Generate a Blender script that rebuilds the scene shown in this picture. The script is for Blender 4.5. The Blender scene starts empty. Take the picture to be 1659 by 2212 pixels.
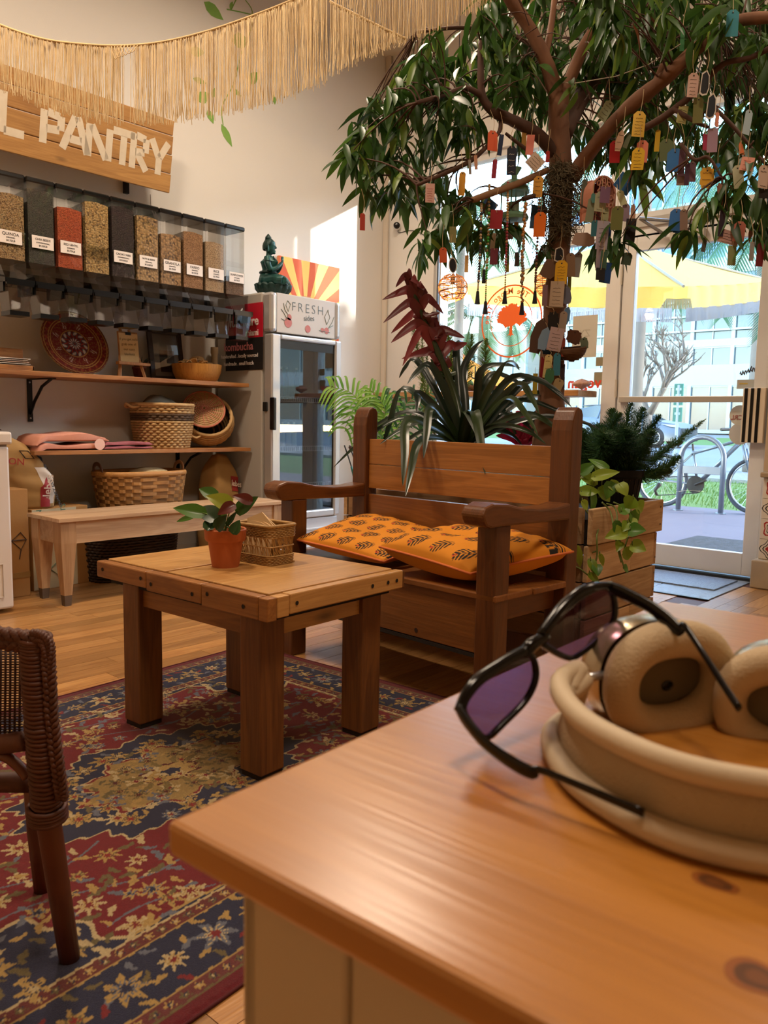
import bpy, math, random
import numpy as np
from mathutils import Vector, Matrix, Euler
random.seed(7); RNG = np.random.default_rng(7)
SC = bpy.context.scene
COL = SC.collection

# ---------------------------------------------------------------- camera
FPX, YAW, PITCH, ROLL, EYE = 1740.57, .7286965, .112247576, .0182663637, .95
_f = Vector((math.cos(YAW)*math.cos(PITCH), math.sin(YAW)*math.cos(PITCH), -math.sin(PITCH)))
_r = Vector((math.sin(YAW), -math.cos(YAW), 0)); _u = _r.cross(_f)
CR = math.cos(ROLL)*_r + math.sin(ROLL)*_u
CU = -math.sin(ROLL)*_r + math.cos(ROLL)*_u
CF = _f
CAMLOC = Vector((0, 0, EYE))
cd = bpy.data.cameras.new('camera'); cam = bpy.data.objects.new('camera', cd); COL.objects.link(cam)
cam.matrix_world = Matrix(((CR.x, CU.x, -CF.x, 0), (CR.y, CU.y, -CF.y, 0), (CR.z, CU.z, -CF.z, EYE), (0, 0, 0, 1)))
cd.sensor_fit = 'VERTICAL'; cd.sensor_height = 24.0; cd.lens = FPX/2212*24.0
cd.clip_start = .02; cd.clip_end = 500
cd.dof.use_dof = True; cd.dof.focus_distance = 2.9; cd.dof.aperture_fstop = cd.lens/2.6
SC.camera = cam
# ---------------------------------------------------------------- light and exposure
SC.view_settings.view_transform = 'Standard'; SC.view_settings.look = 'None'
SC.view_settings.gamma = 1; SC.view_settings.use_curve_mapping = False
SC.view_settings.exposure = 0.32
W = bpy.data.worlds.new('sky'); SC.world = W; W.use_nodes = True
_n = W.node_tree.nodes; _bg = _n['Background']
_sky = _n.new('ShaderNodeTexSky'); _sky.sky_type = 'NISHITA'; _sky.sun_disc = False
_sky.sun_elevation = math.radians(18); _sky.sun_rotation = math.radians(120); _sky.air_density = 1.2; _sky.dust_density = .3; _sky.ozone_density = 2.5
W.node_tree.links.new(_sky.outputs[0], _bg.inputs[0]); _bg.inputs[1].default_value = 2.4
SUN_DIR = Vector((-1, 1.67, -.56)).normalized()          # the way the sunlight travels
sl = bpy.data.lights.new('sun', 'SUN'); sl.energy = 7.5; sl.angle = math.radians(.6); sl.color = (1, .96, .9)
so = bpy.data.objects.new('sun', sl); COL.objects.link(so); so.rotation_euler = SUN_DIR.to_track_quat('-Z', 'Y').to_euler()
def area(name, loc, energy, size, color, target=None):
    l = bpy.data.lights.new(name, 'AREA'); l.energy = energy; l.size = size; l.color = color; l.shape = 'DISK'
    o = bpy.data.objects.new(name, l); COL.objects.link(o); o.location = loc
    d = (Vector(target)-Vector(loc)) if target else Vector((0, 0, -1))
    o.rotation_euler = d.to_track_quat('-Z', 'Y').to_euler()
WARM = (1, .80, .60)
area('ceiling_lamp', (.7, .3, 3.75), 36, .5, WARM)
area('ceiling_lamp', (1.3, 2.9, 3.75), 58, .5, WARM)
area('ceiling_lamp', (3.3, 3.0, 3.75), 42, .5, WARM)
area('ceiling_lamp', (3.3, .2, 3.75), 22, .5, WARM)

# ---------------------------------------------------------------- geometry of view rays, used to read real positions
def ray(x, y): return CF*FPX + CR*(x-829.5) - CU*(y-1106)
def onX(x, y, v): d = ray(x, y); return CAMLOC + d*(v/d.x)
def onY(x, y, v): d = ray(x, y); return CAMLOC + d*(v/d.y)
def onZ(x, y, v=0.): d = ray(x, y); return CAMLOC + d*((v-EYE)/d.z)
def at(x, y, k): return CAMLOC + ray(x, y)*(k/FPX)
def lerp(a, b, t): return a + (b-a)*t

# ---------------------------------------------------------------- materials
def srgb(c):
    if isinstance(c, str):
        c = c.lstrip('#'); c = [int(c[i:i+2], 16)/255 for i in (0, 2, 4)]
    return tuple(v/12.92 if v <= .04045 else ((v+.055)/1.055)**2.4 for v in c[:3]) + (1,)
MATS = {}
class NT:
    def __init__(s, name):
        s.m = bpy.data.materials.new(name); s.m.use_nodes = True; s.t = s.m.node_tree; s.n = s.t.nodes
        s.b = s.n['Principled BSDF']; s.out = s.n['Material Output']
    def new(s, t, **k):
        n = s.n.new(t)
        for a, v in k.items(): setattr(n, a, v)
        return n
    def link(s, a, b): s.t.links.new(a, b)
    def coords(s, scale, rand=True, kind='Object'):
        tc = s.new('ShaderNodeTexCoord'); mp = s.new('ShaderNodeMapping'); mp.inputs['Scale'].default_value = scale
        src = tc.outputs[kind]
        if rand:
            oi = s.new('ShaderNodeObjectInfo'); ad = s.new('ShaderNodeVectorMath', operation='MULTIPLY_ADD')
            ad.inputs[1].default_value = (17.3, 11.1, 23.7)
            cb = s.new('ShaderNodeCombineXYZ')
            for i in range(3): s.link(oi.outputs['Random'], cb.inputs[i])
            s.link(cb.outputs[0], ad.inputs[0]); s.link(src, ad.inputs[2]); src = ad.outputs[0]
        s.link(src, mp.inputs['Vector']); return mp.outputs[0]
    def noise(s, vec, scale, detail=3, rough=.5, dist=0):
        n = s.new('ShaderNodeTexNoise'); n.inputs['Scale'].default_value = scale; n.inputs['Detail'].default_value = detail
        n.inputs['Roughness'].default_value = rough; n.inputs['Distortion'].default_value = dist; s.link(vec, n.inputs['Vector']); return n.outputs['Fac']
    def ramp(s, fac, stops):
        r = s.new('ShaderNodeValToRGB'); e = r.color_ramp.elements
        while len(e) < len(stops): e.new(.5)
        for q, (p, c) in zip(e, stops): q.position = p; q.color = srgb(c) if not isinstance(c, float) else (c, c, c, 1)
        s.link(fac, r.inputs[0]); return r.outputs[0]
    def mix(s, fac, a, b, mode='MIX'):
        n = s.new('ShaderNodeMix', data_type='RGBA', blend_type=mode)
        for sock, v in ((n.inputs[0], fac), (n.inputs[6], a), (n.inputs[7], b)):
            if hasattr(v, 'is_linked'): s.link(v, sock)
            elif isinstance(v, (int, float)): sock.default_value = v if sock.type == 'VALUE' else (v, v, v, 1)
            else: sock.default_value = srgb(v)
        return n.outputs[2]
    def math(s, op, a, b=None, c=None):
        n = s.new('ShaderNodeMath', operation=op)
        for i, v in enumerate((a, b, c)):
            if v is None: continue
            if hasattr(v, 'is_linked'): s.link(v, n.inputs[i])
            else: n.inputs[i].default_value = v
        return n.outputs[0]
    def bump(s, h, strength=.3, dist=.01):
        b = s.new('ShaderNodeBump'); b.inputs['Strength'].default_value = strength; b.inputs['Distance'].default_value = dist
        s.link(h, b.inputs['Height']); s.link(b.outputs[0], s.b.inputs['Normal'])
    def base(s, c):
        if hasattr(c, 'is_linked'): s.link(c, s.b.inputs['Base Color'])
        else: s.b.inputs['Base Color'].default_value = srgb(c)
    def set(s, rough=.5, metal=0, spec=None, trans=None, emit=None, coat=None, sheen=None):
        s.b.inputs['Roughness'].default_value = rough; s.b.inputs['Metallic'].default_value = metal
        if spec is not None: s.b.inputs['Specular IOR Level'].default_value = spec
        if trans is not None: s.b.inputs['Transmission Weight'].default_value = trans
        if coat is not None: s.b.inputs['Coat Weight'].default_value = coat; s.b.inputs['Coat Roughness'].default_value = .28
        if sheen: s.b.inputs['Sheen Weight'].default_value = sheen
        if emit: s.b.inputs['Emission Color'].default_value = srgb(emit[0]); s.b.inputs['Emission Strength'].default_value = emit[1]
        return s
def plain(c, rough=.5, metal=0, c2=None, scale=8, amt=.5, bump=0, bscale=60, stretch=(1, 1, 1), **k):
    key = ('p', str(c), rough, metal, str(c2), scale, amt, bump, bscale, stretch, tuple(sorted(k.items())))
    if key in MATS: return MATS[key]
    s = NT('surface'); s.set(rough, metal, **k)
    if c2 or bump:
        v = s.coords(stretch)
        if c2: s.base(s.mix(s.math('MULTIPLY', s.noise(v, scale, 4), amt*2), c, c2))
        else: s.base(c)
        if bump: s.bump(s.noise(v, bscale, 2), bump, .004)
    else: s.base(c)
    MATS[key] = s.m; return s.m
def wood(light, dark, axis='x', rough=.45, scale=1., knots=.5, vary=.25, coat=0, kinds=None):
    key = ('w', light, dark, axis, rough, scale, knots, vary, coat)
    if key in MATS: return MATS[key]
    s = NT('wood'); s.set(rough, coat=coat or None)
    st = {'x': (.9, 9, 9), 'y': (9, .9, 9), 'z': (9, 9, .9)}[axis]
    v = s.coords(tuple(q*scale for q in st))
    n1 = s.noise(v, 1.6, 4, .55, .6)
    fine = s.coords({'x': (6, 160, 160), 'y': (160, 6, 160), 'z': (160, 160, 6)}[axis]); n2 = s.noise(fine, 1, 2)
    wv = s.math('SINE', s.math('MULTIPLY', n1, 42)); wv = s.math('MULTIPLY_ADD', wv, .5, .5)
    f = s.math('ADD', s.math('MULTIPLY', wv, .2), s.math('MULTIPLY_ADD', n1, .8, -.0)); f = s.math('ADD', f, s.math('MULTIPLY_ADD', n2, .45, -.2))
    col = s.ramp(f, [(.2, dark), (.78, light)])
    if knots:
        kv = s.coords({'x': (3, 9, 9), 'y': (9, 3, 9), 'z': (9, 9, 3)}[axis]); vo = s.new('ShaderNodeTexVoronoi'); s.link(kv, vo.inputs['Vector']); vo.inputs['Scale'].default_value = .8
        kf = s.ramp(vo.outputs['Distance'], [(.03, 1.), (.13, 0.)])
        col = s.mix(s.math('MULTIPLY', kf, knots), col, '#2a1408')
    oi = s.new('ShaderNodeObjectInfo'); hs = s.new('ShaderNodeHueSaturation')
    s.link(s.math('MULTIPLY_ADD', oi.outputs['Random'], vary*2, 1-vary), hs.inputs['Value']); s.link(col, hs.inputs['Color'])
    s.base(hs.outputs[0]); s.bump(n2, .25, .002)
    MATS[key] = s.m; return s.m
def vcol(name='painted', rough=.7, bump=0, bscale=300, sheen=None, spec=None):
    key = ('v', name, rough, bump)
    if key in MATS: return MATS[key]
    s = NT(name); s.set(rough, sheen=sheen, spec=spec)
    a = s.new('ShaderNodeVertexColor'); a.layer_name = 'Col'; s.base(a.outputs[0])
    if bump: s.bump(s.noise(s.coords((1, 1, 1), False), bscale, 2), bump, .003)
    MATS[key] = s.m; return s.m
def glass(tint=(1, 1, 1), refl=.08, rough=0.0, name='glass'):
    key = ('g', tint, refl, rough)
    if key in MATS: return MATS[key]
    s = NT(name); s.n.remove(s.b)
    tr = s.new('ShaderNodeBsdfTransparent'); tr.inputs[0].default_value = tuple(tint)+(1,)
    gl = s.new('ShaderNodeBsdfGlossy'); gl.inputs['Roughness'].default_value = rough
    lw = s.new('ShaderNodeLayerWeight'); lw.inputs[0].default_value = .35
    mx = s.new('ShaderNodeMixShader'); s.link(s.math('MULTIPLY_ADD', s.math('POWER', lw.outputs['Facing'], 2.5), .7, refl), mx.inputs[0])
    s.link(tr.outputs[0], mx.inputs[1]); s.link(gl.outputs[0], mx.inputs[2]); s.link(mx.outputs[0], s.out.inputs[0])
    MATS[key] = s.m; return s.m
def leafmat(c1, c2, rough=.4, trans=.25):
    key = ('l', c1, c2, rough)
    if key in MATS: return MATS[key]
    s = NT('leaf'); s.set(rough)
    oi = s.new('ShaderNodeObjectInfo'); nz = s.noise(s.coords((1, 1, 1)), 9, 2)
    f = s.math('ADD', s.math('MULTIPLY', nz, .6), s.math('MULTIPLY', oi.outputs['Random'], .4))
    col = s.ramp(f, [(.25, c1), (.75, c2)]); s.base(col)
    tl = s.new('ShaderNodeBsdfTranslucent'); s.link(col, tl.inputs[0]); mx = s.new('ShaderNodeMixShader'); mx.inputs[0].default_value = trans
    s.link(s.b.outputs[0], mx.inputs[1]); s.link(tl.outputs[0], mx.inputs[2]); s.link(mx.outputs[0], s.out.inputs[0])
    MATS[key] = s.m; return s.m

# ---------------------------------------------------------------- mesh building
class B:
    """collects shapes and links them as ONE mesh object"""
    def __init__(s): s.v = []; s.f = []; s.c = None
    def add(s, vs, fs):
        o = len(s.v); s.v += [tuple(p) for p in vs]; s.f += [tuple(i+o for i in q) for q in fs]; return s
    def box(s, x0, x1, y0, y1, z0, z1, M=None):
        vs = [Vector((x, y, z)) for z in (z0, z1) for y in (y0, y1) for x in (x0, x1)]
        if M: vs = [M @ p for p in vs]
        return s.add(vs, [(0, 2, 3, 1), (4, 5, 7, 6), (0, 1, 5, 4), (2, 6, 7, 3), (0, 4, 6, 2), (1, 3, 7, 5)])
    def hexa(s, bot, top):
        return s.add(list(bot)+list(top), [(3, 2, 1, 0), (4, 5, 6, 7), (0, 1, 5, 4), (1, 2, 6, 5), (2, 3, 7, 6), (3, 0, 4, 7)])
    def prism(s, poly, M, h):
        n = len(poly); vs = [M @ Vector((x, y, 0)) for x, y in poly] + [M @ Vector((x, y, h)) for x, y in poly]
        return s.add(vs, [tuple(range(n-1, -1, -1)), tuple(range(n, 2*n))] + [(i, (i+1) % n, n+(i+1) % n, n+i) for i in range(n)])
    def tube(s, pts, rad, n=8, cap=True, closed=False):
        pts = [Vector(p) for p in pts]; m = len(pts)
        if isinstance(rad, tuple) or not hasattr(rad, '__len__'): rad = [rad]*m
        vs = []; up = None
        for i, p in enumerate(pts):
            a = pts[(i-1) % m] if closed else pts[max(i-1, 0)]; b = pts[(i+1) % m] if closed else pts[min(i+1, m-1)]
            t = (b-a); t = t.normalized() if t.length > 1e-9 else Vector((0, 0, 1))
            if up is None:
                up = Vector((0, 0, 1)) if abs(t.z) < .9 else Vector((1, 0, 0))
            x = up - t*up.dot(t)
            if x.length < 1e-6: x = t.orthogonal()
            x.normalize(); y = t.cross(x); up = x
            r = rad[i]; rx, ry = r if hasattr(r, '__len__') else (r, r)
            for k in range(n):
                q = 2*math.pi*k/n; vs.append(p + x*(rx*math.cos(q)) + y*(ry*math.sin(q)))
        fs = []
        for i in range(m if closed else m-1):
            j = (i+1) % m
            for k in range(n): fs.append((i*n+k, i*n+(k+1) % n, j*n+(k+1) % n, j*n+k))
        if cap and not closed: fs += [tuple(range(n-1, -1, -1)), tuple(range((m-1)*n, m*n))]
        return s.add(vs, fs)
    def lathe(s, prof, c=(0, 0, 0), n=24, M=None, sx=1, sy=1, cap=True):
        c = Vector(c); vs = []
        for r, z in prof:
            for k in range(n):
                q = 2*math.pi*k/n; p = Vector((r*math.cos(q)*sx, r*math.sin(q)*sy, z)); vs.append((M @ p if M else p)+c)
        m = len(prof); fs = [(i*n+k, i*n+(k+1) % n, (i+1)*n+(k+1) % n, (i+1)*n+k) for i in range(m-1) for k in range(n)]
        if cap:
            if prof[0][0] > 1e-6: fs.append(tuple(range(n-1, -1, -1)))
            if prof[-1][0] > 1e-6: fs.append(tuple(range((m-1)*n, m*n)))
        return s.add(vs, fs)
    def sphere(s, c, r, n=12, m=8, sz=1):
        return s.lathe([(max(r*math.sin(math.pi*i/m), 1e-5), -r*sz*math.cos(math.pi*i/m)) for i in range(m+1)], c, n)
    def grid(s, fn, nu, nv, wrap=False):
        vs = [fn(i/(nu-1) if not wrap else i/nu, j/(nv-1)) for j in range(nv) for i in range(nu)]
        fs = [(j*nu+i, j*nu+(i+1) % nu, (j+1)*nu+(i+1) % nu, (j+1)*nu+i) for j in range(nv-1) for i in range(nu if wrap else nu-1)]
        return s.add(vs, fs)
    def text(s, body, size, M, depth=.0006, bold=0., align='CENTER', space=1.):
        cu = bpy.data.curves.new('t', 'FONT'); cu.body = body; cu.size = size; cu.offset = bold; cu.extrude = depth; cu.align_x = align; cu.align_y = 'CENTER'; cu.resolution_u = 3; cu.space_character = space
        o = bpy.data.objects.new('t', cu); COL.objects.link(o); dg = bpy.context.evaluated_depsgraph_get(); dg.update()
        me = bpy.data.meshes.new_from_object(o.evaluated_get(dg))
        s.add([M @ v.co for v in me.vertices], [tuple(p.vertices) for p in me.polygons])
        bpy.data.objects.remove(o); bpy.data.meshes.remove(me); bpy.data.curves.remove(cu); return s
    def move(s, v): v = Vector(v); s.v = [tuple(Vector(p)+v) for p in s.v]; return s
    def xf(s, M): s.v = [tuple(M @ Vector(p)) for p in s.v]; return s
    def mesh(s, name, m, smooth=False, colors=None):
        me = bpy.data.meshes.new(name); me.from_pydata(s.v, [], s.f); me.materials.append(m)
        if smooth: me.polygons.foreach_set('use_smooth', [True]*len(me.polygons))
        if colors is not None:
            ca = me.color_attributes.new('Col', 'FLOAT_COLOR', 'POINT'); ca.data.foreach_set('color', np.asarray(colors, dtype=np.float32).ravel())
        me.update(); return me
    def build(s, name, m, parent=None, smooth=False, bevel=0, colors=None, world=False, autos=False):
        if world and parent is not None:
            inv = Matrix.LocRotScale(parent.location, parent.rotation_euler, None).inverted(); s.xf(inv)
        o = bpy.data.objects.new(name, s.mesh(name, m, smooth, colors)); COL.objects.link(o)
        if parent is not None: o.parent = parent
        if bevel:
            b = o.modifiers.new('bevel', 'BEVEL'); b.width = bevel; b.segments = 2; b.limit_method = 'ANGLE'; b.angle_limit = .6
        if autos:
            e = o.modifiers.new('edges', 'EDGE_SPLIT'); e.split_angle = .7
        return o
def thing(name, label, cat, loc=(0, 0, 0), rotz=0, group=None):
    o = bpy.data.objects.new(name, None); COL.objects.link(o); o.empty_display_size = .05
    o.location = loc; o.rotation_euler = (0, 0, rotz); return tag(o, label, cat, group)
def tag(o, label, cat, group=None):
    o['label'] = label; o['category'] = cat
    if group: o['group'] = group
    return o
def struct(o): o['kind'] = 'structure'; return o
def stuff(o): o['kind'] = 'stuff'; return o
def inst(name, me, M, parent=None):
    o = bpy.data.objects.new(name, me); COL.objects.link(o); o.matrix_local = M
    if parent is not None: o.parent = parent
    return o
def frame(o, x, y):                                        # matrix from origin, x axis, y axis (z = x cross y)
    x = Vector(x).normalized(); z = x.cross(Vector(y)).normalized(); y = z.cross(x)
    return Matrix(((x.x, y.x, z.x, o[0]), (x.y, y.y, z.y, o[1]), (x.z, y.z, z.z, o[2]), (0, 0, 0, 1)))
def bez(a, b, c, n): return [a*(1-t)**2 + b*2*t*(1-t) + c*t*t for t in [i/(n-1) for i in range(n)]]
def cat(pts, n=6):                                         # smooth curve through points
    P = [Vector(p) for p in pts]; out = []
    for i in range(len(P)-1):
        p0, p1, p2, p3 = P[max(i-1, 0)], P[i], P[i+1], P[min(i+2, len(P)-1)]
        for k in range(n):
            t = k/n; out.append(.5*((2*p1)+(p2-p0)*t+(2*p0-5*p1+4*p2-p3)*t*t+(3*p1-p0-3*p2+p3)*t**3))
    out.append(P[-1]); return out
def arrow(a, b): return (Vector(b)-Vector(a))
PI = math.pi; Z3 = Vector((0, 0, 1))
WHITE_PAINT = plain('#d9d4cb', .6, c2='#cdc6ba', scale=3, amt=.3, bump=.05, bscale=120)
BLACK_METAL = plain('#0d0d0f', .35, .3); BLACK_PLASTIC = plain('#08080a', .25); DARK = plain('#050505', .6)
STEEL = plain('#b9bcc2', .28, .9); PAPER = plain('#e9e2d2', .8); INK = plain('#1d1a1a', .7); TWINE = plain('#b8a27c', .8)
# ================================================================ SETTING
YW, XW, HC = 4.66, 5.17, 3.9
wall_m = plain('#d9d5ce', .75, c2='#cec8bf', scale=2.2, amt=.25, bump=.08, bscale=140)
def bx(*a): return B().box(*a)
wall_left = struct(bx(-1.6, XW+.3, YW, YW+.15, 0, HC).build('wall_left', wall_m))
wr = B(); wr.box(XW, XW+.2, 4.13, YW, 0, HC).box(XW, XW+.2, 2.56, 4.13, 2.97, HC).box(XW, XW+.2, 1.5, 2.56, 2.97, HC)
wr.box(XW, XW+.2, -2.6, 1.5, 0, HC).box(XW, XW+.2, 3.05, 4.13, 0, .52)
wall_right = struct(wr.build('wall_right', wall_m))
struct(bx(-1.6, XW, -2.7, -2.55, 0, HC).build('wall_back', plain('#c9b18c', .8)))
struct(bx(-1.75, -1.6, -2.7, YW, 0, HC).build('wall_front', plain('#c9b18c', .8)))
struct(bx(-1.7, XW+.2, -2.7, YW+.1, HC, HC+.1).build('ceiling', plain('#e0d3bd', .8)))
struct(bx(XW-.03, XW-.012, YW-.05, YW-.004, .1, HC).build('trim_1', plain('#cfc3b2', .6)))
struct(bx(1.2, 5.15, YW-.015, YW, 0, .09).build('baseboard_left', WHITE_PAINT))

# floor: laminate strips, one object each where the photograph shows them
floor = struct(bx(-1.6, XW+.05, -2.6, YW, -.06, -.004).build('floor', plain('#5a3217', .6)))
plank_m = wood('#b88850', '#8c5c30', 'x', .33, 1.3, .2, .27, coat=.15)
PW = .088; rest = B(); shown = []; pm = {}
for j in range(int((YW+.6)/PW)):
    y0 = YW-.02-(j+1)*PW; x = -1.2 - RNG.random()*.6
    while x < 4.98:
        ln = float(RNG.choice([.42, .56, .7, .84])); x1 = min(x+ln, 5.0)
        if x1 - x > .08:
            cx = (x+x1)/2; inside = (-.6 < cx < 1.85 and 1.25 < y0 < 2.4) or cx < -.1 or y0 < .75 or (cx > 2.9 and y0 > 1.7) or y0 > 4.35 or (.3 < cx < 1.7 and y0 < 1.05) or (2.2 < cx < 3.9 and y0 < 1.2)
            if inside: rest.box(x, x1-.0015, y0, y0+PW-.0015, -.006, 0)
            elif not (cx > 4.45 and y0 > 1.5): shown.append((x, x1, y0))
        x += ln
rest.build('plank', plank_m, floor)
stuff(floor.children[0])
for x, x1, y0 in shown[:300]:
    key = round(x1-x, 2)
    if key not in pm: pm[key] = B().box(0, x1-x-.0015, 0, PW-.0015, -.006, 0).mesh('plank', plank_m)
    inst('plank', pm[key], Matrix.Translation((x, y0, 0)), floor)
# entry tiles inside the door
etm = plain('#8799ad', .2, c2='#a3b3c3', scale=30, amt=.5, bump=.5, bscale=90)
for i in range(2):
    for j in range(4):
        B().box(4.46+i*.37, 4.825+i*.37, 1.57+j*.37, 1.935+j*.37, -.004, .004).build('entry_tile', etm, floor, bevel=.002)
B().box(4.44, 4.456, 1.56, 3.0, -.004, .006).build('floor_strip', BLACK_METAL, floor)
mat_m = plain('#98a6b6', .45, c2='#5f6b78', scale=120, amt=.7, bump=1, bscale=200)
tag(bx(4.72, 5.12, 1.63, 2.52, .0045, .013).build('entry_mat', mat_m), 'grey speckled ribbed entry mat lying inside the glass door', 'mat')

# shop window, hidden mullion behind the trunk, door post and transom
FR = plain('#d6d4d0', .45, c2='#c2beb8', scale=6, amt=.3)
G1 = glass((.97, .985, .985), .05, name='window_glass')
def window(name, y0, y1, z0, z1, x=XW+.07, w=.05, bar=None):
    o = struct(B().box(x-.04, x+.04, y0, y0+w, z0, z1).box(x-.04, x+.04, y1-w, y1, z0, z1).box(x-.04, x+.04, y0+w, y1-w, z1-w, z1).box(x-.04, x+.04, y0+w, y1-w, z0, z0+w).build(name, FR))
    if bar:
        B().box(x-.04, x+.04, y0+w, y1-w, bar[0], bar[1]).build('transom_bar', FR, o)
        B().box(x-.003, x+.003, y0+w, y1-w, bar[1], z1-w).build('pane', G1, o); B().box(x-.003, x+.003, y0+w, y1-w, z0+w, bar[0]).build('pane', G1, o)
    else: B().box(x-.003, x+.003, y0+w, y1-w, z0+w, z1-w).build('pane', G1, o)
    return o
window_1 = window('window_1', 3.02, 4.13, .5, 2.97)
window_2 = window('window_2', 2.60, 3.02, .06, 2.97, w=.045, bar=(2.2, 2.33))
B().box(XW+.005, XW+.02, 4.085, 4.10, .9, 2.9).build('blind_rail', plain('#3a4654', .5), window_1)
window_3 = window('window_3', 1.5, 2.60, 2.2, 2.97, w=.05)
B().box(XW+.02, XW+.12, 1.5, 2.60, 2.2, 2.34).build('door_header', FR, window_3)
B().box(XW+.0, XW+.03, 1.6, 2.53, 2.245, 2.3).build('closer_track', plain('#a9a296', .4), window_3)
post = struct(B().box(XW+.01, XW+.13, 2.53, 2.605, 0, 2.25).build('trim_2', FR))
struct(B().box(XW+.01, XW+.13, 1.5, 1.545, 0, 2.25).build('trim_3', FR))
struct(B().box(XW+.0, XW+.16, 1.5, 2.6, -.01, .02).build('trim_4', plain('#1b1b1d', .5)))
# glazed door
door = struct(B().box(XW+.03, XW+.08, 2.44, 2.528, .03, 2.19).box(XW+.03, XW+.08, 1.55, 1.64, .03, 2.19).box(XW+.03, XW+.08, 1.64, 2.44, .03, .17).box(XW+.03, XW+.08, 1.64, 2.44, 2.1, 2.19).build('door_1', FR, bevel=.004))
B().box(XW+.052, XW+.058, 1.64, 2.44, .17, 2.1).build('pane', G1, door)
B().box(XW+.0, XW+.03, 1.62, 2.50, 1.105, 1.145).build('push_bar', plain('#b9b4aa', .35, .4), door, bevel=.004)
for zz in (1.2, .3, 1.95):
    B().tube([(XW+.02, 2.535, zz-.06), (XW+.02, 2.535, zz+.06)], .011, 8).build('hinge', plain('#c9bda6', .4, .5), door)
hd = B().box(XW-.03, XW+.028, 1.55, 1.68, .86, 1.19).build('handle_plate', plain('#d8c8ae', .4), door, bevel=.003)
for i in range(3): B().box(XW-.033, XW-.029, 1.58+i*.036, 1.598+i*.036, .862, 1.188).build('stripe', BLACK_PLASTIC, hd)
B().box(XW+.0, XW+.028, 1.50, 1.549, .855, 1.195).build('handle_end', plain('#aeb7bd', .3, .3), door)
cl = B().box(XW-.02, XW+.03, 1.98, 2.2, 2.13, 2.18).build('door_closer', plain('#b7afa1', .4), door, bevel=.005)
B().tube([(XW-.03, 2.03, 2.21), (XW-.12, 2.36, 2.27)], .011, 6).tube([(XW-.12, 2.36, 2.27), (XW-.02, 2.22, 2.16)], .011, 6).build('closer_arm', plain('#77726a', .4, .4), door)
# stickers on the glass, seen from behind
sb = plain('#c5bfae', .6); sg = plain('#b9b5ac', .6)
gx = XW+.05
def disc(c, r, m, name, par):
    b = B(); b.lathe([(r, 0), (r, .002)], (0, 0, 0), 28, frame((0, 0, 0), (0, 1, 0), (0, 0, 1))); b.move(c); return b.build(name, m, par)
p = onX(1598, 897, gx); s1 = disc(p-Vector((.002, 0, 0)), .062, sb, 'round_sticker', door)
B().text('CRL', .04, frame(p+Vector((-.004, .015, -.015)), (0, 1, 0), (0, 0, 1)), .0004, .001).build('lettering', plain('#9a5a50', .6), s1)
p = onX(1599, 937, gx); disc(p-Vector((.002, 0, 0)), .068, sg, 'round_sticker', door); B().box(p.x-.002, p.x, p.y-.075, p.y-.035, p.z-.035, p.z-.02).build('sticker_tail', sg, door)
p = onX(1612, 830, gx); ev = B().box(p.x-.002, p.x, p.y-.055, p.y+.055, p.z-.028, p.z+.028).build('envelope_sticker', plain('#aaa79b', .6), door)
B().box(p.x-.0035, p.x-.002, p.y-.01, p.y+.04, p.z, p.z+.007).build('mark', plain('#b59a3a', .6), ev)
p = onX(1615, 803, gx); B().tube([p+Vector((-.002, .045-.0045*i, .016*math.sin(i*1.9)+.0016*i-.014)) for i in range(21)], .004, 5).tube([p+Vector((-.002, -.012, -.005)), p+Vector((-.002, -.022, .034))], .004, 5).build('script_sticker', plain('#4a4038', .6), door)
# window stickers and the paper sheet
gx = XW+.058
p = onX(1263, 727, gx); sh = B().box(p.x-.002, p.x, p.y-.095, p.y+.095, p.z-.145, p.z+.145).build('paper_sheet', plain('#b9b3a4', .8), window_2)
B().text('ZY', .07, frame(p+Vector((-.003, 0, .02)), (0, 1, 0), (0, 0, 1)), .0004).build('faint_lettering', plain('#a59f90', .8), sh)
for (x, y, w, h) in ((1299, 781, .04, .03), (1296, 818, .045, .045)):
    p = onX(x, y, gx); B().box(p.x-.002, p.x, p.y-w, p.y+w, p.z-h, p.z+h).build('square_sticker', plain('#8d8468', .7), window_2)
p = onX(1262, 828, gx); B().text('vegan', .105, frame(p-Vector((.002, 0, 0)), (0, 1, 0), (0, 0, 1)), .0008, .003, space=1.1).build('lettering', plain('#d8452a', .5), window_2)
# orange round emblem on the window, read from the street (so mirrored here)
OR = plain('#f2691a', .5); cxy = onX(1104, 694, XW+.066); dec = bpy.data.objects.new('window_emblem', None); COL.objects.link(dec); dec.location = cxy; dec.parent = window_1
DX = frame((0, 0, 0), (0, 1, 0), (0, 0, 1))
def ring(r0, r1, n=56):
    b = B(); vs = []; fs = []
    for i in range(n):
        a = 2*PI*i/n; vs += [DX @ Vector((r0*math.cos(a), r0*math.sin(a), 0)), DX @ Vector((r1*math.cos(a), r1*math.sin(a), 0))]
    for i in range(n):
        j = (i+1) % n; fs.append((2*i, 2*i+1, 2*j+1, 2*j))
    return b.add(vs, fs)
ring(.258, .27).build('outer_ring', OR, dec); ring(.18, .186).build('inner_ring', OR, dec)
def arc_text(t, r, a0, da, up, size, nm):
    b = B()
    for i, ch in enumerate(t):
        a = a0 + (-1 if up else 1)*(i-(len(t)-1)/2)*da
        rad = Vector((0, math.cos(a), math.sin(a))); tx = Vector((0, -math.sin(a), math.cos(a)))
        b.text(ch, size, frame(rad*r, -tx if up else tx, rad if up else -rad), .0004, .0008)
    return b.build(nm, OR, dec)
arc_text('The Mango Tree', .222, 1.1, .165, True, .062, 'lettering')
tb = B(); rr = random.Random(3); pts = []
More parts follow.
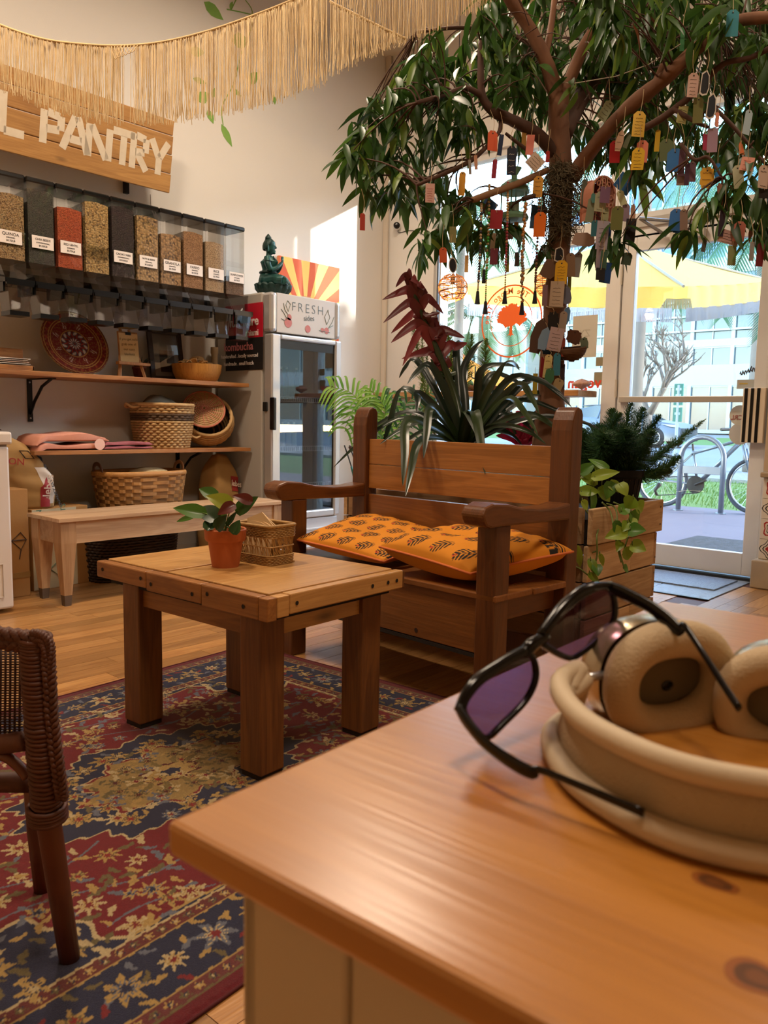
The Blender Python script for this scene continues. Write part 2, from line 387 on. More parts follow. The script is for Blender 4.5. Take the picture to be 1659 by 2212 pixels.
for i in range(60):
    a = PI*1.08*i/59 - .04*PI; r = .118*(1+.10*rr.uniform(-1, 1)); pts.append((r*1.08*math.cos(a), r*.98*math.sin(a)+.01))
pts += [(x, -.03+.02*rr.uniform(-1, 1)) for x in (-.1, -.075, -.05, -.03)] + [(-.012, -.035), (-.014, -.09), (-.03, -.105), (-.008, -.1), (0, -.115), (.008, -.1), (.03, -.105), (.014, -.09), (.012, -.035)] + [(x, -.03+.02*rr.uniform(-1, 1)) for x in (.03, .05, .075, .1)]
n = len(pts); tb.add([DX @ Vector((x, y, 0)) for x, y in pts], [tuple(range(n))]); tb.build('tree_emblem', OR, dec)

# tiled wainscot and stone foot right of the door
ty = onX(1641, 1150, 5.06).y
struct(B().box(5.0, XW, .8, ty+.02, 0, .17).build('baseboard_right', plain('#b7a68c', .6, c2='#9c8a70', scale=9), bevel=.008))
wsc = struct(B().box(5.07, XW, .8, ty, .17, .66).build('wall_tiles', plain('#cfc6b4', .6)))
struct(B().box(5.03, XW, .8, ty+.012, .66, .69).build('trim_5', plain('#a08a6c', .5), bevel=.006))
tmA = [plain('#d9cfbd', .35)]; red = plain('#a5281f', .4); blk = plain('#23262b', .4); gold = plain('#c98a3a', .4)
TS = .121
for j in range(4):
    for i in range(3):
        y1 = ty-.002-i*TS; z0 = .174+j*TS
        t = B().box(5.062, 5.07, y1-TS+.004, y1, z0, z0+TS-.003).build('tile', tmA[0], wsc)
        c = Vector((5.0615, y1-TS/2, z0+TS/2)); M = frame(c, (0, -1, 0), (0, 0, 1))
        def rg(r0, r1, m, nm):
            b = B(); nn = 20; vs = []
            for k in range(nn):
                a = 2*PI*k/nn; w = 1+.18*math.cos(4*a+(j % 2)*PI); vs += [M @ Vector((r0*w*math.cos(a), r0*w*math.sin(a), 0)), M @ Vector((r1*w*math.cos(a), r1*w*math.sin(a), 0))]
            b.add(vs, [(2*k, 2*k+1, (2*k+3) % (2*nn), (2*k+2) % (2*nn)) for k in range(nn)]); b.build(nm, m, t)
        if j % 2: rg(.038, .046, red, 'ring_motif'); rg(.0001, .018, gold if j == 3 else red, 'flower_motif'); rg(.024, .028, blk, 'thin_ring_motif')
        else: rg(.047, .052, blk, 'thin_ring_motif'); rg(.0001, .022, red, 'flower_motif'); rg(.03, .036, blk, 'ring_motif')
B().box(5.15, XW, .8, ty+.03, .69, HC).build('pier', plain('#b79f80', .7), wall_right)

# vine painted on the wall
vm = plain('#8fae54', .8, c2='#5f9440', scale=9, amt=.5); leaves = [(462, 24, -20, 62, 34), (426, 112, 15, 46, 26), (440, 210, 40, 44, 30), (455, 252, -60, 34, 22), (490, 293, -55, 58, 24), (548, 168, 50, 48, 28), (432, 175, 0, 40, 16), (520, 88, 20, 60, 40), (592, 215, -75, 26, 16), (500, 12, 70, 24, 12), (512, 200, -20, 30, 14), (462, 200, 70, 28, 14)]
for x, y, a, l, w in leaves:
    c = onY(x, y, YW-.0015); s = .0027; M = frame(c, (math.cos(math.radians(a)), 0, math.sin(math.radians(a))), (-math.sin(math.radians(a)), 0, math.cos(math.radians(a))))
    P = [(-.5, 0), (-.3, .34), (-.05, .48), (.2, .36), (.5, 0), (.2, -.3), (-.05, -.45), (-.3, -.36)]
    B().add([M @ Vector((px*l*s, py*w*s, 0)) for px, py in P], [tuple(range(8))]).build('painted_leaf', vm, wall_left)
for pl in ([(490, 20), (520, 26), (545, 32)], [(530, 0), (545, 25), (540, 70), (520, 120), (505, 180), (480, 230), (482, 270)], [(512, -5), (500, 20)]):
    B().tube([onY(q.x, q.y, YW-.001) for q in cat([(a, b, 0) for a, b in pl], 4)], .004, 4).build('painted_stem', vm, wall_left)
B().tube([onY(325, 420, YW-.002), onY(326, 445, YW-.002)], .002, 4).build('wire', plain('#9c948a', .6), wall_left)
# ================================================================ PANTRY WALL
shelf_m = wood('#b07a45', '#7d4a22', 'x', .45, 1, .5, .1)
up = tag(B().box(.9, 3.395, 4.24, YW-.002, 1.155, 1.18).build('wall_shelf', shelf_m, bevel=.002), 'upper long wooden wall shelf carrying the red plate and wooden bowl', 'shelf')
lo = tag(B().box(1.955, 3.41, 4.24, YW-.002, .735, .758).build('wall_shelf', shelf_m, bevel=.002), 'lower short wooden wall shelf carrying the folded towels and two baskets', 'shelf')
def bracket(x, z, label, d=.3):
    t = thing('shelf_bracket', label, 'bracket', (x, YW-.001, z))
    b = B().box(-.016, .016, -.006, 0, -.245, -.001).box(-.016, .016, -d, 0, -.007, -.001).build('bracket_plate', BLACK_METAL, t, bevel=.003)
    B().tube([(0, -.006, -.2), (0, -.06, -.13), (0, -.16, -.045), (0, -d+.03, -.007)], (.009), 6).build('brace', BLACK_METAL, t, True)
    for s_ in (-.02, -.225):
        B().lathe([(.0001, 0), (.006, 0), (.004, .003), (.0001, .003)], (0, -.006, s_), 8, frame((0, 0, 0), (1, 0, 0), (0, 0, 1))).build('screw', STEEL, t)
bracket(2.13, 1.155, 'black iron shelf bracket under the upper shelf, left of the baskets')
bracket(3.12, .735, 'black iron bracket under the lower shelf above the big splint basket')

# wooden sign of four boards, leaning forward, with white stencil letters
sg_m = wood('#b08348', '#865a2c', 'x', .55, .7, .85, .16)
sign = thing('wooden_sign', 'large plank sign with white stencilled PANTRY lettering above the dispensers', 'sign', (0, 0, 0))
pr = onY(362, 418, 4.52); ptop = onY(375, 262, 4.44)
slope = Vector((0, ptop.y-pr.y, ptop.z-pr.z)); SH = slope.length; sz = slope.normalized()
SM = frame((pr.x, pr.y, pr.z), (1, 0, 0), sz)            # local x to the right, y up the boards, z towards the room is -z
rows = [0, .27, .53, .79, 1.0]
for i in range(4):
    B().box(-1.75, -.004*i, rows[i]*SH+.002, rows[i+1]*SH-.002, 0, .022, M=SM).build('board', sg_m, sign, bevel=.004)
lw = plain('#d9cdb8', .8, c2='#b09a78', scale=25, amt=.25)
def stroke(b, pts, w):
    for (x0, y0), (x1, y1) in pts:
        d = Vector((x1-x0, y1-y0)); L = d.length; d /= L; q = Vector((-d.y, d.x))*w/2
        P = [(x0+q.x, y0+q.y), (x0-q.x, y0-q.y), (x1-q.x, y1-q.y), (x1+q.x, y1+q.y)]
        b.prism([P[0], P[1], P[2], P[3]], SM @ Matrix.Translation((0, 0, .0222)), .0008)
LET = {'P': [((0, 0), (0, 1)), ((.08, .96), (.42, .9)), ((.46, .93), (.46, .5)), ((.08, .46), (.42, .5))], 'A': [((0, 0), (.28, 1)), ((.34, 1), (.62, 0)), ((.17, .33), (.46, .33))],
       'N': [((0, 0), (0, 1)), ((.06, .98), (.52, .02)), ((.58, 0), (.58, 1))], 'T': [((0, .95), (.6, .95)), ((.3, .86), (.3, 0))],
       'R': [((0, 0), (0, 1)), ((.08, .96), (.42, .9)), ((.44, .92), (.44, .52)), ((.08, .48), (.4, .52)), ((.16, .44), (.5, 0))], 'Y': [((0, 1), (.26, .5)), ((.56, 1), (.3, .5)), ((.28, .5), (.28, 0))], 'L': [((0, 0), (0, 1)), ((.04, .06), (.5, .06))]}
SN = SM.copy()
zdir = SM.to_3x3() @ Vector((0, 0, 1))
if zdir.y > 0: SM = SM @ Matrix.Scale(1, 4)
def sxy(px, py):                                           # where a pixel's ray meets the sign's face
    n = (SN.to_3x3() @ Vector((0, 0, 1))); o = SN @ Vector((0, 0, 0)); d = ray(px, py); t = (o-CAMLOC).dot(n)/d.dot(n)
    q = SN.inverted() @ (CAMLOC+d*t); return q.x, q.y
FACE = -1 if zdir.y > 0 else 1
for ch, bl, br_, tl in (('L', (0, 285), (48, 292), (18, 200)), ('P', (88, 308), (128, 320), (92, 236)), ('A', (130, 320), (184, 334), (155, 250)), ('N', (185, 336), (232, 345), (188, 266)), ('T', (236, 350), (282, 362), (236, 275)), ('R', (280, 362), (312, 368), (282, 286)), ('Y', (318, 372), (356, 380), (320, 298))):
    x0, y0 = sxy(*bl); x1, _ = sxy(*br_); _, y1 = sxy(*tl); wd = x1-x0; hh = y1-y0; b = B()
    sc_ = wd/{'P': .5, 'A': .62, 'N': .62, 'T': .6, 'R': .52, 'Y': .6, 'L': .5}[ch]
    for (a, c), (d, e) in LET[ch]:
        dd = Vector((d-a, e-c)); dd = Vector((dd.x*sc_, dd.y*hh)); L = dd.length; dd /= L; q = Vector((-dd.y, dd.x))*.021
        A0 = Vector((x0+a*sc_, y0+c*hh)); A1 = Vector((x0+d*sc_, y0+e*hh))
        P = [A0+q, A0-q, A1-q, A1+q]
        b.add([SN @ Vector((p.x, p.y, FACE*.0006)) if FACE < 0 else SN @ Vector((p.x, p.y, .0226)) for p in P], [(0, 1, 2, 3)])
    b.build('letter', lw, sign)
pb = onY(271, 408, YW-.01); B().box(pb.x-.016, pb.x+.016, YW-.03, YW-.004, pb.z-.03, pb.z+.12).build('sign_bracket', BLACK_METAL, sign, bevel=.003)

# ten gravity dispensers
def grain(name, c1, c2, scale, c3=None):
    s = NT(name); s.set(.7); v = s.coords((1, 1, 1), False); vo = s.new('ShaderNodeTexVoronoi'); vo.inputs['Scale'].default_value = scale; s.link(v, vo.inputs['Vector'])
    sp = s.new('ShaderNodeSeparateColor'); s.link(vo.outputs['Color'], sp.inputs[0])
    col = s.ramp(sp.outputs[0], [(.15, c1), (.6, c2), (.95, c3 or c2)]); sh = s.ramp(vo.outputs['Distance'], [(.35, 1.), (.85, .45)])
    s.base(s.mix(1., col, sh, 'MULTIPLY')); s.bump(s.math('MULTIPLY', vo.outputs['Distance'], -1), .8, .004); return s.m
CG = glass((.93, .93, .93), .06, name='clear_acrylic'); CG2 = glass((.70, .69, .68), .09, name='smoky_acrylic')
LABELP = plain('#ddd3cb', .6)
spec = [(grain('quinoa', '#b08a58', '#c8a877', 170, '#6b4a2c'), .80, ('QUINOA', '(ORGANIC)', '$3.75/LB'), 'tan quinoa'),
        (grain('chia', '#4b463e', '#5d574c', 260), .93, ('CHIA SEEDS', '(CONVENTIONAL)', '$4.50/LB'), 'dark grey chia seeds'),
        (grain('lentil', '#c2542c', '#d4673a', 230), .78, ('RED LENTIL', '(ORGANIC)', '$3.75/LB'), 'red lentils'),
        (grain('oats', '#c29a5c', '#dbb97c', 110, '#7a5a34'), .93, None, 'golden pumpkin seeds and a blank clear label'),
        (grain('cacao', '#3a2a28', '#4d3b38', 210), .95, ('CACAO NIBS', '(CONVENTIONAL)', '$10.50/LB'), 'dark brown cacao nibs'),
        (grain('nuts', '#b08a55', '#cfa973', 85, '#5b4028'), .90, ('NUTS & SEEDS', '(ORGANIC)', '$12.50/LB'), 'mixed nuts and seeds'),
        (grain('granola', '#a97f4e', '#c29a68', 80, '#5a3c22'), .72, ('GRANOLA', '(ORGANIC)', '$6.75/LB'), 'chunky granola'),
        (grain('farro', '#9a6c42', '#b48558', 150), .82, ('FARRO', '(ORGANIC)', '$3.25/LB'), 'red-brown farro grain'),
        (grain('rice', '#b79268', '#caa97f', 190), .74, ('RICE', '(ORGANIC)', '$2.75/LB'), 'pale brown rice'),
        (grain('seeds', '#6f5038', '#8a6a4e', 150), .28, ('SUNFLOWER', '(ORGANIC)', '$4.75/LB'), 'a last third of brown seeds')]
DW, DD, DH = .072, .19, .41
BODY = B().box(-DW, DW, 0, .003, 0, DH).box(-DW, -DW+.003, .003, DD, 0, DH).box(DW-.003, DW, .003, DD, 0, DH).box(-DW+.003, DW-.003, DD-.003, DD, 0, DH).mesh('body', CG)
LID = B().box(-DW-.004, DW+.004, -.006, DD+.004, DH-.004, DH+.022).mesh('lid', BLACK_PLASTIC)
SPOUT = B().hexa([(-.05, -.035, -.105), (.05, -.035, -.105), (.05, .15, -.09), (-.05, .15, -.09)], [(-DW, .0, 0), (DW, 0, 0), (DW, DD, 0), (-DW, DD, 0)]).mesh('spout', CG2)
TRAY = B().hexa([(-.076, -.085, -.125), (.076, -.085, -.125), (.076, .10, -.125), (-.076, .10, -.125)], [(-.076, -.085, -.105), (.076, -.085, -.105), (.076, .10, -.075), (-.076, .10, -.075)]).box(-.076, -.066, -.06, .1, -.17, -.12).box(.066, .076, -.06, .1, -.17, -.12).mesh('chute_tray', BLACK_PLASTIC)
BUCK = B().hexa([(-.046, -.065, -.265), (.046, -.065, -.265), (.046, .03, -.265), (-.046, .03, -.265)], [(-.064, -.082, -.127), (.064, -.082, -.127), (.064, .05, -.127), (-.064, .05, -.127)]).mesh('catch_bucket', CG2)
FOOT = B().box(-.05, .05, -.07, .034, -.285, -.262).mesh('bucket_foot', BLACK_PLASTIC)
RIM = B().box(-.07, .07, -.089, -.079, -.137, -.118).mesh('bucket_rim', BLACK_PLASTIC)
ORDN = ['leftmost', 'second', 'third', 'fourth', 'fifth', 'sixth', 'seventh', 'eighth', 'ninth', 'last']
for i, (gm, lv, lab, what) in enumerate(spec):
    x = 1.875 + i*.1575
    t = thing('grain_dispenser', f'clear wall dispenser holding {what}, {ORDN[i]} from the left' if i < 9 else f'clear wall dispenser holding {what}, beside the fridge', 'dispenser', (x, 4.25, 1.735), 0, 'gravity dispensers on the pantry wall')
    I = Matrix.Identity(4)
    inst('body', BODY, I, t); ld = inst('lid', LID, I, t); ld.modifiers.new('b', 'BEVEL').width = .006
    inst('spout', SPOUT, I, t); inst('chute_tray', TRAY, I, t); bk = inst('catch_bucket', BUCK, I, t); inst('bucket_foot', FOOT, I, bk); inst('bucket_rim', RIM, I, bk)
    h = DH*lv; g = B(); n = 7
    def top(u, v, h=h): return (lerp(-DW+.004, DW-.004, u), lerp(.004, DD-.004, v), h*(1-.05*abs(u-.45)) - .012*v)
    g.grid(top, n, n); k = len(g.v)
    g.add([(-DW+.004, .004, .002), (DW-.004, .004, .002), (DW-.004, DD-.004, .002), (-DW+.004, DD-.004, .002)], [])
    ring_ = lambda ids: ids
    g.f += [tuple([k, k+1]+[q for q in range(n-1, -1, -1)]), tuple([k+1, k+2]+[q*n+n-1 for q in range(n-1, -1, -1)]), tuple([k+2, k+3]+[(n-1)*n+q for q in range(n)]), tuple([k+3, k]+[q*n for q in range(n)]), (k, k+3, k+2, k+1)]
    g.build('grain_fill', gm, t)
    sl_ = B().box(-DW, DW, -.0035, -.001, .075, .145).build('label_holder', CG, t)
    if lab:
        ox = (-.006, .004, 0, 0, -.004, 0, .002, .004, .006, .008)[i]; lp = B().box(-.058+ox, .058+ox, -.0052, -.004, .078, .142).build('label_card', LABELP, t)
        b = B()
        for tx, zz, sz_ in ((lab[0], .124, min(.021, .155/len(lab[0]))), (lab[1], .107, .0085), (lab[2], .092, .0125)): b.text(tx, sz_, frame((ox, -.0056, zz), (1, 0, 0), (0, 0, 1)), .0002, .0003)
        b.build('lettering', INK, lp)
tag(B().box(1.7, 3.4, YW-.03, YW-.002, 1.70, 1.74).box(1.7, 3.4, YW-.03, YW-.002, 2.0, 2.03).build('dispenser_rail', BLACK_METAL), 'black wall rail behind the row of dispensers', 'rail')

# refrigerator
FX0, FX1, FY0, FY1, FH = 3.43, 4.06, 4.08, 4.63, 1.765
fg = plain('#a9a49b', .45); fs_ = plain('#c4c3c2', .28, .55); fw = plain('#cfd2d6', .4)
fr = thing('display_fridge', 'tall grey glass-door drinks fridge with FRESH header in the corner', 'fridge', (FX0, FY0, 0))
w, d = FX1-FX0, FY1-FY0
B().box(0, w, .07, d, .03, FH).build('cabinet', fg, fr, bevel=.012)
h0 = 1.51
B().box(.0, .055, -.02, .07, h0, FH-.003).build('header_post', fs_, fr, bevel=.02); B().box(w-.05, w, -.02, .07, h0, FH-.003).build('header_post', fs_, fr, bevel=.02)
hp = B().box(.055, w-.05, -.012, .07, h0, FH-.004).build('header_panel', plain('#bdb5ac', .35), fr, bevel=.004)
B().text('FRESH', .085, frame((w/2+.01, -.0135, 1.685), (1, 0, 0), (0, 0, 1)), .0004, -.0015, space=1.35).text('sides', .05, frame((w/2+.02, -.0135, 1.625), (1, 0, .1), (-.1, 0, 1)), .0004).build('lettering', plain('#5f6b6c', .6), hp)
fp = plain('#b4655a', .6); lg = plain('#667a72', .6)
def blob(cx, cz, r, m, nm): B().lathe([(.0001, 0), (r, .0005)], (0, 0, 0), 14, frame((0, 0, 0), (1, 0, 0), (0, 0, 1))).move((cx, -.0135, cz)).build(nm, m, hp)
for cx, cz, r in ((.15, 1.58, .033), (.16, 1.615, .02), (w/2+.01, 1.555, .025), (w-.13, 1.56, .022), (w-.17, 1.56, .016)): blob(cx, cz, r, fp, 'fruit_drawing')
b = B()
for a in ([(.09, .66), (.12, .63), (.14, .6)], [(.11, .70), (.12, .66), (.15, .63), (.13, .59)], [(.145, .72), (.13, .69), (.15, .65), (.17, .7), (.145, .72)], [(.09, .6), (.12, .59)], [(w-.13, .6), (w-.15, .65), (w-.12, .7), (w-.1, .65), (w-.13, .6)], [(w-.12, .57), (w-.08, .62), (w-.06, .66)], [(w-.11, .58), (w-.07, .6)], [(w-.2, .555), (w-.1, .55)]):
    b.tube([(x, -.0135, 1+z) for x, z in a], .0022, 4)
b.build('line_drawing', lg, hp)
# door with frame, pane, shelves and bottles
dr = B().box(0, .075, -.03, .05, .28, h0-.012).box(w-.055, w, -.03, .05, .28, h0-.012).box(.075, w-.055, -.03, .05, h0-.045, h0-.012).box(.075, w-.055, -.03, .05, .28, .33).build('door_frame', fs_, fr, bevel=.01)
B().box(.075, w-.055, -.012, -.006, .33, h0-.045).build('pane', glass((.55, .58, .6), .10), dr)
B().box(.07, .078, -.014, .05, .33, h0-.045).box(w-.058, w-.05, -.014, .05, .33, h0-.045).box(.075, w-.055, -.014, .05, h0-.1, h0-.045).build('gasket', BLACK_PLASTIC, dr)
B().box(-.013, .013, -.062, -.02, .88, 1.09).build('door_handle', BLACK_PLASTIC, fr, bevel=.006); B().box(-.012, .0, .01, .05, 1.0, 1.06).build('lock_plate', DARK, fr, bevel=.004)
B().box(.07, w-.05, .02, .075, .28, h0-.04).build('interior', plain('#5d646b', .8), fr)
for zz in (.52, .77, 1.1):
    s_ = B()
    for i in range(26): s_.box(.08+i*.0185, .0845+i*.0185, .0, .006, zz-.03, zz)
    s_.box(.078, w-.058, -.002, .012, zz-.004, zz+.002).box(.078, w-.058, -.002, .012, zz-.034, zz-.029).build('wire_shelf', plain('#d5d8da', .4), fr)
kick = B().box(0, w, -.01, .07, .03, .275).build('kick_panel', fw, fr, bevel=.01)
for i in range(4): B().box(.05, w-.05, -.018, -.008, .07+i*.04, .085+i*.04).build('vent_slat', fw, kick, bevel=.004)
B().lathe([(.0001, 0), (.03, .0), (.026, .006), (.0001, .007)], (.22, -.01, .245), 20, frame((0, 0, 0), (1, 0, 0), (0, 0, 1)) @ Matrix.Diagonal((1, .5, 1, 1))).build('badge', STEEL, kick)
rp = B().box(-.004, 0, .06, .45, 1.48, 1.70).build('red_poster', plain('#b3152a', .45), fr); bp = B().box(-.0042, 0, .06, .45, 1.27, 1.478).build('black_poster', plain('#171515', .5), fr)
FM = lambda y, z: frame((-.005, y, z), (0, -1, 0), (0, 0, 1))
pw = plain('#e6dcd6', .6); B().text('furniture', .085, FM(.10, 1.585), .0004, .002, 'RIGHT').text('miami', .055, FM(.10, 1.51), .0004, .0012, 'RIGHT').build('lettering', pw, rp)
B().text('kombucha', .075, FM(.155, 1.425), .0004, .001, 'RIGHT').build('lettering', plain('#c87a80', .6), bp); B().text('handcrafted . locally sourced', .034, FM(.105, 1.365), .0004, .0004, 'RIGHT').text('handmade . small batch', .034, FM(.15, 1.315), .0004, .0004, 'RIGHT').build('lettering', pw, bp)
def bottle(x, z, h, r, m, lab, nm='drink_bottle', cap='#d8d2c4'):
    t = thing(nm, lab, 'bottle', (FX0+x, FY0+.008, z))
    # the cooler is shallow behind its door, bottles stand just behind the pane
    B().lathe([(r, 0), (r, h*.6), (r*.4, h*.78), (r*.4, h*.95)], (0, r*.0+.0, 0), 12, sy=.55).build('bottle_body', m, t, True); B().lathe([(r*.45, h*.93), (r*.45, h)], (0, 0, 0), 10, sy=.55).build('cap', plain(cap, .4), t)
for x, m, lab in ((.12, '#c9cc9a', 'pale lime juice bottle on the fridge\'s middle shelf, nearest the handle'), (.175, '#c8d0b0', 'pale green juice bottle second from the handle side on the middle shelf'), (.225, '#d6d9a2', 'yellowish juice bottle third from the handle side on the middle shelf')): bottle(x, .773, .16, .022, plain(m, .3), lab)
for x, m, lab in ((.11, '#7d2430', 'dark red drink bottle on the fridge\'s top shelf by the door edge'), (.16, '#3a2a2a', 'dark drink bottle on the fridge\'s top shelf beside a red one'), (.245, '#3d4148', 'grey black drink bottle on the fridge\'s top shelf, third in line')): bottle(x, 1.103, .19, .02, plain(m, .3), lab)

# painted panel of sun rays leaning behind the fridge
sp0 = onY(731, 580, YW-.02); sw = .62; shh = .72; z0 = sp0.z-shh
pan = thing('ray_panel', 'painted panel of red and yellow sun rays leaning behind the fridge', 'painting', (sp0.x-sw, YW-.02, z0))
B().box(0, sw, -.012, .012, 0, shh).build('board', plain('#e08a5a', .7), pan)
cx, cz = sw*.42, shh*.42; R_ = 1.2; mA = plain('#c9512c', .7, c2='#d9683a', scale=6); mB = plain('#e6b84c', .7, c2='#f0cf78', scale=6)
def clip(poly):
    for ax, lim, sgn in ((0, 0, 1), (0, sw, -1), (1, 0, 1), (1, shh, -1)):
        out = []
        for i in range(len(poly)):
            a, b = poly[i], poly[(i+1) % len(poly)]; da, db = (a[ax]-lim)*sgn, (b[ax]-lim)*sgn
            if da >= 0: out.append(a)
            if da*db < 0: t = da/(da-db); out.append((a[0]+(b[0]-a[0])*t, a[1]+(b[1]-a[1])*t))
        poly = out
        if not poly: return []
    return poly
N = 30
for i in range(N):
    a0, a1 = 2*PI*i/N, 2*PI*(i+1)/N
    q = clip([(cx, cz), (cx+R_*math.cos(a0), cz+R_*math.sin(a0)), (cx+R_*math.cos(a1), cz+R_*math.sin(a1))])
    if len(q) > 2: B().add([(x, -.0126, z) for x, z in q], [tuple(range(len(q)))]).build('painted_ray', (mA, mB)[i % 2], pan)
q = [(cx-.2, 0), (cx-.17, .3), (cx-.12, .41), (cx-.05, .46), (cx+.05, .46), (cx+.1, .42), (cx+.16, .33), (cx+.2, 0)]
B().add([(x, -.0132, z) for x, z in q], [tuple(range(len(q)))]).build('painted_dome', plain('#c79a72', .7), pan)
# ================================================================ STATUE
stt = thing('praying_statue', 'teal green seated statue with praying hands on a lotus base, on the fridge', 'statue', (3.625, 4.27, 1.765), math.atan2(-.745, .667))
tm = plain('#1f5f57', .42, .25, c2='#0d2b2a', scale=22, amt=.6, bump=.15, bscale=60); tmd = plain('#123b36', .45, .2, c2='#08201e', scale=40, amt=.5, bump=.4, bscale=140)
b = B(); NP = 14
def lotus(u, v):
    a = 2*PI*u; prof = [(.075, 0), (.098, .02), (.118, .045), (.125, .066), (.11, .078), (.085, .074), (.0, .078)]
    t = v*(len(prof)-1); i = min(int(t), len(prof)-2); r = lerp(prof[i][0], prof[i+1][0], t-i); z = lerp(prof[i][1], prof[i+1][1], t-i)
    s_ = abs(math.sin(a*NP/2)); k = 1 if r > .06 else r/.06; r *= 1+.09*k*(s_-.6); z += .012*k*s_*(1 if v > .4 else 0)
    return (r*math.cos(a), r*.8*math.sin(a), z)
b.grid(lotus, NP*8, 25, True); b.build('lotus_base', tmd, stt, True)
b = B(); X0 = -.03; zb = .075
def lt(p, r, n=10):
    R2 = [q if isinstance(q, tuple) else (q, q) for q in r]; tq = np.linspace(0, len(r)-1, (len(p)-1)*4+1)
    b.tube(cat(p, 4), [(float(np.interp(a, range(len(r)), [q[0] for q in R2])), float(np.interp(a, range(len(r)), [q[1] for q in R2]))) for a in tq], n)
lt([(X0, 0, zb+.0), (X0-.008, 0, zb+.05), (X0-.002, 0, zb+.10), (X0+.002, 0, zb+.155), (X0-.004, 0, zb+.19)], [(.07, .052), (.058, .046), (.042, .034), (.062, .040), (.02, .02)], 14)
b.sphere((X0-.012, 0, zb+.03), .058, 14, 10, .8)
for s_ in (-1, 1):
    lt([(X0, .03*s_, zb+.025), (.03, .075*s_, zb+.03), (.075, .085*s_, zb+.025)], [.042, .036, .03]); lt([(.075, .085*s_, zb+.024), (.085, .04*s_, zb+.022), (.07, -.03*s_, zb+.025)], [.03, .027, .018])
    lt([(X0-.004, .052*s_, zb+.175), (X0+.004, .074*s_, zb+.13), (X0+.022, .07*s_, zb+.09)], [.023, .021, .018]); lt([(X0+.022, .07*s_, zb+.09), (X0+.06, .042*s_, zb+.112), (X0+.085, .008*s_, zb+.145)], [.018, .016, .012])
    lt([(X0+.083, .007*s_, zb+.14), (X0+.092, .006*s_, zb+.165), (X0+.09, .004*s_, zb+.19)], [(.009, .014), (.007, .014), (.004, .008)])
    for q in (-.008, -.002, .004, .009): lt([(X0+.09+q*.6, .006*s_, zb+.17), (X0+.091+q*.8, .004*s_, zb+.193-abs(q)*.5)], [.0045, .0035])
    lt([(X0+.0, .036*s_, zb+.262), (X0+.0, .039*s_, zb+.24), (X0+.002, .036*s_, zb+.215)], [(.005, .009), (.005, .009), (.006, .009)])
lt([(X0-.003, 0, zb+.175), (X0, 0, zb+.21), (X0+.004, 0, zb+.225)], [.02, .018, .022])
b.lathe([(.0001, -.05), (.018, -.047), (.032, -.02), (.037, .01), (.034, .035), (.0001, .05)], (X0+.008, 0, zb+.252), 18, sy=.92)
b.tube([(X0+.044, 0, zb+.258), (X0+.05, 0, zb+.243)], [.005, .007], 8).sphere((X0+.042, 0, zb+.227), .007, 8, 6, .6).sphere((X0+.036, 0, zb+.215), .011, 8, 6)
body = b.build('body', tm, stt, True); rm = body.modifiers.new('one_skin', 'REMESH'); rm.mode = 'VOXEL'; rm.voxel_size = .0036; rm.use_smooth_shade = True; sm_ = body.modifiers.new('soft', 'SMOOTH'); sm_.factor = .5; sm_.iterations = 3
b = B(); b.grid(lambda u, v: (X0+.002+.041*(1+.04*math.sin(u*90)*math.sin(v*40))*math.cos(2*PI*u)*math.sin(.001+v*1.95)-.004, .041*(1+.04*math.sin(u*90)*math.sin(v*40))*math.sin(2*PI*u)*math.sin(.001+v*1.95), zb+.262+.046*math.cos(v*1.95)+(.012 if math.cos(2*PI*u) > .3 else -.014 if math.cos(2*PI*u) < -.2 else 0)*v), 40, 20, True)
b.lathe([(.022, 0), (.02, .018), (.01, .03), (.0001, .042)], (X0-.004, 0, zb+.298), 16); b.build('curled_hair', tmd, stt, True)
for s_ in (-1, 1): B().tube([(X0+.0405, .013*s_-.006, zb+.254), (X0+.0435, .013*s_, zb+.2525), (X0+.0405, .013*s_+.006, zb+.254)], .0014, 5).build('closed_eye', tmd, stt)
B().tube(cat([(X0+.035, -.04, zb+.185), (X0+.046, 0, zb+.155), (X0+.035, .04, zb+.185)], 5), .004, 6).build('necklace', tmd, stt, True)
for s_ in (-1, 1): B().tube([(X0+.003+.025*math.cos(a), .068*s_+.024*math.sin(a), zb+.148) for a in np.linspace(0, 2*PI, 13)[:-1]], .003, 5, closed=True).build('armlet', tmd, stt)
B().lathe([(.06, 0), (.062, .006), (.058, .013), (.05, .014)], (X0-.004, 0, zb+.078), 20, sy=.8, cap=False).build('belt', tmd, stt)

# ================================================================ BASKETS AND SHELF THINGS
def weave(b, rf, z0, z1, rows, cols, th, amp, sy=1., power=2., cx=0, cy=0):
    """rows of strands that run over and under the stakes"""
    n = cols*2
    for j in range(rows):
        z = lerp(z0, z1, (j+.5)/rows); r = rf((j+.5)/rows); pts = []
        for i in range(n):
            a = 2*PI*i/n; c, s_ = math.cos(a), math.sin(a); e = 2/power
            ux, uy = math.copysign(abs(c)**e, c), math.copysign(abs(s_)**e, s_)
            o = amp*(1 if (i//1+j) % 2 else -1); pts.append((cx+ux*(r+o), cy+uy*(r*sy+o), z))
        b.tube(pts, ((z1-z0)/rows*.54, th), 4, closed=True)
    return b
def ring_pts(r, z, sy=1, n=40, power=2.):
    out = []
    for i in range(n):
        a = 2*PI*i/n; c, s_ = math.cos(a), math.sin(a); e = 2/power; out.append((math.copysign(abs(c)**e, c)*r, math.copysign(abs(s_)**e, s_)*r*sy, z))
    return out
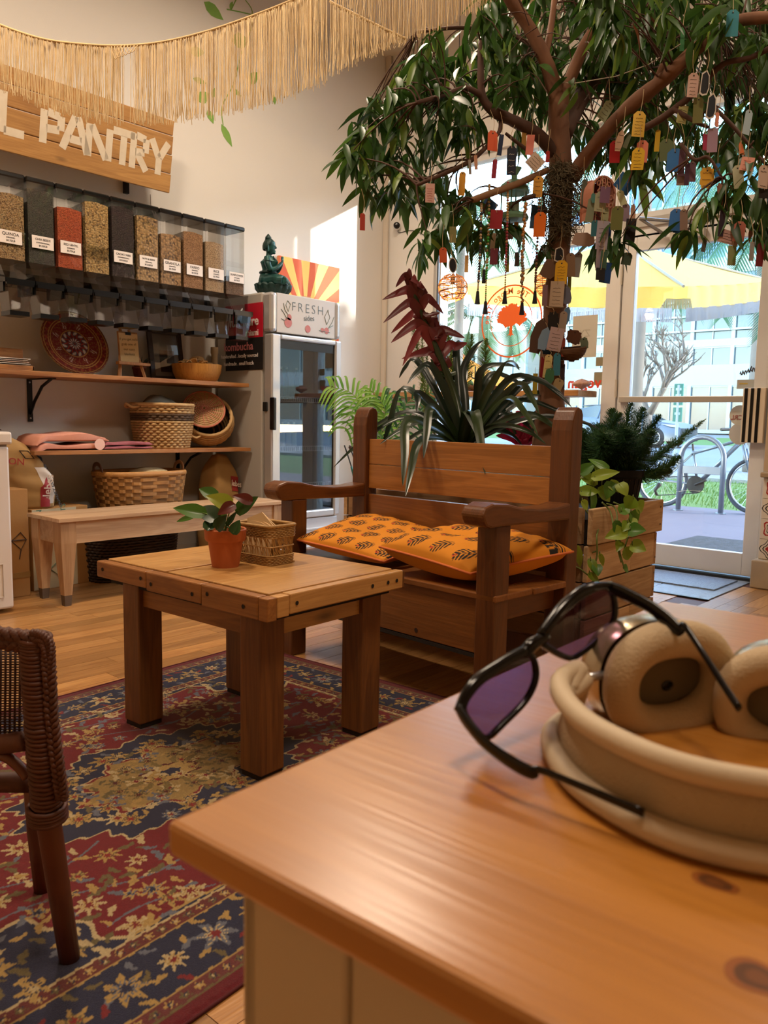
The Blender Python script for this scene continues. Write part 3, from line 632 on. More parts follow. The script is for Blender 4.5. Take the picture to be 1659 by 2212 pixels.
straw = plain('#c9a672', .75, c2='#a07c4c', scale=40, amt=.5); strawd = plain('#5f4730', .75, c2='#45321f', scale=40); pinkst = plain('#b8705a', .75); splint = wood('#bd8a4c', '#8a5c2a', 'x', .6, 1, 0, .1); hamp = plain('#4a3524', .75, c2='#2c1e13', scale=30)
def cloth(parent, name, m, fn, nu=24, nv=18, th=.012):
    b = B(); b.grid(fn, nu, nv); o = b.build(name, m, parent, True); s_ = o.modifiers.new('thick', 'SOLIDIFY'); s_.thickness = th; s_.offset = 1; return o
t = thing('woven_basket', 'straw basket with a dark stripe holding a grey cloth, on the lower shelf', 'basket', (2.87, 4.445, .758))
rf = lambda v: .158+.03*math.sin(v*1.7)
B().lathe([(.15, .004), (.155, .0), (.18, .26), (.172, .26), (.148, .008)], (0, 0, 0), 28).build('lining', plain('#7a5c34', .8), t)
for z0, z1, m, rw, nm in ((.0, .17, straw, 11, 'lower_weave'), (.17, .215, strawd, 3, 'dark_stripe'), (.215, .262, straw, 3, 'upper_weave')): stuff(weave(B(), lambda v, z0=z0, z1=z1: rf(lerp(z0, z1, v)/.262), z0, z1, rw, 26, .0042, .0062).build(nm, m, t, True))
B().tube(ring_pts(.192, .268), .011, 8, closed=True).build('rim', straw, t, True)
for s_, nm in ((-1, 'handle'), (1, 'handle')): B().tube(cat([(s_*.185, -.04, .255), (s_*.232, -.035, .25), (s_*.25, 0, .21 if s_ > 0 else .27), (s_*.232, .035, .25), (s_*.185, .04, .255)], 5), .008, 6).build(nm, straw, t, True)
g = tag(B().build('folded_cloth', plain('#6d6c61', .9)), 'grey cloth bundled inside the dark-striped straw basket', 'cloth'); bpy.data.objects.remove(g)
def gc(u, v):
    a = 2*PI*u; r = .001+.15*v; return (2.87-.02+r*math.cos(a)*1.0, 4.445+r*.9*math.sin(a), .758+.325-.11*v**2.5+.02*v*math.sin(3*a+4*v)-.02*v*math.cos(a))
b = B(); b.grid(gc, 30, 12, True); tag(b.build('folded_cloth', plain('#77766a', .9, c2='#5f5f55', scale=10, bump=.2), None, True), 'grey cloth bundled inside the dark-striped straw basket', 'cloth')
# round lidded basket lying tilted
t = thing('lidded_basket', 'round coiled basket tipped over with its ribbed lid ajar, beside the fridge', 'basket', (3.2, 4.43, .758+.172))
ax = Vector((-.42, -.72, .5)).normalized(); M = frame((0, 0, 0), ax.orthogonal(), ax.cross(ax.orthogonal()))
zz_ = M.to_3x3() @ Vector((0, 0, 1))
def pf(v): return math.sqrt(max(0, 1-(v*1.55-1)**2))*.168
b = B()
for j in range(15):
    v = (j+.5)/15; r = max(.02, pf(v)); z = -.13+.205*v
    b.tube([M @ Vector((r*math.cos(a)*(1+.012*(-1)**i), r*math.sin(a)*(1+.012*(-1)**i), z)) for i, a in enumerate([2*PI*k/56 for k in range(56)])], (.008), 5, closed=True)
stuff(b.build('coiled_body', straw, t, True))
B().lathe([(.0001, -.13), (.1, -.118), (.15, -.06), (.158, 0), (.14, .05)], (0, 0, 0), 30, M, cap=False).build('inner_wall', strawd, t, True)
lid_c = M @ Vector((0, 0, .085)) + Vector((-.035, -.0, .03))
b = B()
for j in range(10):
    r = .012+j*.0122; b.tube([M @ Vector((r*math.cos(a), r*math.sin(a), .012*math.cos(j*.16)+.002*(-1)**i)) + lid_c for i, a in enumerate([2*PI*k/40 for k in range(40)])], .0066, 5, closed=True)
lidm = plain('#c7a878', .75, c2='#9b744a', scale=40); ld = b.build('lid', lidm, t, True); stuff(ld)
b = B()
for i in range(20):
    a = 2*PI*i/20; b.tube([M @ Vector((r*math.cos(a+.25*r/.12), r*math.sin(a+.25*r/.12), .021)) + lid_c for r in (.01, .05, .09, .12)], .0022, 4)
b.build('rib', pinkst, ld); B().tube([M @ Vector((.132*math.cos(a), .132*math.sin(a), .004)) + lid_c for a in np.linspace(0, 2*PI, 41)[:-1]], .006, 6, closed=True).build('lid_edge', pinkst, ld, True)
B().tube([M @ Vector((.15*math.cos(a), .15*math.sin(a), .07)) for a in np.linspace(0, 2*PI, 41)[:-1]], .011, 6, closed=True).build('rim', straw, t, True)
B().tube([M @ Vector(q) for q in cat([(.15, -.04, .06), (.19, -.03, .08), (.2, 0, .085), (.19, .03, .08), (.15, .04, .06)], 4)], .007, 6).build('handle', straw, t, True)
# towels
def fold(x0, x1, y0, y1, z, hf):
    def fn(u, v): return (lerp(x0, x1, u), lerp(y0, y1, v), z+hf(u, v))
    return fn
def folded(name, label, m, x0, x1, y0, y1, z, H, cat_='towel', layers=2, seed=1, slump=0):
    r = random.Random(seed); ph = [r.uniform(0, 6) for _ in range(6)]; b = B(); nu = 34
    # a closed, softly rounded stack
    for L in range(layers):
        za, zb_ = z+H*L/layers, z+H*(L+1)/layers*.985
        def fn(u, v, za=za, zb_=zb_, L=L):
            a = 2*PI*v; e = .35; cx_, cz_ = math.cos(a), math.sin(a); sy_ = math.copysign(abs(cx_)**e, cx_); s2 = math.copysign(abs(cz_)**e, cz_)
            hh = (zb_-za)*(.75+.3*math.sin(u*7+ph[L])*math.sin(u*3+ph[L+1])+.25*u*(1-u)*4*(1 if L else .3)); env = min(1, u*14+.15, (1-u)*14+.15)
            yy = lerp(y0, y1, .5+.5*sy_*(.94+.06*math.sin(u*9+ph[2])))
            return (lerp(x0, x1, u)+.012*math.sin(v*14+ph[3]), yy, za+hh*env*(.5+.5*s2)+.004+slump*max(0, .16-u)*-1)
        b.grid(lambda u, v, f=fn: f(v, u), 22, nu, True)
        k = len(b.v)-22*nu; b.f.append(tuple(k+q for q in range(21, -1, -1))); b.f.append(tuple(len(b.v)-22+q for q in range(22)))
    o = b.build(name, m, None, True, autos=True); return tag(o, label, cat_)
pk = plain('#d6967e', .9, c2='#c78670', scale=30, bump=.3, bscale=400)
tw = folded('folded_towel', 'folded peach pink towel at the left end of the lower shelf', pk, 1.97, 2.40, 4.262, 4.55, .758, .088, seed=4, slump=.15)
B().lathe([(.028, 0), (.032, .0006)], (0, 0, 0), 24, frame((2.34, 4.2585, .79), (1, 0, 0), (0, 0, 1)), cap=True).build('round_tag', plain('#e4b9a8', .8), tw)
folded('folded_cloth', 'folded mauve cloths between the pink towel and the striped basket', plain('#8f4a52', .9, c2='#a8646a', scale=25, bump=.3, bscale=300), 2.38, 2.70, 4.262, 4.42, .758, .042, 'cloth', 2, 9)
# red plate leaning on the wall
t = thing('decorative_plate', 'large round red plate with gold scrollwork leaning above the upper shelf', 'plate', (2.345, 4.50, 1.18))
PR = .20; tl = .42; pz = Vector((0, -math.cos(tl), math.sin(tl))); PM = frame((0, .035, PR*math.cos(tl)), (1, 0, 0), Vector((0, math.sin(tl), math.cos(tl))))
nu, nv = 180, 46; vs = []; cols = []
def plate_col(r, a):
    base = np.array(srgb('#6d130f')[:3]); gold_ = np.array(srgb('#b08a45')[:3]); wh = np.array(srgb('#c9b9a8')[:3]); gr = np.array(srgb('#3d5560')[:3]); c = base
    if r < .40:
        k = abs(math.sin(6*a+r*9))*abs(math.sin(14*r)); c = base*.6
        if k > .72: c = wh*.8
        elif k > .45: c = gr
        elif (math.sin(12*a-20*r)) > .75: c = np.array(srgb('#8f2a1c')[:3])
    elif abs(r-.42) < .015 or abs(r-.74) < .014 or abs(r-.96) < .012 or abs(r-.80) < .006: c = gold_
    elif r < .74:
        m_ = (a*8/(2*PI)) % 1-.5; d = math.hypot(m_*1.9*r, (r-.58)*1.6); s_ = math.sin(30*(r-.58)+m_*40)
        if d < .16 and s_ > .55: c = wh*.85
        elif d < .02: c = gold_
        elif math.sin(26*a+8*math.sin(r*30)) > .93: c = gold_*.55
    else:
        m_ = (a*22/(2*PI)) % 1-.5
        if math.hypot(m_*.55, (r-.87)*2) < .09: c = np.array(srgb('#8f3a22')[:3])
        elif math.sin(44*a)*math.sin(40*r) > .8: c = gold_*.6
    return tuple(c)+(1,)
for j in range(nv):
    rr_ = j/(nv-1); z = .0 if rr_ < .42 else .018*((rr_-.42)/.58)**1.2
    for i in range(nu):
        a = 2*PI*i/nu; rad = rr_*PR*(1+(.012*math.sin(a*44) if j == nv-1 else 0)); vs.append(PM @ Vector((rad*math.cos(a), rad*math.sin(a), z))); cols.append(plate_col(rr_, a))
b = B(); b.add(vs, [(j*nu+i, j*nu+(i+1) % nu, (j+1)*nu+(i+1) % nu, (j+1)*nu+i) for j in range(nv-1) for i in range(nu)])
pl = b.build('dish', vcol('plate', .4), t, True, colors=cols); s_ = pl.modifiers.new('thick', 'SOLIDIFY'); s_.thickness = .006; s_.offset = -1
B().tube([PM @ Vector((PR*1.005*math.cos(a), PR*1.005*math.sin(a), .018)) for a in np.linspace(0, 2*PI, 61)[:-1]], .004, 6, closed=True).build('edge', plain('#8a6a35', .5), t, True)
# letter rack with papers
lw_ = wood('#a9743c', '#79491f', 'x', .5, 2, 0, .1)
t = thing('letter_rack', 'small wooden letter rack holding a pile of papers at the left frame edge', 'rack', (1.885, 4.4, 1.18))
B().box(-.2, .125, .06, .072, 0, .125).box(-.2, .125, -.07, -.06, 0, .03).box(-.2, .125, -.07, .072, 0, .008).box(.115, .125, -.07, .06, 0, .03).box(-.2, -.06, -.075, -.06, .03, .09).build('tray', lw_, t, bevel=.002)
for i in range(7):
    o = B().box(-.12+.004*i, .112-.006*(i % 3), -.055, .05, .01+i*.009, .0135+i*.009, ).build('paper', (PAPER, plain('#d9c0a8', .8), plain('#cfc4b6', .8))[i % 3], t)
# little easel with handwritten note
t = thing('tabletop_easel', 'miniature wooden easel on the upper shelf between red plate and picture frame', 'easel', (2.635, 4.42, 1.18))
EL = wood('#bb8448', '#8c5a28', 'z', .5, 2, 0, .1)
def slat(p0, p1, w, name='leg'): B().tube([p0, p1], (w, w*.55), 4).build(name, EL, t)
for s_ in (-1, 1): slat((s_*.085, -.03, 0), (s_*.028, .055, .29), .011)
slat((0, .14, 0), (0, .05, .27), .01); B().box(-.105, .105, -.058, -.02, .075, .092).build('ledge', EL, t, bevel=.002)
B().box(-.066, .066, -.012, -.004, .092, .275, M=Matrix.Rotation(-.13, 4, 'X')).build('backboard', EL, t)
o = B().box(-.062, .062, -.017, -.013, .095, .265, M=Matrix.Rotation(-.13, 4, 'X')).build('note', plain('#d3b078', .8), t)
b = B(); r = random.Random(5); RX = Matrix.Rotation(-.13, 4, 'X')
for j, ln in enumerate(("if you get cold", "grab one of", "our cozy", "blankets")): b.text(ln, .021, RX @ frame((0, -.0176, .23-j*.03), (1, 0, .04), (0, 0, 1)), .0002)
b.build('handwriting', plain('#6d5a34', .8), o); B().box(-.018, .018, -.02, -.016, .255, .272, M=RX).build('clip', BLACK_METAL, o)
# succulent in a small clay pot behind the easel
t = thing('small_succulent', 'tiny spiky succulent in a clay pot behind the miniature easel', 'plant', (2.775, 4.55, 1.18))
B().lathe([(.028, 0), (.04, .065), (.043, .065), (.043, .08), (.037, .08), (.035, .07), (.0001, .068)], (0, 0, 0), 18).build('pot', plain('#6e3222', .7), t, True)
b = B()
for i in range(16):
    a = i*2.4; L = .05+.02*(i % 3); b.tube([(.008*math.cos(a), .008*math.sin(a), .07), (L*.6*math.cos(a), L*.6*math.sin(a), .10+.004*i % .03), (L*math.cos(a), L*math.sin(a), .105+.003*i)], [.006, .005, .0006], 5)
b.build('leaves', leafmat('#2f3b30', '#46543f'), t, True)
# picture frame
t = thing('picture_frame', 'dark wooden picture frame leaning behind the wooden bowl', 'picture frame', (2.98, 4.53, 1.18))
TM = Matrix.Rotation(-.16, 4, 'X'); fm_ = wood('#3a2a1e', '#241811', 'z', .5, 1, 0, .1); fw_, fh_ = .125, .335
for a in ((-fw_, -fw_+.032, 0, .018, 0, fh_), (fw_-.032, fw_, 0, .018, 0, fh_), (-fw_+.032, fw_-.032, 0, .018, 0, .032), (-fw_+.032, fw_-.032, 0, .018, fh_-.032, fh_)): B().box(*a, M=TM).build('frame_side', fm_, t, bevel=.002)
B().box(-fw_+.03, fw_-.03, .008, .014, .03, fh_-.03, M=TM).build('mount', plain('#8b8680', .5), t); B().box(-.05, .06, .0065, .0075, .06, .2, M=TM).build('dark_print', plain('#3b2f26', .5), t); B().box(-.05, .06, .006, .007, .17, .2, M=TM).build('brown_strip', plain('#7d5a38', .5), t)
B().box(-fw_+.03, fw_-.03, .003, .005, .03, fh_-.03, M=TM).build('pane', glass((.97, .97, .97), .12), t)
# bowl with wooden shavings
t = thing('wooden_bowl', 'turned pale wooden bowl at the right end of the upper shelf', 'bowl', (3.10, 4.40, 1.18))
B().lathe([(.0001, 0), (.115, 0), (.135, .02), (.152, .06), (.158, .108), (.150, .108), (.142, .06), (.12, .02), (.0001, .012)], (0, 0, 0), 40).build('bowl_body', wood('#bf8a44', '#9a6526', 'z', .4, 2.5, 0, .05), t, True, autos=True)
chm = [plain('#d6ab70', .7), plain('#c4955a', .7), plain('#e0bc86', .7)]; r = random.Random(11); cm = []
for k in range(3):
    b = B(); L = .075; b.grid(lambda u, v, k=k: ((u-.5)*L, (v-.5)*.036, .014*math.sin(u*3.1)*(1 if k else .3)+.006*math.sin(v*3+k)), 6, 4); cm.append(b.mesh('wood_chip', chm[k]))
for i in range(34):
    a = r.uniform(0, 2*PI); rad = .115*math.sqrt(r.random()); o = inst('wood_chip', cm[i % 3], Matrix.Translation((3.10+rad*math.cos(a), 4.40+rad*math.sin(a), 1.18+.085+.055*(1-rad/.13)+r.uniform(-.01, .018))) @ Euler((r.uniform(-.7, .7), r.uniform(-.7, .7), r.uniform(0, 6))).to_matrix().to_4x4())
    s_ = o.modifiers.new('thick', 'SOLIDIFY'); s_.thickness = .004; tag(o, 'curled wooden chip heaped in the pale wooden bowl', 'wood chip', 'wooden chips in the bowl')
tag(B().lathe([(.022, 0), (.022, .2), (.026, .21), (.026, .25), (.0001, .25)], (3.385, 4.6, 1.18), 16).build('cardboard_tube', plain('#b79f7c', .7), None, True, autos=True), 'upright beige cardboard tube standing against the wall beside the fridge', 'tube')
tag(B().lathe([(.0001, 0), (.03, .002), (.045, .03), (.043, .055), (.028, .075), (.0001, .08)], (3.3, 4.56, 1.18), 20).build('pebble', plain('#5a5145', .7, c2='#443c33', scale=40), None, True), 'dark round stone behind the wooden bowl next to the cardboard tube', 'stone')
# ================================================================ ALONG THE PANTRY WALL, ON THE FLOOR
pw_ = wood('#cfab82', '#ab8259', 'x', .55, .8, .3, .12); pwz = wood('#c69e72', '#a0764c', 'z', .55, .8, .3, .12); smoke = plain('#43372c', .7, c2='#6f5a44', scale=14)
t = thing('pine_bench', 'long low pale pine bench with tapered legs in front of the pantry wall', 'bench', (1.85, 3.775, 0)); BL = 1.47; BD = .345
B().box(0, BL, 0, .175, .427, .447).build('seat_board', pw_, t, bevel=.002); B().box(0, BL, .1765, BD, .427, .447).build('seat_board', pw_, t, bevel=.002)
for y0 in (.02, BD-.04): B().box(.07, BL-.07, y0, y0+.02, .315, .427).build('apron', pw_, t)
for x0 in (.025, BL-.045): B().box(x0, x0+.02, .07, BD-.07, .315, .427).build('apron', pw_, t)
for x0 in (.015, BL-.095):
    for y0 in (.012, BD-.092):
        L = B().hexa([(x0+.02, y0+.018, .055), (x0+.06, y0+.018, .055), (x0+.06, y0+.06, .055), (x0+.02, y0+.06, .055)], [(x0, y0, .32), (x0+.08, y0, .32), (x0+.08, y0+.08, .32), (x0, y0+.08, .32)]).box(x0, x0+.08, y0, y0+.08, .32, .427).build('leg', pwz, t)
        B().hexa([(x0+.024, y0+.022, 0), (x0+.056, y0+.022, 0), (x0+.056, y0+.056, 0), (x0+.024, y0+.056, 0)], [(x0+.02, y0+.018, .055), (x0+.06, y0+.018, .055), (x0+.06, y0+.06, .055), (x0+.02, y0+.06, .055)]).build('scuffed_foot', smoke, L)
# chest freezer
t = thing('chest_freezer', 'white chest freezer cut by the left edge of the photograph', 'freezer', (1.665, 3.87, 0)); fz = plain('#d6cabd', .35)
B().box(-.9, 0, 0, .6, .02, .80).build('body', fz, t, bevel=.012); B().box(-.91, .012, -.012, .61, .808, .868).build('lid', fz, t, bevel=.012); B().box(-.89, -.01, .005, .59, .798, .81).build('gasket', plain('#8c8378', .6), t)
B().tube([(-.05, -.002, .08), (-.05, -.002, .24), (-.3, -.002, .24), (-.3, -.002, .08)], .003, 5, closed=True).build('vent_outline', plain('#bfb3a5', .4), t)
folded('folded_cloth', 'dark maroon cloth lying on top of the white chest freezer', plain('#3b1d20', .9), 1.35, 1.68, 4.0, 4.3, .868, .03, 'cloth', 1, 2)
# cardboard boxes
cb = plain('#a5763f', .8, c2='#94682f', scale=6, bump=.1); cbw = plain('#b7a888', .8)
a, c = onZ(2, 1300, 0), onZ(60, 1286, 0); t = thing('cardboard_box', 'plain brown cardboard box standing between the white freezer and the cashew box', 'box', (1.69, 4.17, 0), .05)
B().box(0, .195, 0, .3, 0, .565).build('carton', cb, t, bevel=.003); B().box(.0, .195, -.002, 0, .1, .13).build('tape', plain('#8f6a35', .5), t)
b = B(); b.tube([(.1, -.0015, .30), (.15, -.0015, .34), (.18, -.0015, .30), (.15, -.0015, .25)], .003, 4, closed=True).tube([(.1, -.0015, .30), (.18, -.0015, .30)], .003, 4).tube([(.15, -.0015, .25), (.14, -.0015, .2)], .003, 4).build('leaf_print', plain('#3a2412', .8), t)
t = thing('cashew_box', 'whitish cardboard carton printed VIETNAM CASHEW NUTS behind the pine bench', 'box', (1.935, 4.255, 0), .12)
B().box(0, .345, 0, .22, 0, .445).build('carton', cb, t, bevel=.003); f_ = B().box(.003, .27, -.0012, 0, .003, .442).build('white_face', cbw, t)
gr_ = plain('#4d6a54', .8); RT = frame((.19, -.0018, .22), (0, 0, 1), (-1, 0, 0))
B().text('VIETNAM CASHEW NUTS', .043, RT, .0002, .0004).text('HOANG GIA LUAN', .045, frame((.045, -.0018, .25), (0, 0, 1), (-1, 0, 0)), .0002, .0003).text('TRADING AND SERVICES', .016, frame((.135, -.0018, .3), (0, 0, 1), (-1, 0, 0)), .0002).build('lettering', gr_, f_)
B().tube([(.1, -.0018, .11), (.15, -.0018, .07), (.15, -.0018, .15)], .004, 4, closed=True).build('triangle_mark', gr_, f_)
# sacks
def sack(name, label, m, loc, rz, w, d, h, lean, seed, cat_='sack'):
    r = random.Random(seed); ph = [r.uniform(0, 6) for _ in range(8)]; t = thing(name, label, cat_, loc, rz)
    def fn(u, v):
        a = 2*PI*u; c, s_ = math.cos(a), math.sin(a); e = .55; ux, uy = math.copysign(abs(c)**e, c), math.copysign(abs(s_)**e, s_)
        k = 1-.10*(1-math.sin(min(1, v*1.5)*PI/2)) - (.55*max(0, (v-.78)/.22)**1.5)
        wr = 1+.035*math.sin(5*a+ph[0]+6*v)+.03*math.sin(9*v*PI+ph[1]+3*a)*(v > .12)
        z = h*v*(1-.04*math.sin(a+ph[2])); bend = lean*(max(0, v-.25)/.75)**1.6
        return (ux*w/2*k*wr+bend, uy*d/2*k*wr*(1-.45*max(0, v-.6)), z)
    b = B(); nu, nv = 48, 30; b.grid(fn, nu, nv, True); b.f.append(tuple(range(nu-1, -1, -1))); b.f.append(tuple((nv-1)*nu+q for q in range(nu)))
    b.build('sack_body', m, t, True); return t, fn
kr = plain('#b08a54', .8, c2='#95703c', scale=6, bump=.35, bscale=18)
t, fn = sack('coffee_sack', 'slumped kraft coffee sack with red Celebes print leaning over the freezer', kr, (1.985, 4.37, .447), -.3, .25, .2, .42, -.2, 3)
def patch(fn, u0, u1, v0, v1, nm, m, par, off=1.012, shape=None, n=14):
    def g(i, j):
        u, v = lerp(u0, u1, i), lerp(v0, v1, j) if not shape else shape(i, j); p = Vector(fn(u, v)); cx = Vector((fn(0, v)[0]+fn(.5, v)[0], 0, 0))*.5; q = Vector((p.x-cx.x, p.y, 0)); return p+q*(off-1)+Vector((0, 0, 0))
    b = B(); b.grid(g, n, n); return b.build(nm, m, par, True)
patch(fn, .79, .93, .06, .55, 'white_panel', plain('#c9bcae', .8), t); patch(fn, .77, .855, .02, .40, 'red_panel', plain('#8f1f22', .7), t, 1.02, lambda i, j: .40*j*(1-.35*(1-i)*j)+.02)
def surf_text(fn, txt, u, v, size, m, par, off=.006, twist=PI/2, nm='lettering'):
    p = Vector(fn(u, v)); du = (Vector(fn(u+.01, v))-Vector(fn(u-.01, v))).normalized(); dv = (Vector(fn(u, v+.01))-Vector(fn(u, v-.01))).normalized(); n_ = du.cross(dv).normalized()
    x = du*math.cos(twist)+dv*math.sin(twist); return B().text(txt, size, frame(p+n_*off, x, n_.cross(x)), .0004, .0008).build(nm, m, par)
surf_text(fn, 'Celebes', .818, .22, .062, plain('#d8c3b0', .8), t, .008); surf_text(fn, 'QUALITY COCONUT', .895, .30, .026, INK, t, .006); surf_text(fn, 'NATION', .70, .62, .05, plain('#8a2a1c', .8), t, .006, 0)
for u0, v0 in ((.78, .66), (.66, .78)):
    B().tube([Vector(fn(a, c))*1.01 for a, c in ((u0, v0), (u0+.06, v0), (u0+.06, v0+.1), (u0, v0+.1))], .003, 4, closed=True).build('printed_square', INK, t)
folded('blue_cloth', 'crumpled blue cloth tucked behind the slumped coffee sack', plain('#3f5468', .9, c2='#2a3b52', scale=12), 1.95, 2.12, 4.50, 4.62, .62, .2, 'cloth', 1, 6)
t2, fn2 = sack('coffee_sack', 'upright brown paper sack with red print beside the fridge', kr, (3.27, 4.42, 0), .2, .25, .2, .69, .02, 8)
sp_ = patch(fn2, .76, .86, .66, .80, 'red_print', plain('#9b2a24', .7), t2, 1.02); surf_text(fn2, 'lebes', .815, .73, .055, plain('#e0c9b6', .8), t2, .008, 0)
# hamper under the bench and the baskets behind it
t = thing('woven_hamper', 'big dark brown woven hamper on the floor under the pine bench', 'hamper', (2.55, 4.36, 0), .0)
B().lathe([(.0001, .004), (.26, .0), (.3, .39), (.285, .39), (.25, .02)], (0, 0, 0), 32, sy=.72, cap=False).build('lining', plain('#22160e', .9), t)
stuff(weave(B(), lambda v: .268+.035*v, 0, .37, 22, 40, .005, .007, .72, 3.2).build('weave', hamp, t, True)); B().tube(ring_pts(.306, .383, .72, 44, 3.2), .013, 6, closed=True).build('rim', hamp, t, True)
t = thing('splint_basket', 'wide honey-coloured splint basket with leather handles standing behind the pine bench', 'basket', (2.66, 4.37, .398))
wf = lambda v: .245+.03*v
b = B(); cols_ = 30; rows_ = 10
for j in range(rows_):
    for i in range(cols_):
        if (i+j) % 2: continue
        z0, z1 = .215*j/rows_, .215*(j+1)/rows_; q = []
        for z in (z0+.001, z1-.001):
            r = wf(z/.215)
            for a, o in ((i-.55, .0), (i-.3, .006), (i+.3, .006), (i+.55, 0)):
                an = 2*PI*a/cols_; c, s_ = math.cos(an), math.sin(an); e = 2/3.; q.append((math.copysign(abs(c)**e, c)*(r+o), math.copysign(abs(s_)**e, s_)*(r*.62+o), z))
        b.add(q, [(k, k+1, k+5, k+4) for k in range(3)]+[(0, 4, 5, 6, 7, 3, 2, 1)])
stuff(b.build('splints', splint, t)); b = B()
def sk(u, v): a = 2*PI*u; c, s_ = math.cos(a), math.sin(a); e = 2/3.; r = wf(v)-.0; return (math.copysign(abs(c)**e, c)*r, math.copysign(abs(s_)**e, s_)*r*.62, .215*v)
b.grid(sk, 60, 3, True); b.f.append(tuple(range(59, -1, -1))); b.build('stakes', plain('#8a5f2e', .7), t)
B().tube(ring_pts(.277, .215, .62, 48, 3.), (.016, .008), 6, closed=True).build('rim', splint, t, True)
lea = plain('#5b3a24', .5); leb = plain('#b98c66', .5)
for s_, m in ((-1, lea), (1, leb)): B().tube(cat([(s_*.272, -.05, .2), (s_*.278, -.04, .255), (s_*.28, 0, .275), (s_*.278, .04, .255), (s_*.272, .05, .2)], 5), (.003, .014), 6).build('handle', m, t, True)
tag(B().lathe([(.0001, .06), (.06, .056), (.11, .04), (.135, .0)], (2.72, 4.37, .585), 30).build('straw_hat', plain('#c9b48a', .8, c2='#a08a60', scale=60, bump=.5), None, True), 'woven straw dome peeking out of the honey splint basket', 'hat')
tin = thing('metal_tin', 'round yellowish metal tin behind the pine bench beside the coffee sack', 'tin', (2.2, 4.585, 0)); B().lathe([(.066, 0), (.066, .44), (.069, .444), (.069, .452), (.064, .452), (.062, .446), (.0001, .446)], (0, 0, 0), 30).build('can', plain('#9a8a52', .4, .4), tin, True, autos=True)
B().lathe([(.0001, .4465), (.06, .4465)], (0, 0, 0), 30, cap=False).build('lid', plain('#b9b7ae', .3, .6), tin)
# ================================================================ COFFEE TABLE
ct = wood('#c99a5c', '#a27038', 'x', .38, .9, .6, .12, coat=.2); cty = wood('#a06a34', '#6d421c', 'y', .45, .9, .6, .12); ctz = wood('#7f4f22', '#553013', 'z', .5, .9, .6, .08); blackish = plain('#120c08', .8)
t = thing('coffee_table', 'rustic square-legged wooden coffee table standing on the red rug', 'coffee table', (1.268, 1.512, 0), math.radians(2.3)); TX, TY, TZ = .543, .775, .51
B().box(.03, TX-.03, .03, TY-.03, .44, .472).build('subframe', blackish, t)
B().box(.039, TX-.006, .039, .464, .472, TZ).build('top_board', ct, t, bevel=.003); B().box(.039, TX-.006, .478, TY-.002, .472, TZ).build('top_board', ct, t, bevel=.003)
B().box(.03, TX-.03, .08, TY-.05, .468, .47).build('dark_gap', blackish, t)
for y0, y1, zb_ in ((.036, .262, .447), (.264, .515, .452), (.517, TY, .458)): B().box(0, .032, y0, y1, zb_, TZ-.002).build('edge_block', cty, t, bevel=.004)
B().box(.0, .032, .0, .034, .447, TZ-.003).build('corner_block', cty, t, bevel=.003)
B().box(.034, .075, .0, .032, .452, TZ-.003).build('corner_block', ct, t, bevel=.003); B().box(.077, TX, .0, .032, .455, TZ-.001).build('edge_block', ct, t, bevel=.004); B().box(TX-.004, TX+.004, .0, .035, .458, TZ-.004).build('corner_block', ctz, t)
for p in ((0, .09), (0, .235), (0, .30), (0, .49), (0, .54), (0, .74)):
    B().lathe([(.0001, 0), (.006, .001)], (-.0008, p[1], .485-.01*(p[1] % .1 > .05)), 10, frame((0, 0, 0), (0, -1, 0), (0, 0, 1))).build('nail_hole', blackish, t)
for x in (.10, .4, .47, .51): B().lathe([(.0001, 0), (.006, .001)], (x, -.0008, .482), 10, frame((0, 0, 0), (1, 0, 0), (0, 0, 1))).build('nail_hole', blackish, t)
LEGW = .083
for i, x0 in enumerate((.028, TX-.035-LEGW)):
    for j, y0 in enumerate((.055, TY-.095-LEGW)): 
        L = B().box(x0, x0+LEGW, y0, y0+LEGW, .02, .45).build('leg', ctz, t, bevel=.004); B().box(x0+.004, x0+LEGW-.004, y0+.004, y0+LEGW-.004, .0062, .02).build('worn_foot', plain('#1d120b', .8), L)
for x0 in (.045, TX-.09): B().box(x0, x0+.04, .13, TY-.17, .385, .447).build('apron', cty, t)
for y0 in (.07, TY-.14): B().box(.11, TX-.118, y0, y0+.04, .385, .447).build('apron', ct, t)

# anthurium in a terracotta pot
po = onZ(482, 1226, .51); po = Vector((po.x+.02, po.y+.015, .51))
t = thing('anthurium_plant', 'anthurium with green and maroon leaves in a terracotta pot on the coffee table', 'plant', po); terra = plain('#b8622f', .65, c2='#a04e24', scale=14, amt=.4, bump=.06, bscale=200)
B().lathe([(.0001, 0), (.040, 0), (.0515, .078), (.057, .078), (.0605, .084), (.0625, .112), (.060, .115), (.056, .113), (.052, .09), (.0001, .09)], (0, 0, 0), 44).build('pot', terra, t, True, autos=True)
B().lathe([(.0001, .100), (.03, .102), (.054, .098)], (0, 0, 0), 20).build('soil', plain('#1c130d', .9, bump=1, bscale=120), t)
def heart(L, Wd, curl=.25, fold=.25, n=10):
    b = B()
    def fn(u, v):
        s_ = u; w = Wd*(math.sin(PI*min(1, s_**.62))**.85)*(1 if s_ < .98 else .2); y = (v-.5)*2; back = .16*L*(1-abs(y))*0
        x = L*(s_*1.08-.08) - (.10*L*abs(y)**1.5 if s_ < .18 else 0)
        return (x, y*w/2, -curl*L*s_*s_+fold*w*abs(y)*.5)
    b.grid(fn, n, 7); return b
gA = leafmat('#2c4a1c', '#4f7a2c', .3); gB = leafmat('#7b8a24', '#9fa63a', .3); gC = leafmat('#1d3518', '#35562a', .3); mar = leafmat('#4a1a16', '#6b2a20', .3); stg = plain('#5f7a35', .5)
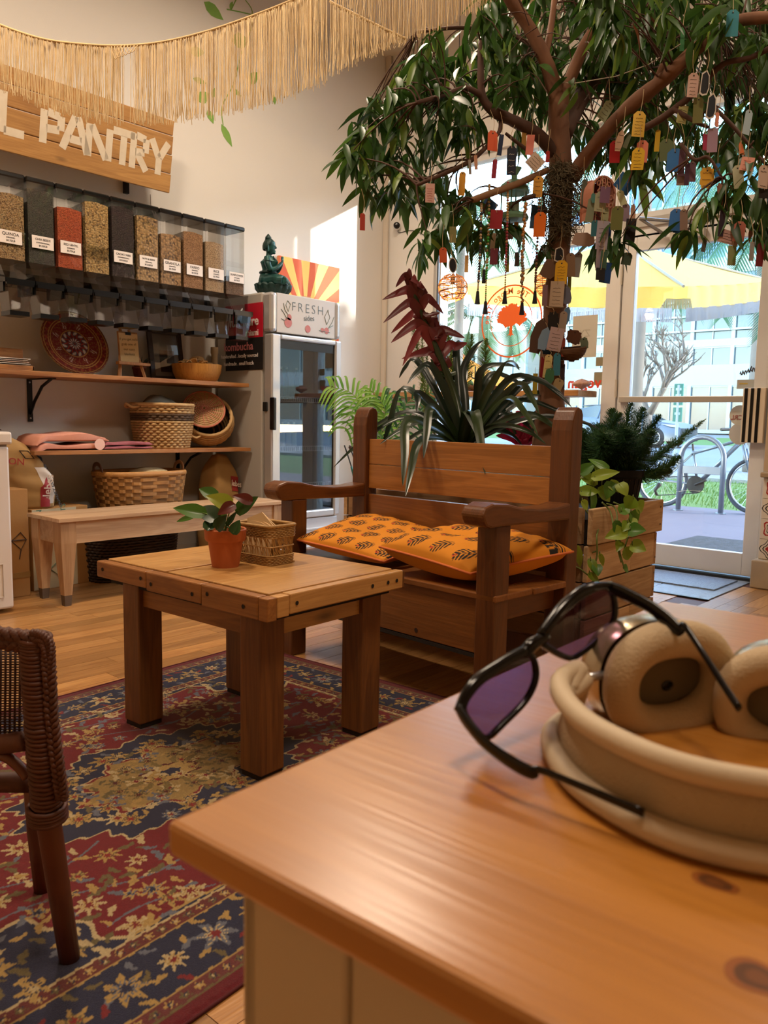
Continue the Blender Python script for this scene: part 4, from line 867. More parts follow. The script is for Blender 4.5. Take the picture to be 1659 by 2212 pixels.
def stemleaf(par, base, px, k, dirpx, L, Wd, m, stem_m=stg, curl=.25, r=.0018, up=(-CF.x, -CF.y, .45), name='leaf', bow=.03, fold=.3):
    """a stalk from base to the leaf's foot at (px, k); the blade runs towards dirpx = (dx, dy, dk)"""
    p = at(px[0], px[1], k); q = at(px[0]+dirpx[0], px[1]+dirpx[1], k+dirpx[2]); d = (q-p)
    b0 = Vector(base); mid = (b0+p)/2+Vector((0, 0, bow))
    st = B().tube(bez(b0, mid, p, 7), [r*1.2]*3+[r]*4, 5).build('stalk', stem_m, par, True, world=True)
    x = d.normalized(); side = Vector(up).cross(x).normalized() if abs(x.z) < .95 else Vector((1, 0, 0)); M = frame(p, x, side)
    lf = heart(L or d.length, Wd, curl, fold).xf(M).build(name, m, par, True, world=True); return lf
bz = po+Vector((0, 0, .10)); K = 2.38
for px, k, dp, L, Wd, m, cu in (((437, 1108), K, (-58, -12, -.02), .085, .045, gA, .15), ((414, 1117), K+.03, (-35, 8, .0), .05, .018, gA, .2), ((465, 1071), K+.08, (-38, -18, .02), .065, .04, gA, .1), ((466, 1120), K-.02, (-38, -35, .06), .09, .055, gC, .15), ((495, 1090), K-.02, (-35, -16, -.03), .0, .05, gB, .3),
        ((503, 1092), K-.07, (-28, 14, -.02), .05, .038, mar, .25), ((540, 1082), K-.06, (-30, -12, -.02), .05, .034, mar, .3), ((516, 1103), K-.04, (38, -32, -.02), .07, .045, gA, .2), ((450, 1142), K-.03, (10, -22, .03), .055, .04, gC, .1), ((505, 1150), K-.05, (8, -18, 0), .04, .035, gC, .1), ((470, 1140), K-.06, (12, -20, -.02), .05, .04, gC, .2), ((482, 1128), K-.03, (5, -24, 0), .05, .02, gA, .1), ((492, 1132), K-.05, (12, -18, 0), .045, .018, gC, .1), ((476, 1112), K-.02, (3, -22, 0), .05, .018, gA, .1)):
    if L == 0: L = .07
    stemleaf(t, bz+Vector((random.uniform(-.02, .02), random.uniform(-.02, .02), -.005)), px, k, dp, L, Wd, m, curl=cu)
# wicker napkin basket
ba, bc = Vector((1.552, 1.842, .51)), None
t = thing('napkin_basket', 'small openwork wicker basket of paper napkins beside the terracotta pot', 'basket', (1.603, 1.922, .51), math.radians(3)); NW, ND, NH = .106, .15, .118
def rect_ring(z, w, d, r=.02, n=10):
    out = []
    for cx, cy, a0 in ((w/2-r, d/2-r, 0), (-w/2+r, d/2-r, PI/2), (-w/2+r, -d/2+r, PI), (w/2-r, -d/2+r, 1.5*PI)):
        for k in range(5): a = a0+PI/2*k/4; out.append((cx+r*math.cos(a), cy+r*math.sin(a), z))
    return out
def dense(ring_, step):
    P = [Vector(p) for p in ring_]; out = []; n = len(P)
    for i in range(n):
        a, b = P[i], P[(i+1) % n]; L = (b-a).length; m = max(1, int(L/step))
        out += [a.lerp(b, k/m) for k in range(m)]
    return out
wk = plain('#c39a5f', .65, c2='#94703f', scale=60, amt=.6); b = B()
for z0, z1, rows in ((0, .03, 6), (.082, NH, 7)):
    for j in range(rows):
        z = lerp(z0, z1, (j+.5)/rows); P = dense(rect_ring(z, NW+.01*z/NH, ND+.01*z/NH), .007); c = Vector((0, 0, z))
        b.tube([p+(p-c).normalized()*(.0022 if (i+j) % 2 else -.0008) for i, p in enumerate(P)], (.0028, .0036), 4, closed=True)
stuff(b.build('woven_band', wk, t, True)); b = B(); P0 = dense(rect_ring(.028, NW, ND), .0075); P1 = dense(rect_ring(.084, NW+.006, ND+.006), .0075); n = min(len(P0), len(P1))
for i in range(n):
    b.tube([P0[i], P1[(i+(1 if i % 3 else -1)) % n]], .0019, 4)
    if i % 2: b.tube([P0[i], P1[(i-2) % n]], .0015, 4)
b.tube(dense(rect_ring(.056, NW+.006, ND+.006), .02), .002, 4, closed=True); stuff(b.build('open_stakes', wk, t)); B().tube(rect_ring(NH+.001, NW+.012, ND+.012), .005, 6, closed=True).build('rim', wk, t, True)
B().box(-NW/2, NW/2, -ND/2, ND/2, .001, .005).build('base', wk, t)
npm = plain('#d8b585', .85)
for i, (dx, rz, rx, tp) in enumerate(((-.03, .05, .1, .112), (-.02, .1, .05, .115), (-.005, -.1, -.05, .118), (.008, .12, -.1, .112), (.02, -.05, -.12, .116))):
    M = Matrix.Translation((1.603+dx, 1.922, .518)) @ Euler((.0, rx*1.2, rz)).to_matrix().to_4x4()
    tp += .018; pts = [(-.055, 0), (.055, 0), (.062, tp-.01), (.0, tp+.014*(1 if i % 2 else -1)), (-.06, tp-.03)]
    tag(B().add([M @ Vector((.001*math.sin(y*30+i), y, z)) for y, z in pts], [(0, 1, 2, 3, 4)]).build('paper_napkin', npm), 'tan paper napkin standing in the wicker basket', 'napkin', 'napkins in the wicker basket').modifiers.new('thick', 'SOLIDIFY').thickness = .003

# ================================================================ WOODEN SETTLE
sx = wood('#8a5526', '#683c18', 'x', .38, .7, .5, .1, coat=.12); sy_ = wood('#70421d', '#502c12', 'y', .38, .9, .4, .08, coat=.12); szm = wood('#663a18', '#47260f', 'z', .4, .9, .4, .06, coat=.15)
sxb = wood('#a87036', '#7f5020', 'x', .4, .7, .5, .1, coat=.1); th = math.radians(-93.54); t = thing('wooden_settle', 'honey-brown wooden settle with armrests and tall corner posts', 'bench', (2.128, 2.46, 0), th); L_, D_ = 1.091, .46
for u in (0, L_-.083):
    P = [(D_-.07, 0), (D_, 0), (D_, .985), (D_-.01, 1.003), (D_-.03, 1.010), (D_-.05, .998), (D_-.065, .965), (D_-.07, .93)]
    B().prism(P, frame((u, 0, 0), (0, 1, 0), (0, 0, 1)), .083).build('corner_post', szm, t, bevel=.006)
    B().box(u+.004, u+.079, 0, .075, 0, .634).build('front_leg', szm, t, bevel=.005)
    A = [(-.075, .655), (-.082, .675), (-.07, .697), (-.03, .708), (.04, .703), (.12, .686), (.22, .676), (.32, .677), (D_-.068, .686), (D_-.068, .628), (.2, .630), (.03, .634), (-.04, .632), (-.065, .64)]
    ou = u-.008 if u == 0 else u-.0; B().prism(A, frame((ou, 0, 0), (0, 1, 0), (0, 0, 1)), .091).build('armrest', sy_, t, bevel=.008)
    B().box(u+.012, u+.04, .075, D_-.07, .315, .392).build('side_rail', sy_, t, bevel=.003)
    B().lathe([(.0001, 0), (.007, .001)], (u+.0835 if u else u-.001, D_-.1, .655), 10, frame((0, 0, 0), (0, 1, 0), (0, 0, 1))).build('peg', DARK, t)
for z0, z1 in ((.664, .765), (.767, .874)): B().box(.083, L_-.083, D_-.05, D_-.022, z0, z1).build('back_board', sxb, t, bevel=.002)
B().box(.083, L_-.083, D_-.05, D_-.022, .43, .638).build('back_board', sx, t, bevel=.002)
B().box(.0, L_, .0, .2, .394, .416).build('seat_board', sx, t, bevel=.004); B().box(.084, L_-.084, .202, D_-.05, .394, .416).build('seat_board', sx, t, bevel=.004); B().box(L_-.083, L_+.006, .202, D_-.071, .394, .416).build('seat_board', sx, t, bevel=.004)
fp_ = B().box(.08, L_-.08, .012, .035, .215, .394).build('front_panel', sx, t, bevel=.003)
B().box(.08, L_-.08, .012, .035, .2, .213).build('panel_edge', plain('#1a0f08', .8), t)
for u, z in ((.35, .27), (.5, .30), (.75, .24)): B().lathe([(.0001, 0), (.008, .001)], (u, .0115, z), 10, frame((0, 0, 0), (1, 0, 0), (0, 0, 1))).build('knot', plain('#2a1408', .7), fp_)
B().box(.12, L_-.12, D_-.09, D_-.06, .12, .2).build('rear_stretcher', szm, t)
# seat cushions with printed leaves
def motif_grid(nu, nv, n, seed, sc):
    u, v = np.meshgrid(np.linspace(0, 1, nu), np.linspace(0, 1, nv)); r = np.random.default_rng(seed)
    col = np.empty((nv, nu, 3)); col[:] = srgb('#d98a1c')[:3]; black = np.array(srgb('#1d1a16')[:3]); red_ = np.array(srgb('#c2401c')[:3])
    for i in range(int(n)+2):
        for j in range(int(n)+2):
            cu = (i+.35+(.5 if j % 2 else 0))/n; cv = (j+.4)/n; a = -2.3 + r.normal(0, .08)
            x = (u-cu)*n; y = (v-cv)*n; c, s_ = math.cos(a), math.sin(a); X_, Y_ = x*c+y*s_, -x*s_+y*c
            env = (X_/.40)**2+(Y_/.27)**2 < 1
            rib = ((np.abs(Y_)*.6+1.2*Y_*Y_ - X_*1.0 + .5)*6.6) % 1 < .6
            m = (env & rib & (np.abs(Y_) > .022)) | ((np.abs(Y_) < .012) & (X_ > -.4) & (X_ < .3))
            col[m] = black
            m2 = ((X_-.31)**2/.006+(Y_+.03)**2/.004 < 1) & (np.sin(u*900+v*700) > -.4); col[m2] = red_
    return col.reshape(-1, 3)
def cushion(label, C, thick, n, seed, sag, nm):
    c0, c1, c2, c3 = [Vector(q) for q in C]; N = 150; col = motif_grid(N, N, n, seed, 1)
    def fn(u, v, s_):
        # edges pulled slightly in between the corners
        uu, vv = u-.5, v-.5; e = .03; u2 = u+e*uu*-4*(.25-vv*vv)*-1*0; p = (c0*(1-u)+c3*u)*(1-v)+(c1*(1-u)+c2*u)*v
        h = thick*(max(0, 16*u*(1-u)*v*(1-v)))**.33*.5; dent = sag*math.exp(-((u-.45)**2+(v-.45)**2)/.03); wr = .003*math.sin(u*31+v*9)*math.sin(v*23)*(1 if s_ > 0 else 0)*min(1, 8*min(u, 1-u, v, 1-v))
        inw = 1-.055*(1-abs(2*u-1)**2)*(abs(2*v-1)**6); ctr = (c0+c1+c2+c3)/4
        q = p + (ctr-p)*.05*((1-(2*u-1)**2)*abs(2*v-1)**4+(1-(2*v-1)**2)*abs(2*u-1)**4)
        return q+Vector((0, 0, s_*h-(dent if s_ > 0 else 0)+wr))
    b = B(); b.grid(lambda u, v: fn(u, v, 1), N, N); M_ = 24; k = len(b.v); b.grid(lambda u, v: fn(u, v, -1), M_, M_); b.f[-(M_-1)**2:] = [tuple(reversed(q)) for q in b.f[-(M_-1)**2:]]
    cc = np.ones((len(b.v), 4)); cc[:k, :3] = col; cc[k:, :3] = srgb('#d98a1c')[:3]
    o = b.build(nm, vcol('printed_cotton', .85, .25, 900), None, True, colors=cc); tag(o, label, 'cushion', None)
    rim = []
    for a, e in (((0, 0), (1, 0)), ((1, 0), (1, 1)), ((1, 1), (0, 1)), ((0, 1), (0, 0))):
        for k in range(16): u, v = lerp(a[0], e[0], k/16), lerp(a[1], e[1], k/16); rim.append(fn(u, v, 0))
    B().tube(rim, .0045, 6, closed=True).build('piping', plain('#d0703a', .8), o, True); return o
cushion('orange leaf-print cushion lying flat on the left side of the settle', (onZ(640, 1166, .472), onX(792, 1112, 2.50), onX(975, 1160, 2.50), onZ(830, 1214, .452)), .095, 4.6, 1, .012, 'seat_cushion')
cushion('orange leaf-print cushion on the right, overlapping the other one and poking past the armrest', ((2.075, 1.87, .512), onX(1000, 1152, 2.5), onX(1238, 1192, 2.44), (2.07, 1.475, .472)), .15, 4, 2, .02, 'seat_cushion')

# ================================================================ RUG
def rug():
    Lx, Ly, st = 1.96, 1.53, .0034; nx, ny = int(Lx/st), int(Ly/st); x = np.linspace(-Lx/2, Lx/2, nx); y = np.linspace(-Ly/2, Ly/2, ny); X_, Y_ = np.meshgrid(x, y); r = np.random.default_rng(5)
    h = lambda c: np.array(srgb(c)[:3]); crim, navy, gold_, olive, cream, grey, deep = h('#651018'), h('#1f2138'), h('#9a7c46'), h('#5c4f30'), h('#a8946c'), h('#5a5c66'), h('#4a0c12')
    d = np.minimum(Lx/2-np.abs(X_), Ly/2-np.abs(Y_)); col = np.empty((ny, nx, 3)); col[:] = crim
    jit = .003*np.sin(X_*190)*np.sin(Y_*170); d = d+jit*.4
    def band(a, e, c): col[(d >= a) & (d < e)] = c
    band(0, .032, h('#5a0d16')); band(.032, .038, olive); band(.038, .066, h('#5d2a28')); band(.066, .071, gold_); band(.071, .205, navy); band(.205, .21, gold_); band(.21, .238, h('#5a2422')); band(.238, .245, cream)
    sc_ = 0*X_
    ins = d > .245
    # scalloped inner edge and corner pieces
    edge = .245+.028*np.abs(np.sin(X_*13))*np.abs(np.sin(Y_*13+.6)) ; m = ins & (d < edge+.006); col[m] = gold_; col[ins & (d < edge)] = navy
    cxr = np.hypot((np.abs(X_)-(Lx/2-.24)), (np.abs(Y_)-(Ly/2-.24))*1.0); ang = np.arctan2(np.abs(Y_)-(Ly/2-.24), np.abs(X_)-(Lx/2-.24)); cr_ = .24*(1+.07*np.cos(14*ang)); m = ins & (cxr < cr_); col[ins & (cxr < cr_+.012)] = cream; col[m] = navy
    def med(R0, a_, c, k, amp):
        aa = np.arctan2(Y_*1.55, X_); rr_ = np.hypot(X_, Y_*1.55); col[rr_ < R0*(1+amp*np.cos(k*aa)+.03*np.cos(3*k*aa))] = c
    med(.405, 0, cream, 14, .06); med(.395, 0, navy, 14, .06); med(.245, 0, cream, 10, .1); med(.238, 0, h('#6d161a'), 10, .1); med(.225, 0, h('#8a7040'), 10, .1); med(.085, 0, deep, 8, .12); med(.07, 0, gold_, 8, .1); med(.03, 0, navy, 6, .1)
    base = col.copy()
    def flower(cx, cy, R0, n, c_out, c_mid, c_in, rot, asp=1.):
        i0, i1 = max(0, int((cx-R0*1.5+Lx/2)/st)), min(nx, int((cx+R0*1.5+Lx/2)/st)+1); j0, j1 = max(0, int((cy-R0*1.5+Ly/2)/st)), min(ny, int((cy+R0*1.5+Ly/2)/st)+1)
        if i1 <= i0 or j1 <= j0: return
        xx, yy = X_[j0:j1, i0:i1]-cx, (Y_[j0:j1, i0:i1]-cy)*asp; rr_ = np.hypot(xx, yy); a = np.arctan2(yy, xx)+rot; p = R0*(.72+.28*np.cos(n*a)+.12*np.cos((2*n+1)*a+1)); s_ = col[j0:j1, i0:i1]
        s_[rr_ < p] = c_out; s_[(rr_ < p*.72) & (np.cos(n*a*2+rr_*160) > .1)] = c_mid; s_[rr_ < p*.34] = c_in
    def leaf(cx, cy, R0, rot, c):
        i0, i1 = max(0, int((cx-R0*1.3+Lx/2)/st)), min(nx, int((cx+R0*1.3+Lx/2)/st)+1); j0, j1 = max(0, int((cy-R0*1.3+Ly/2)/st)), min(ny, int((cy+R0*1.3+Ly/2)/st)+1)
        if i1 <= i0 or j1 <= j0: return
        xx, yy = X_[j0:j1, i0:i1]-cx, Y_[j0:j1, i0:i1]-cy; u = xx*math.cos(rot)+yy*math.sin(rot); v = -xx*math.sin(rot)+yy*math.cos(rot)+.25*u*u/R0; m = (np.abs(v) < R0*.36*np.sqrt(np.clip(1-(u/R0)**2, 0, 1))*(1+.3*np.sin(u*300))); col[j0:j1, i0:i1][m] = c
    # vines in the field
    for k in range(7):
        y0 = -Ly/2+.27+k*.165
        m = (d > .26) & (np.abs(Y_-(y0+.045*np.sin(X_*11+k*1.7))) < .0028) & (np.hypot(X_, Y_*1.55) > .42) & (cxr > .26); col[m] = grey
    pal = [(gold_, olive, h('#7a1a1c')), (gold_, grey, navy), (cream, gold_, h('#6d1a1c')), (grey, cream, h('#6d1a1c')), (gold_, navy, cream)]
    stp = .058
    for ix in np.arange(-Lx/2+.28, Lx/2-.26, stp):
        for iy in np.arange(-Ly/2+.28, Ly/2-.26, stp):
            px, py = ix+r.uniform(-.028, .028), iy+r.uniform(-.028, .028); rm_ = math.hypot(px, py*1.55); cc_ = math.hypot(abs(px)-(Lx/2-.24), abs(py)-(Ly/2-.24))
            if .36 < rm_ < .44 or .225 < cc_ < .265: continue
            if r.random() < .45: flower(px, py, r.uniform(.019, .036), int(r.integers(5, 9)), *pal[int(r.integers(5))], r.uniform(0, 6))
            else:
                a = r.uniform(0, 6)
                for q in range(3): leaf(px+.022*math.cos(a+q*2.1), py+.022*math.sin(a+q*2.1), r.uniform(.014, .024), a+q*2.1+.4, (gold_, olive, grey, cream)[int(r.integers(4))])
    # medallion detail
    for k in range(12):
        a = 2*PI*k/12; flower(.155*math.cos(a), .155*math.sin(a)/1.55, .026, 6, olive, h('#8a6a3a'), deep, a); flower(.31*math.cos(a+.26), .31*math.sin(a+.26)/1.55, .036, 6, gold_, olive, h('#7a1a1c'), a)
        leaf(.105*math.cos(a), .105*math.sin(a)/1.55, .024, a, h('#6d5a30'))
    # main border flowers and small guard flowers
    per = [(s_*(Lx/2-.138), yy) for s_ in (-1, 1) for yy in np.arange(-Ly/2+.138, Ly/2-.13, .094)]+[(xx, s_*(Ly/2-.138)) for s_ in (-1, 1) for xx in np.arange(-Lx/2+.138, Lx/2-.13, .094)]
    for i, (px, py) in enumerate(per):
        flower(px, py, .042 if i % 2 else .028, 6+i % 3, *pal[i % 5], i)
        for q in range(5): a = i+q*1.3; leaf(px+.055*math.cos(a), py+.055*math.sin(a), .016, a+.7, (gold_, grey, olive, h('#6d1a1c'))[q % 4])
    for off in (.052, .224):
        for s_ in (-1, 1):
            for xx in np.arange(-Lx/2+off, Lx/2-off, .03): flower(xx, s_*(Ly/2-off), .011, 5, gold_ if int(xx*33) % 2 else olive, navy, cream, xx)
            for yy in np.arange(-Ly/2+off, Ly/2-off, .03): flower(s_*(Lx/2-off), yy, .011, 5, gold_ if int(yy*33) % 2 else olive, navy, cream, yy)
    col *= r.uniform(.86, 1.12, (ny, nx, 1)); z = np.where(d < .01, .004, .006)
    me = bpy.data.meshes.new('rug'); V = np.stack([X_, Y_, z+0*X_], -1).reshape(-1, 3); q = (np.arange(ny-1)[:, None]*nx+np.arange(nx-1)[None, :]).reshape(-1); F = np.stack([q, q+1, q+nx+1, q+nx], -1)
    me.vertices.add(len(V)); me.vertices.foreach_set('co', V.ravel()); me.loops.add(F.size); me.loops.foreach_set('vertex_index', F.ravel()); me.polygons.add(len(F)); me.polygons.foreach_set('loop_start', np.arange(len(F))*4); me.update(calc_edges=True); me.validate()
    ca = me.color_attributes.new('Col', 'FLOAT_COLOR', 'POINT'); ca.data.foreach_set('color', np.concatenate([col.reshape(-1, 3), np.ones((nx*ny, 1))], 1).astype(np.float32).ravel())
    me.materials.append(vcol('rug_pile', .95, .6, 900, sheen=.2, spec=.15)); return me, Lx, Ly
rme, RLx, RLy = rug(); ro = bpy.data.objects.new('oriental_rug', rme); COL.objects.link(ro); ra = math.radians(3.6); ca_, sa_ = math.cos(ra), math.sin(ra)
far = Vector((2.10, 2.62, 0)); ctr = far - Vector((ca_*RLx/2-sa_*RLy/2, sa_*RLx/2+ca_*RLy/2, 0)); ro.location = (ctr.x, ctr.y, .0); ro.rotation_euler = (0, 0, ra)
tag(ro, 'red and navy oriental rug with gold flowers under the coffee table', 'rug')
b = B(); b.tube([Vector((sx_*RLx/2, sy2*RLy/2, .0036)) for sx_, sy2 in ((-1, -1), (1, -1), (1, 1), (-1, 1))], .0035, 6, closed=True); b.build('bound_edge', plain('#47090f', .9), ro, True)
# ================================================================ CRATE PLANTER AND ITS PLANTS
cr1 = wood('#c2a27a', '#98754e', 'x', .7, .8, .45, .16); cr2 = wood('#b58f68', '#80603f', 'y', .7, .8, .45, .16); soil = plain('#17100b', .95, bump=1, bscale=90)
PX0, PX1, PY0, PY1, PH = 2.655, 3.255, 1.372, 2.62, .65
t = thing('crate_planter', 'big pale pallet-wood planter box standing behind the settle', 'planter', (PX0, PY0, 0)); w, d = PX1-PX0, PY1-PY0; hgt = [0.0, .10, .235, .372, .512, PH]
for j in range(5):
    z0, z1 = hgt[j]+.004, hgt[j+1]-.002; e = .016 if j == 4 else 0; sp_ = (.38, .62, .33, .60, .5)[j]*w
    if j == 4: B().box(0, w+e, -.014, .008, z0, z1).build('board', cr1, t, bevel=.003); B().box(w+e-.022, w+e, .009, d, z0, z1).build('board', cr2, t, bevel=.003)
    else:
        B().box(0, sp_, 0, .02, z0, z1).build('board', cr1, t, bevel=.003); B().box(sp_+.002, w-.022, .001, .02, z0, z1).build('board', cr1, t, bevel=.003); B().box(w-.021, w, 0, d, z0, z1).build('board', cr2, t, bevel=.003)
    B().box(0, w-.03, d-.02, d, z0, z1).build('board', cr1, t); B().box(0, .02, .03, d-.03, z0, z1).build('board', cr2, t)
    for x, z in ((w-.012, z0+.03), (w-.014, z1-.03)): B().lathe([(.0001, 0), (.0045, .001)], (x, -.0008-(.014 if j == 4 else 0), z), 8, frame((0, 0, 0), (1, 0, 0), (0, 0, 1))).build('nail', DARK, t)
B().box(.02, w-.022, .02, d-.02, .5, .605).build('soil', soil, t)

def ribbon(b, pts, width, n=12, crease=.25, up=None, taper=lambda s: min(1, s*9+.45)*(1-max(0, (s-.3)/.7)**2.8), seg=5):
    P = cat(pts, max(2, n//(len(pts)-1))) if len(pts) > 2 else pts; m = len(P); base = len(b.v)
    for i, p in enumerate(P):
        t_ = (P[min(i+1, m-1)]-P[max(i-1, 0)]).normalized(); s_ = i/(m-1); u_ = up or Z3; side = t_.cross(u_)
        if side.length < .15: side = t_.cross(Vector((CF.x, CF.y, 0)))
        side.normalize()
        if i and side.dot(prev) < 0: side = -side
        if i: side = (side*.5+prev*.5).normalized()
        prev = side; nrm = side.cross(t_); wd = width*max(taper(s_), .03)/2
        b.v += [tuple(p+side*(wd*k)+nrm*(abs(k)*crease*wd)) for k in (-1, -.5, 0, .5, 1)]
    for i in range(m-1):
        for k in range(4): a = base+i*5+k; b.f.append((a, a+1, a+6, a+5))
    return b
bl = leafmat('#0f1d14', '#1c3020', .3, .1); blr = leafmat('#4f1a1c', '#7f2c2c', .35, .2); bld = leafmat('#18260f', '#303f20', .3, .15)
BK = 3.42; bbase = at(1004, 958, BK)
t = thing('flowering_bromeliad', 'large dark green bromeliad with a tall maroon flower spike behind the settle', 'plant', (bbase.x, bbase.y, .605))
# (control px, tip px, depth change at tip, width)
BLV = [((900, 780), (862, 817), .1, .05), ((930, 790), (880, 830), -.1, .055), ((870, 840), (822, 985), .15, .05), ((905, 850), (900, 890), -.15, .055), ((880, 890), (760, 960), .25, .045), ((930, 880), (915, 990), -.3, .06), ((880, 910), (870, 1050), -.38, .065), ((905, 955), (876, 1072), -.45, .055), ((860, 905), (720, 1010), .1, .04), ((985, 760), (1000, 740), .2, .05),
       ((1000, 800), (1045, 735), .15, .05), ((1040, 800), (1125, 795), .1, .05), ((1060, 810), (1140, 845), .25, .05), ((1090, 790), (1122, 800), -.2, .05), ((1110, 815), (1215, 850), .05, .055), ((1120, 830), (1165, 895), -.2, .055), ((1150, 820), (1235, 880), .1, .05), ((1100, 860), (1162, 940), -.3, .05), ((1130, 865), (1260, 920), .2, .045), ((1160, 850), (1210, 900), .3, .05), ((1050, 850), (1100, 870), .4, .05), ((1025, 890), (1048, 1025), -.42, .068), ((1010, 885), (1040, 960), -.3, .07), ((1080, 890), (1155, 935), .2, .05), ((1180, 900), (1310, 935), .1, .04), ((1090, 920), (1180, 960), -.1, .05),
       ((960, 830), (930, 800), .2, .05), ((1000, 830), (1010, 790), .35, .05), ((940, 900), (820, 960), -.05, .05), ((920, 930), (850, 985), .2, .045), ((1140, 895), (1225, 950), -.15, .05), ((1070, 930), (1130, 965), .3, .05)]
for c, e, dk, wd in BLV:
    dk -= .24*(e[0] > 1090); wd *= .8
    p1, p2 = at(c[0], c[1], BK+dk*.55), at(e[0], e[1], BK+dk); b0 = bbase+Vector((random.uniform(-.02, .02), random.uniform(-.02, .02), -.02)); q = bez(b0, b0.lerp(p1, .9)+Vector((0, 0, .02)), p1, 3)
    ribbon(B(), [b0, b0.lerp(p1, .55)+Vector((0, 0, .025)), p1, p1.lerp(p2, .6)+Vector((0, 0, .02*(1 if dk > 0 else .8))), p2], wd*.82, 16, .3, Vector((-CF.x*.8, -CF.y*.8, .7))).build('leaf', bl if dk > -.25 else bld, t, True, world=True)
spine = cat([at(1000, 945, BK), at(985, 860, BK+.05), at(950, 770, BK+.06), at(920, 700, BK+.06), at(896, 640, BK+.05), at(882, 610, BK+.05)], 6); B().tube(spine, [.02-.012*i/(len(spine)-1) for i in range(len(spine))], 8).build('flower_stalk', bld, t, True, world=True)
for s0, c, e, w_ in ((.36, (925, 770), (868, 760), .05), (.40, (985, 760), (1010, 725), .04), (.44, (905, 730), (870, 775), .045), (.46, (962, 725), (1005, 715), .045), (.52, (890, 715), (845, 725), .045), (.55, (935, 700), (955, 705), .045), (.60, (885, 695), (845, 705), .04), (.63, (925, 690), (952, 660), .035), (.66, (878, 668), (828, 682), .04), (.70, (930, 660), (958, 662), .035), (.74, (872, 640), (826, 632), .04), (.78, (912, 640), (935, 645), .035), (.82, (905, 625), (925, 618), .03), (.86, (890, 612), (908, 600), .03), (.9, (870, 612), (855, 605), .028), (.95, (878, 600), (877, 596), .028), (.5, (945, 740), (925, 690), .055), (.35, (950, 800), (955, 740), .06), (.3, (965, 830), (930, 760), .06), (.58, (920, 700), (905, 650), .05), (.7, (895, 665), (880, 620), .045)):
    p0 = spine[int(s0*(len(spine)-1))]; dk = random.uniform(-.08, .08); p1, p2 = at(c[0], c[1], BK+.05+dk*.5), at(e[0], e[1], BK+.05+dk)
    ribbon(B(), [p0, p0.lerp(p1, .6)+Vector((0, 0, .035)), p1+Vector((0, 0, .022)), p2-Vector((0, 0, .03))], w_*1.12, 14, .2, Vector((-CF.x, -CF.y, .3))).build('bract', blr if s0 > .33 else bld, t, True, world=True)
# second, magenta bromeliad nearer the window
bb = at(1128, 962, 3.78); t = thing('magenta_bromeliad', 'bromeliad with magenta red leaves half hidden behind the dark strappy leaves', 'plant', bb); mg = leafmat('#7a0f2a', '#a81c3c', .35, .4); r = random.Random(8)
for i in range(20):
    a = i*2.4; L = r.uniform(.15, .27); dx, dz = math.cos(a)*L*.75, r.uniform(.03, .17); ribbon(B(), [bb, bb+CR*(dx*.4)+Vector((0, 0, dz*.8)), bb+CR*dx+CF*r.uniform(-.06, .06)+Vector((0, 0, dz))], .046, 10, .3, Vector((-CF.x, -CF.y, .5))).build('leaf', mg if i % 4 else bl, t, True, world=True)
# plume ferns
def plume(parent, pts, rad, m, stem_m, n=300, L=.02, seed=1, name='plume'):
    P = cat(pts, 8); r = random.Random(seed); b = B(); m_ = len(P)
    for i in range(n):
        s_ = r.random(); f_ = s_*(m_-1.001); k = int(f_); p = P[k].lerp(P[k+1], f_-k); t_ = (P[k+1]-P[k]).normalized(); a = r.uniform(0, 2*PI); o = t_.orthogonal().normalized(); q = t_.cross(o); rr_ = rad*(math.sin(PI*min(1, .12+s_*.9))**.6); d = (o*math.cos(a)+q*math.sin(a))*.85+t_*.5; L_ = rr_*r.uniform(.6, 1.1); e = p+d*L_; sd = d.cross(t_).normalized()*.0016
        k0 = len(b.v); b.v += [tuple(p-sd), tuple(p+sd), tuple(e+sd*.6), tuple(e-sd*.6)]; b.f.append((k0, k0+1, k0+2, k0+3))
        for q2 in range(2):
            p3 = p.lerp(e, .45+.4*q2); e2 = p3+(d*.4+t_*.6+sd.normalized()*(1 if q2 else -1)*.7)*L_*.38; k0 = len(b.v); b.v += [tuple(p3-sd), tuple(p3+sd), tuple(e2)]; b.f.append((k0, k0+1, k0+2))
    o = b.build(name, m, parent, world=True); stuff(o); B().tube(P, .0022, 4).build('stem', stem_m, parent, world=True); return o
fy = leafmat('#5d7a2c', '#8a9a44', .5, .4); fd = leafmat('#1f4424', '#456a3a', .5, .25); fst = plain('#5a6a34', .6)
fb = at(1000, 960, 3.72); t = thing('asparagus_fern', 'feathery yellow-green fern plumes rising behind the bromeliad by the window', 'plant', fb)
for i, (pts, rd) in enumerate((([(1000, 950), (1000, 850), (1012, 780), (1020, 720)], .055), ([(1025, 950), (1040, 850), (1048, 770), (1050, 730)], .05), ([(975, 940), (965, 820), (955, 740), (935, 700)], .075), ([(985, 940), (985, 850), (975, 770), (965, 715)], .06), ([(940, 940), (920, 850), (900, 750), (895, 690)], .04), ([(930, 950), (915, 860), (912, 760), (915, 640)], .022), ([(925, 950), (925, 880), (922, 800), (925, 740)], .02))): plume(t, [at(x, y, 3.72+.03*i) for x, y in pts], rd, fy, fst, 640, seed=i)
pc = at(1324, 1072, 3.34); pc.z = .606
t = thing('foxtail_fern', 'dark green foxtail fern in a black nursery pot on the crate planter', 'plant', pc)
B().lathe([(.0001, 0), (.092, 0), (.112, .135), (.118, .137), (.120, .165), (.113, .167), (.106, .14), (.0001, .13)], (0, 0, 0), 36).build('pot', plain('#09090b', .5, spec=.2), t, True, autos=True)
rb = B()
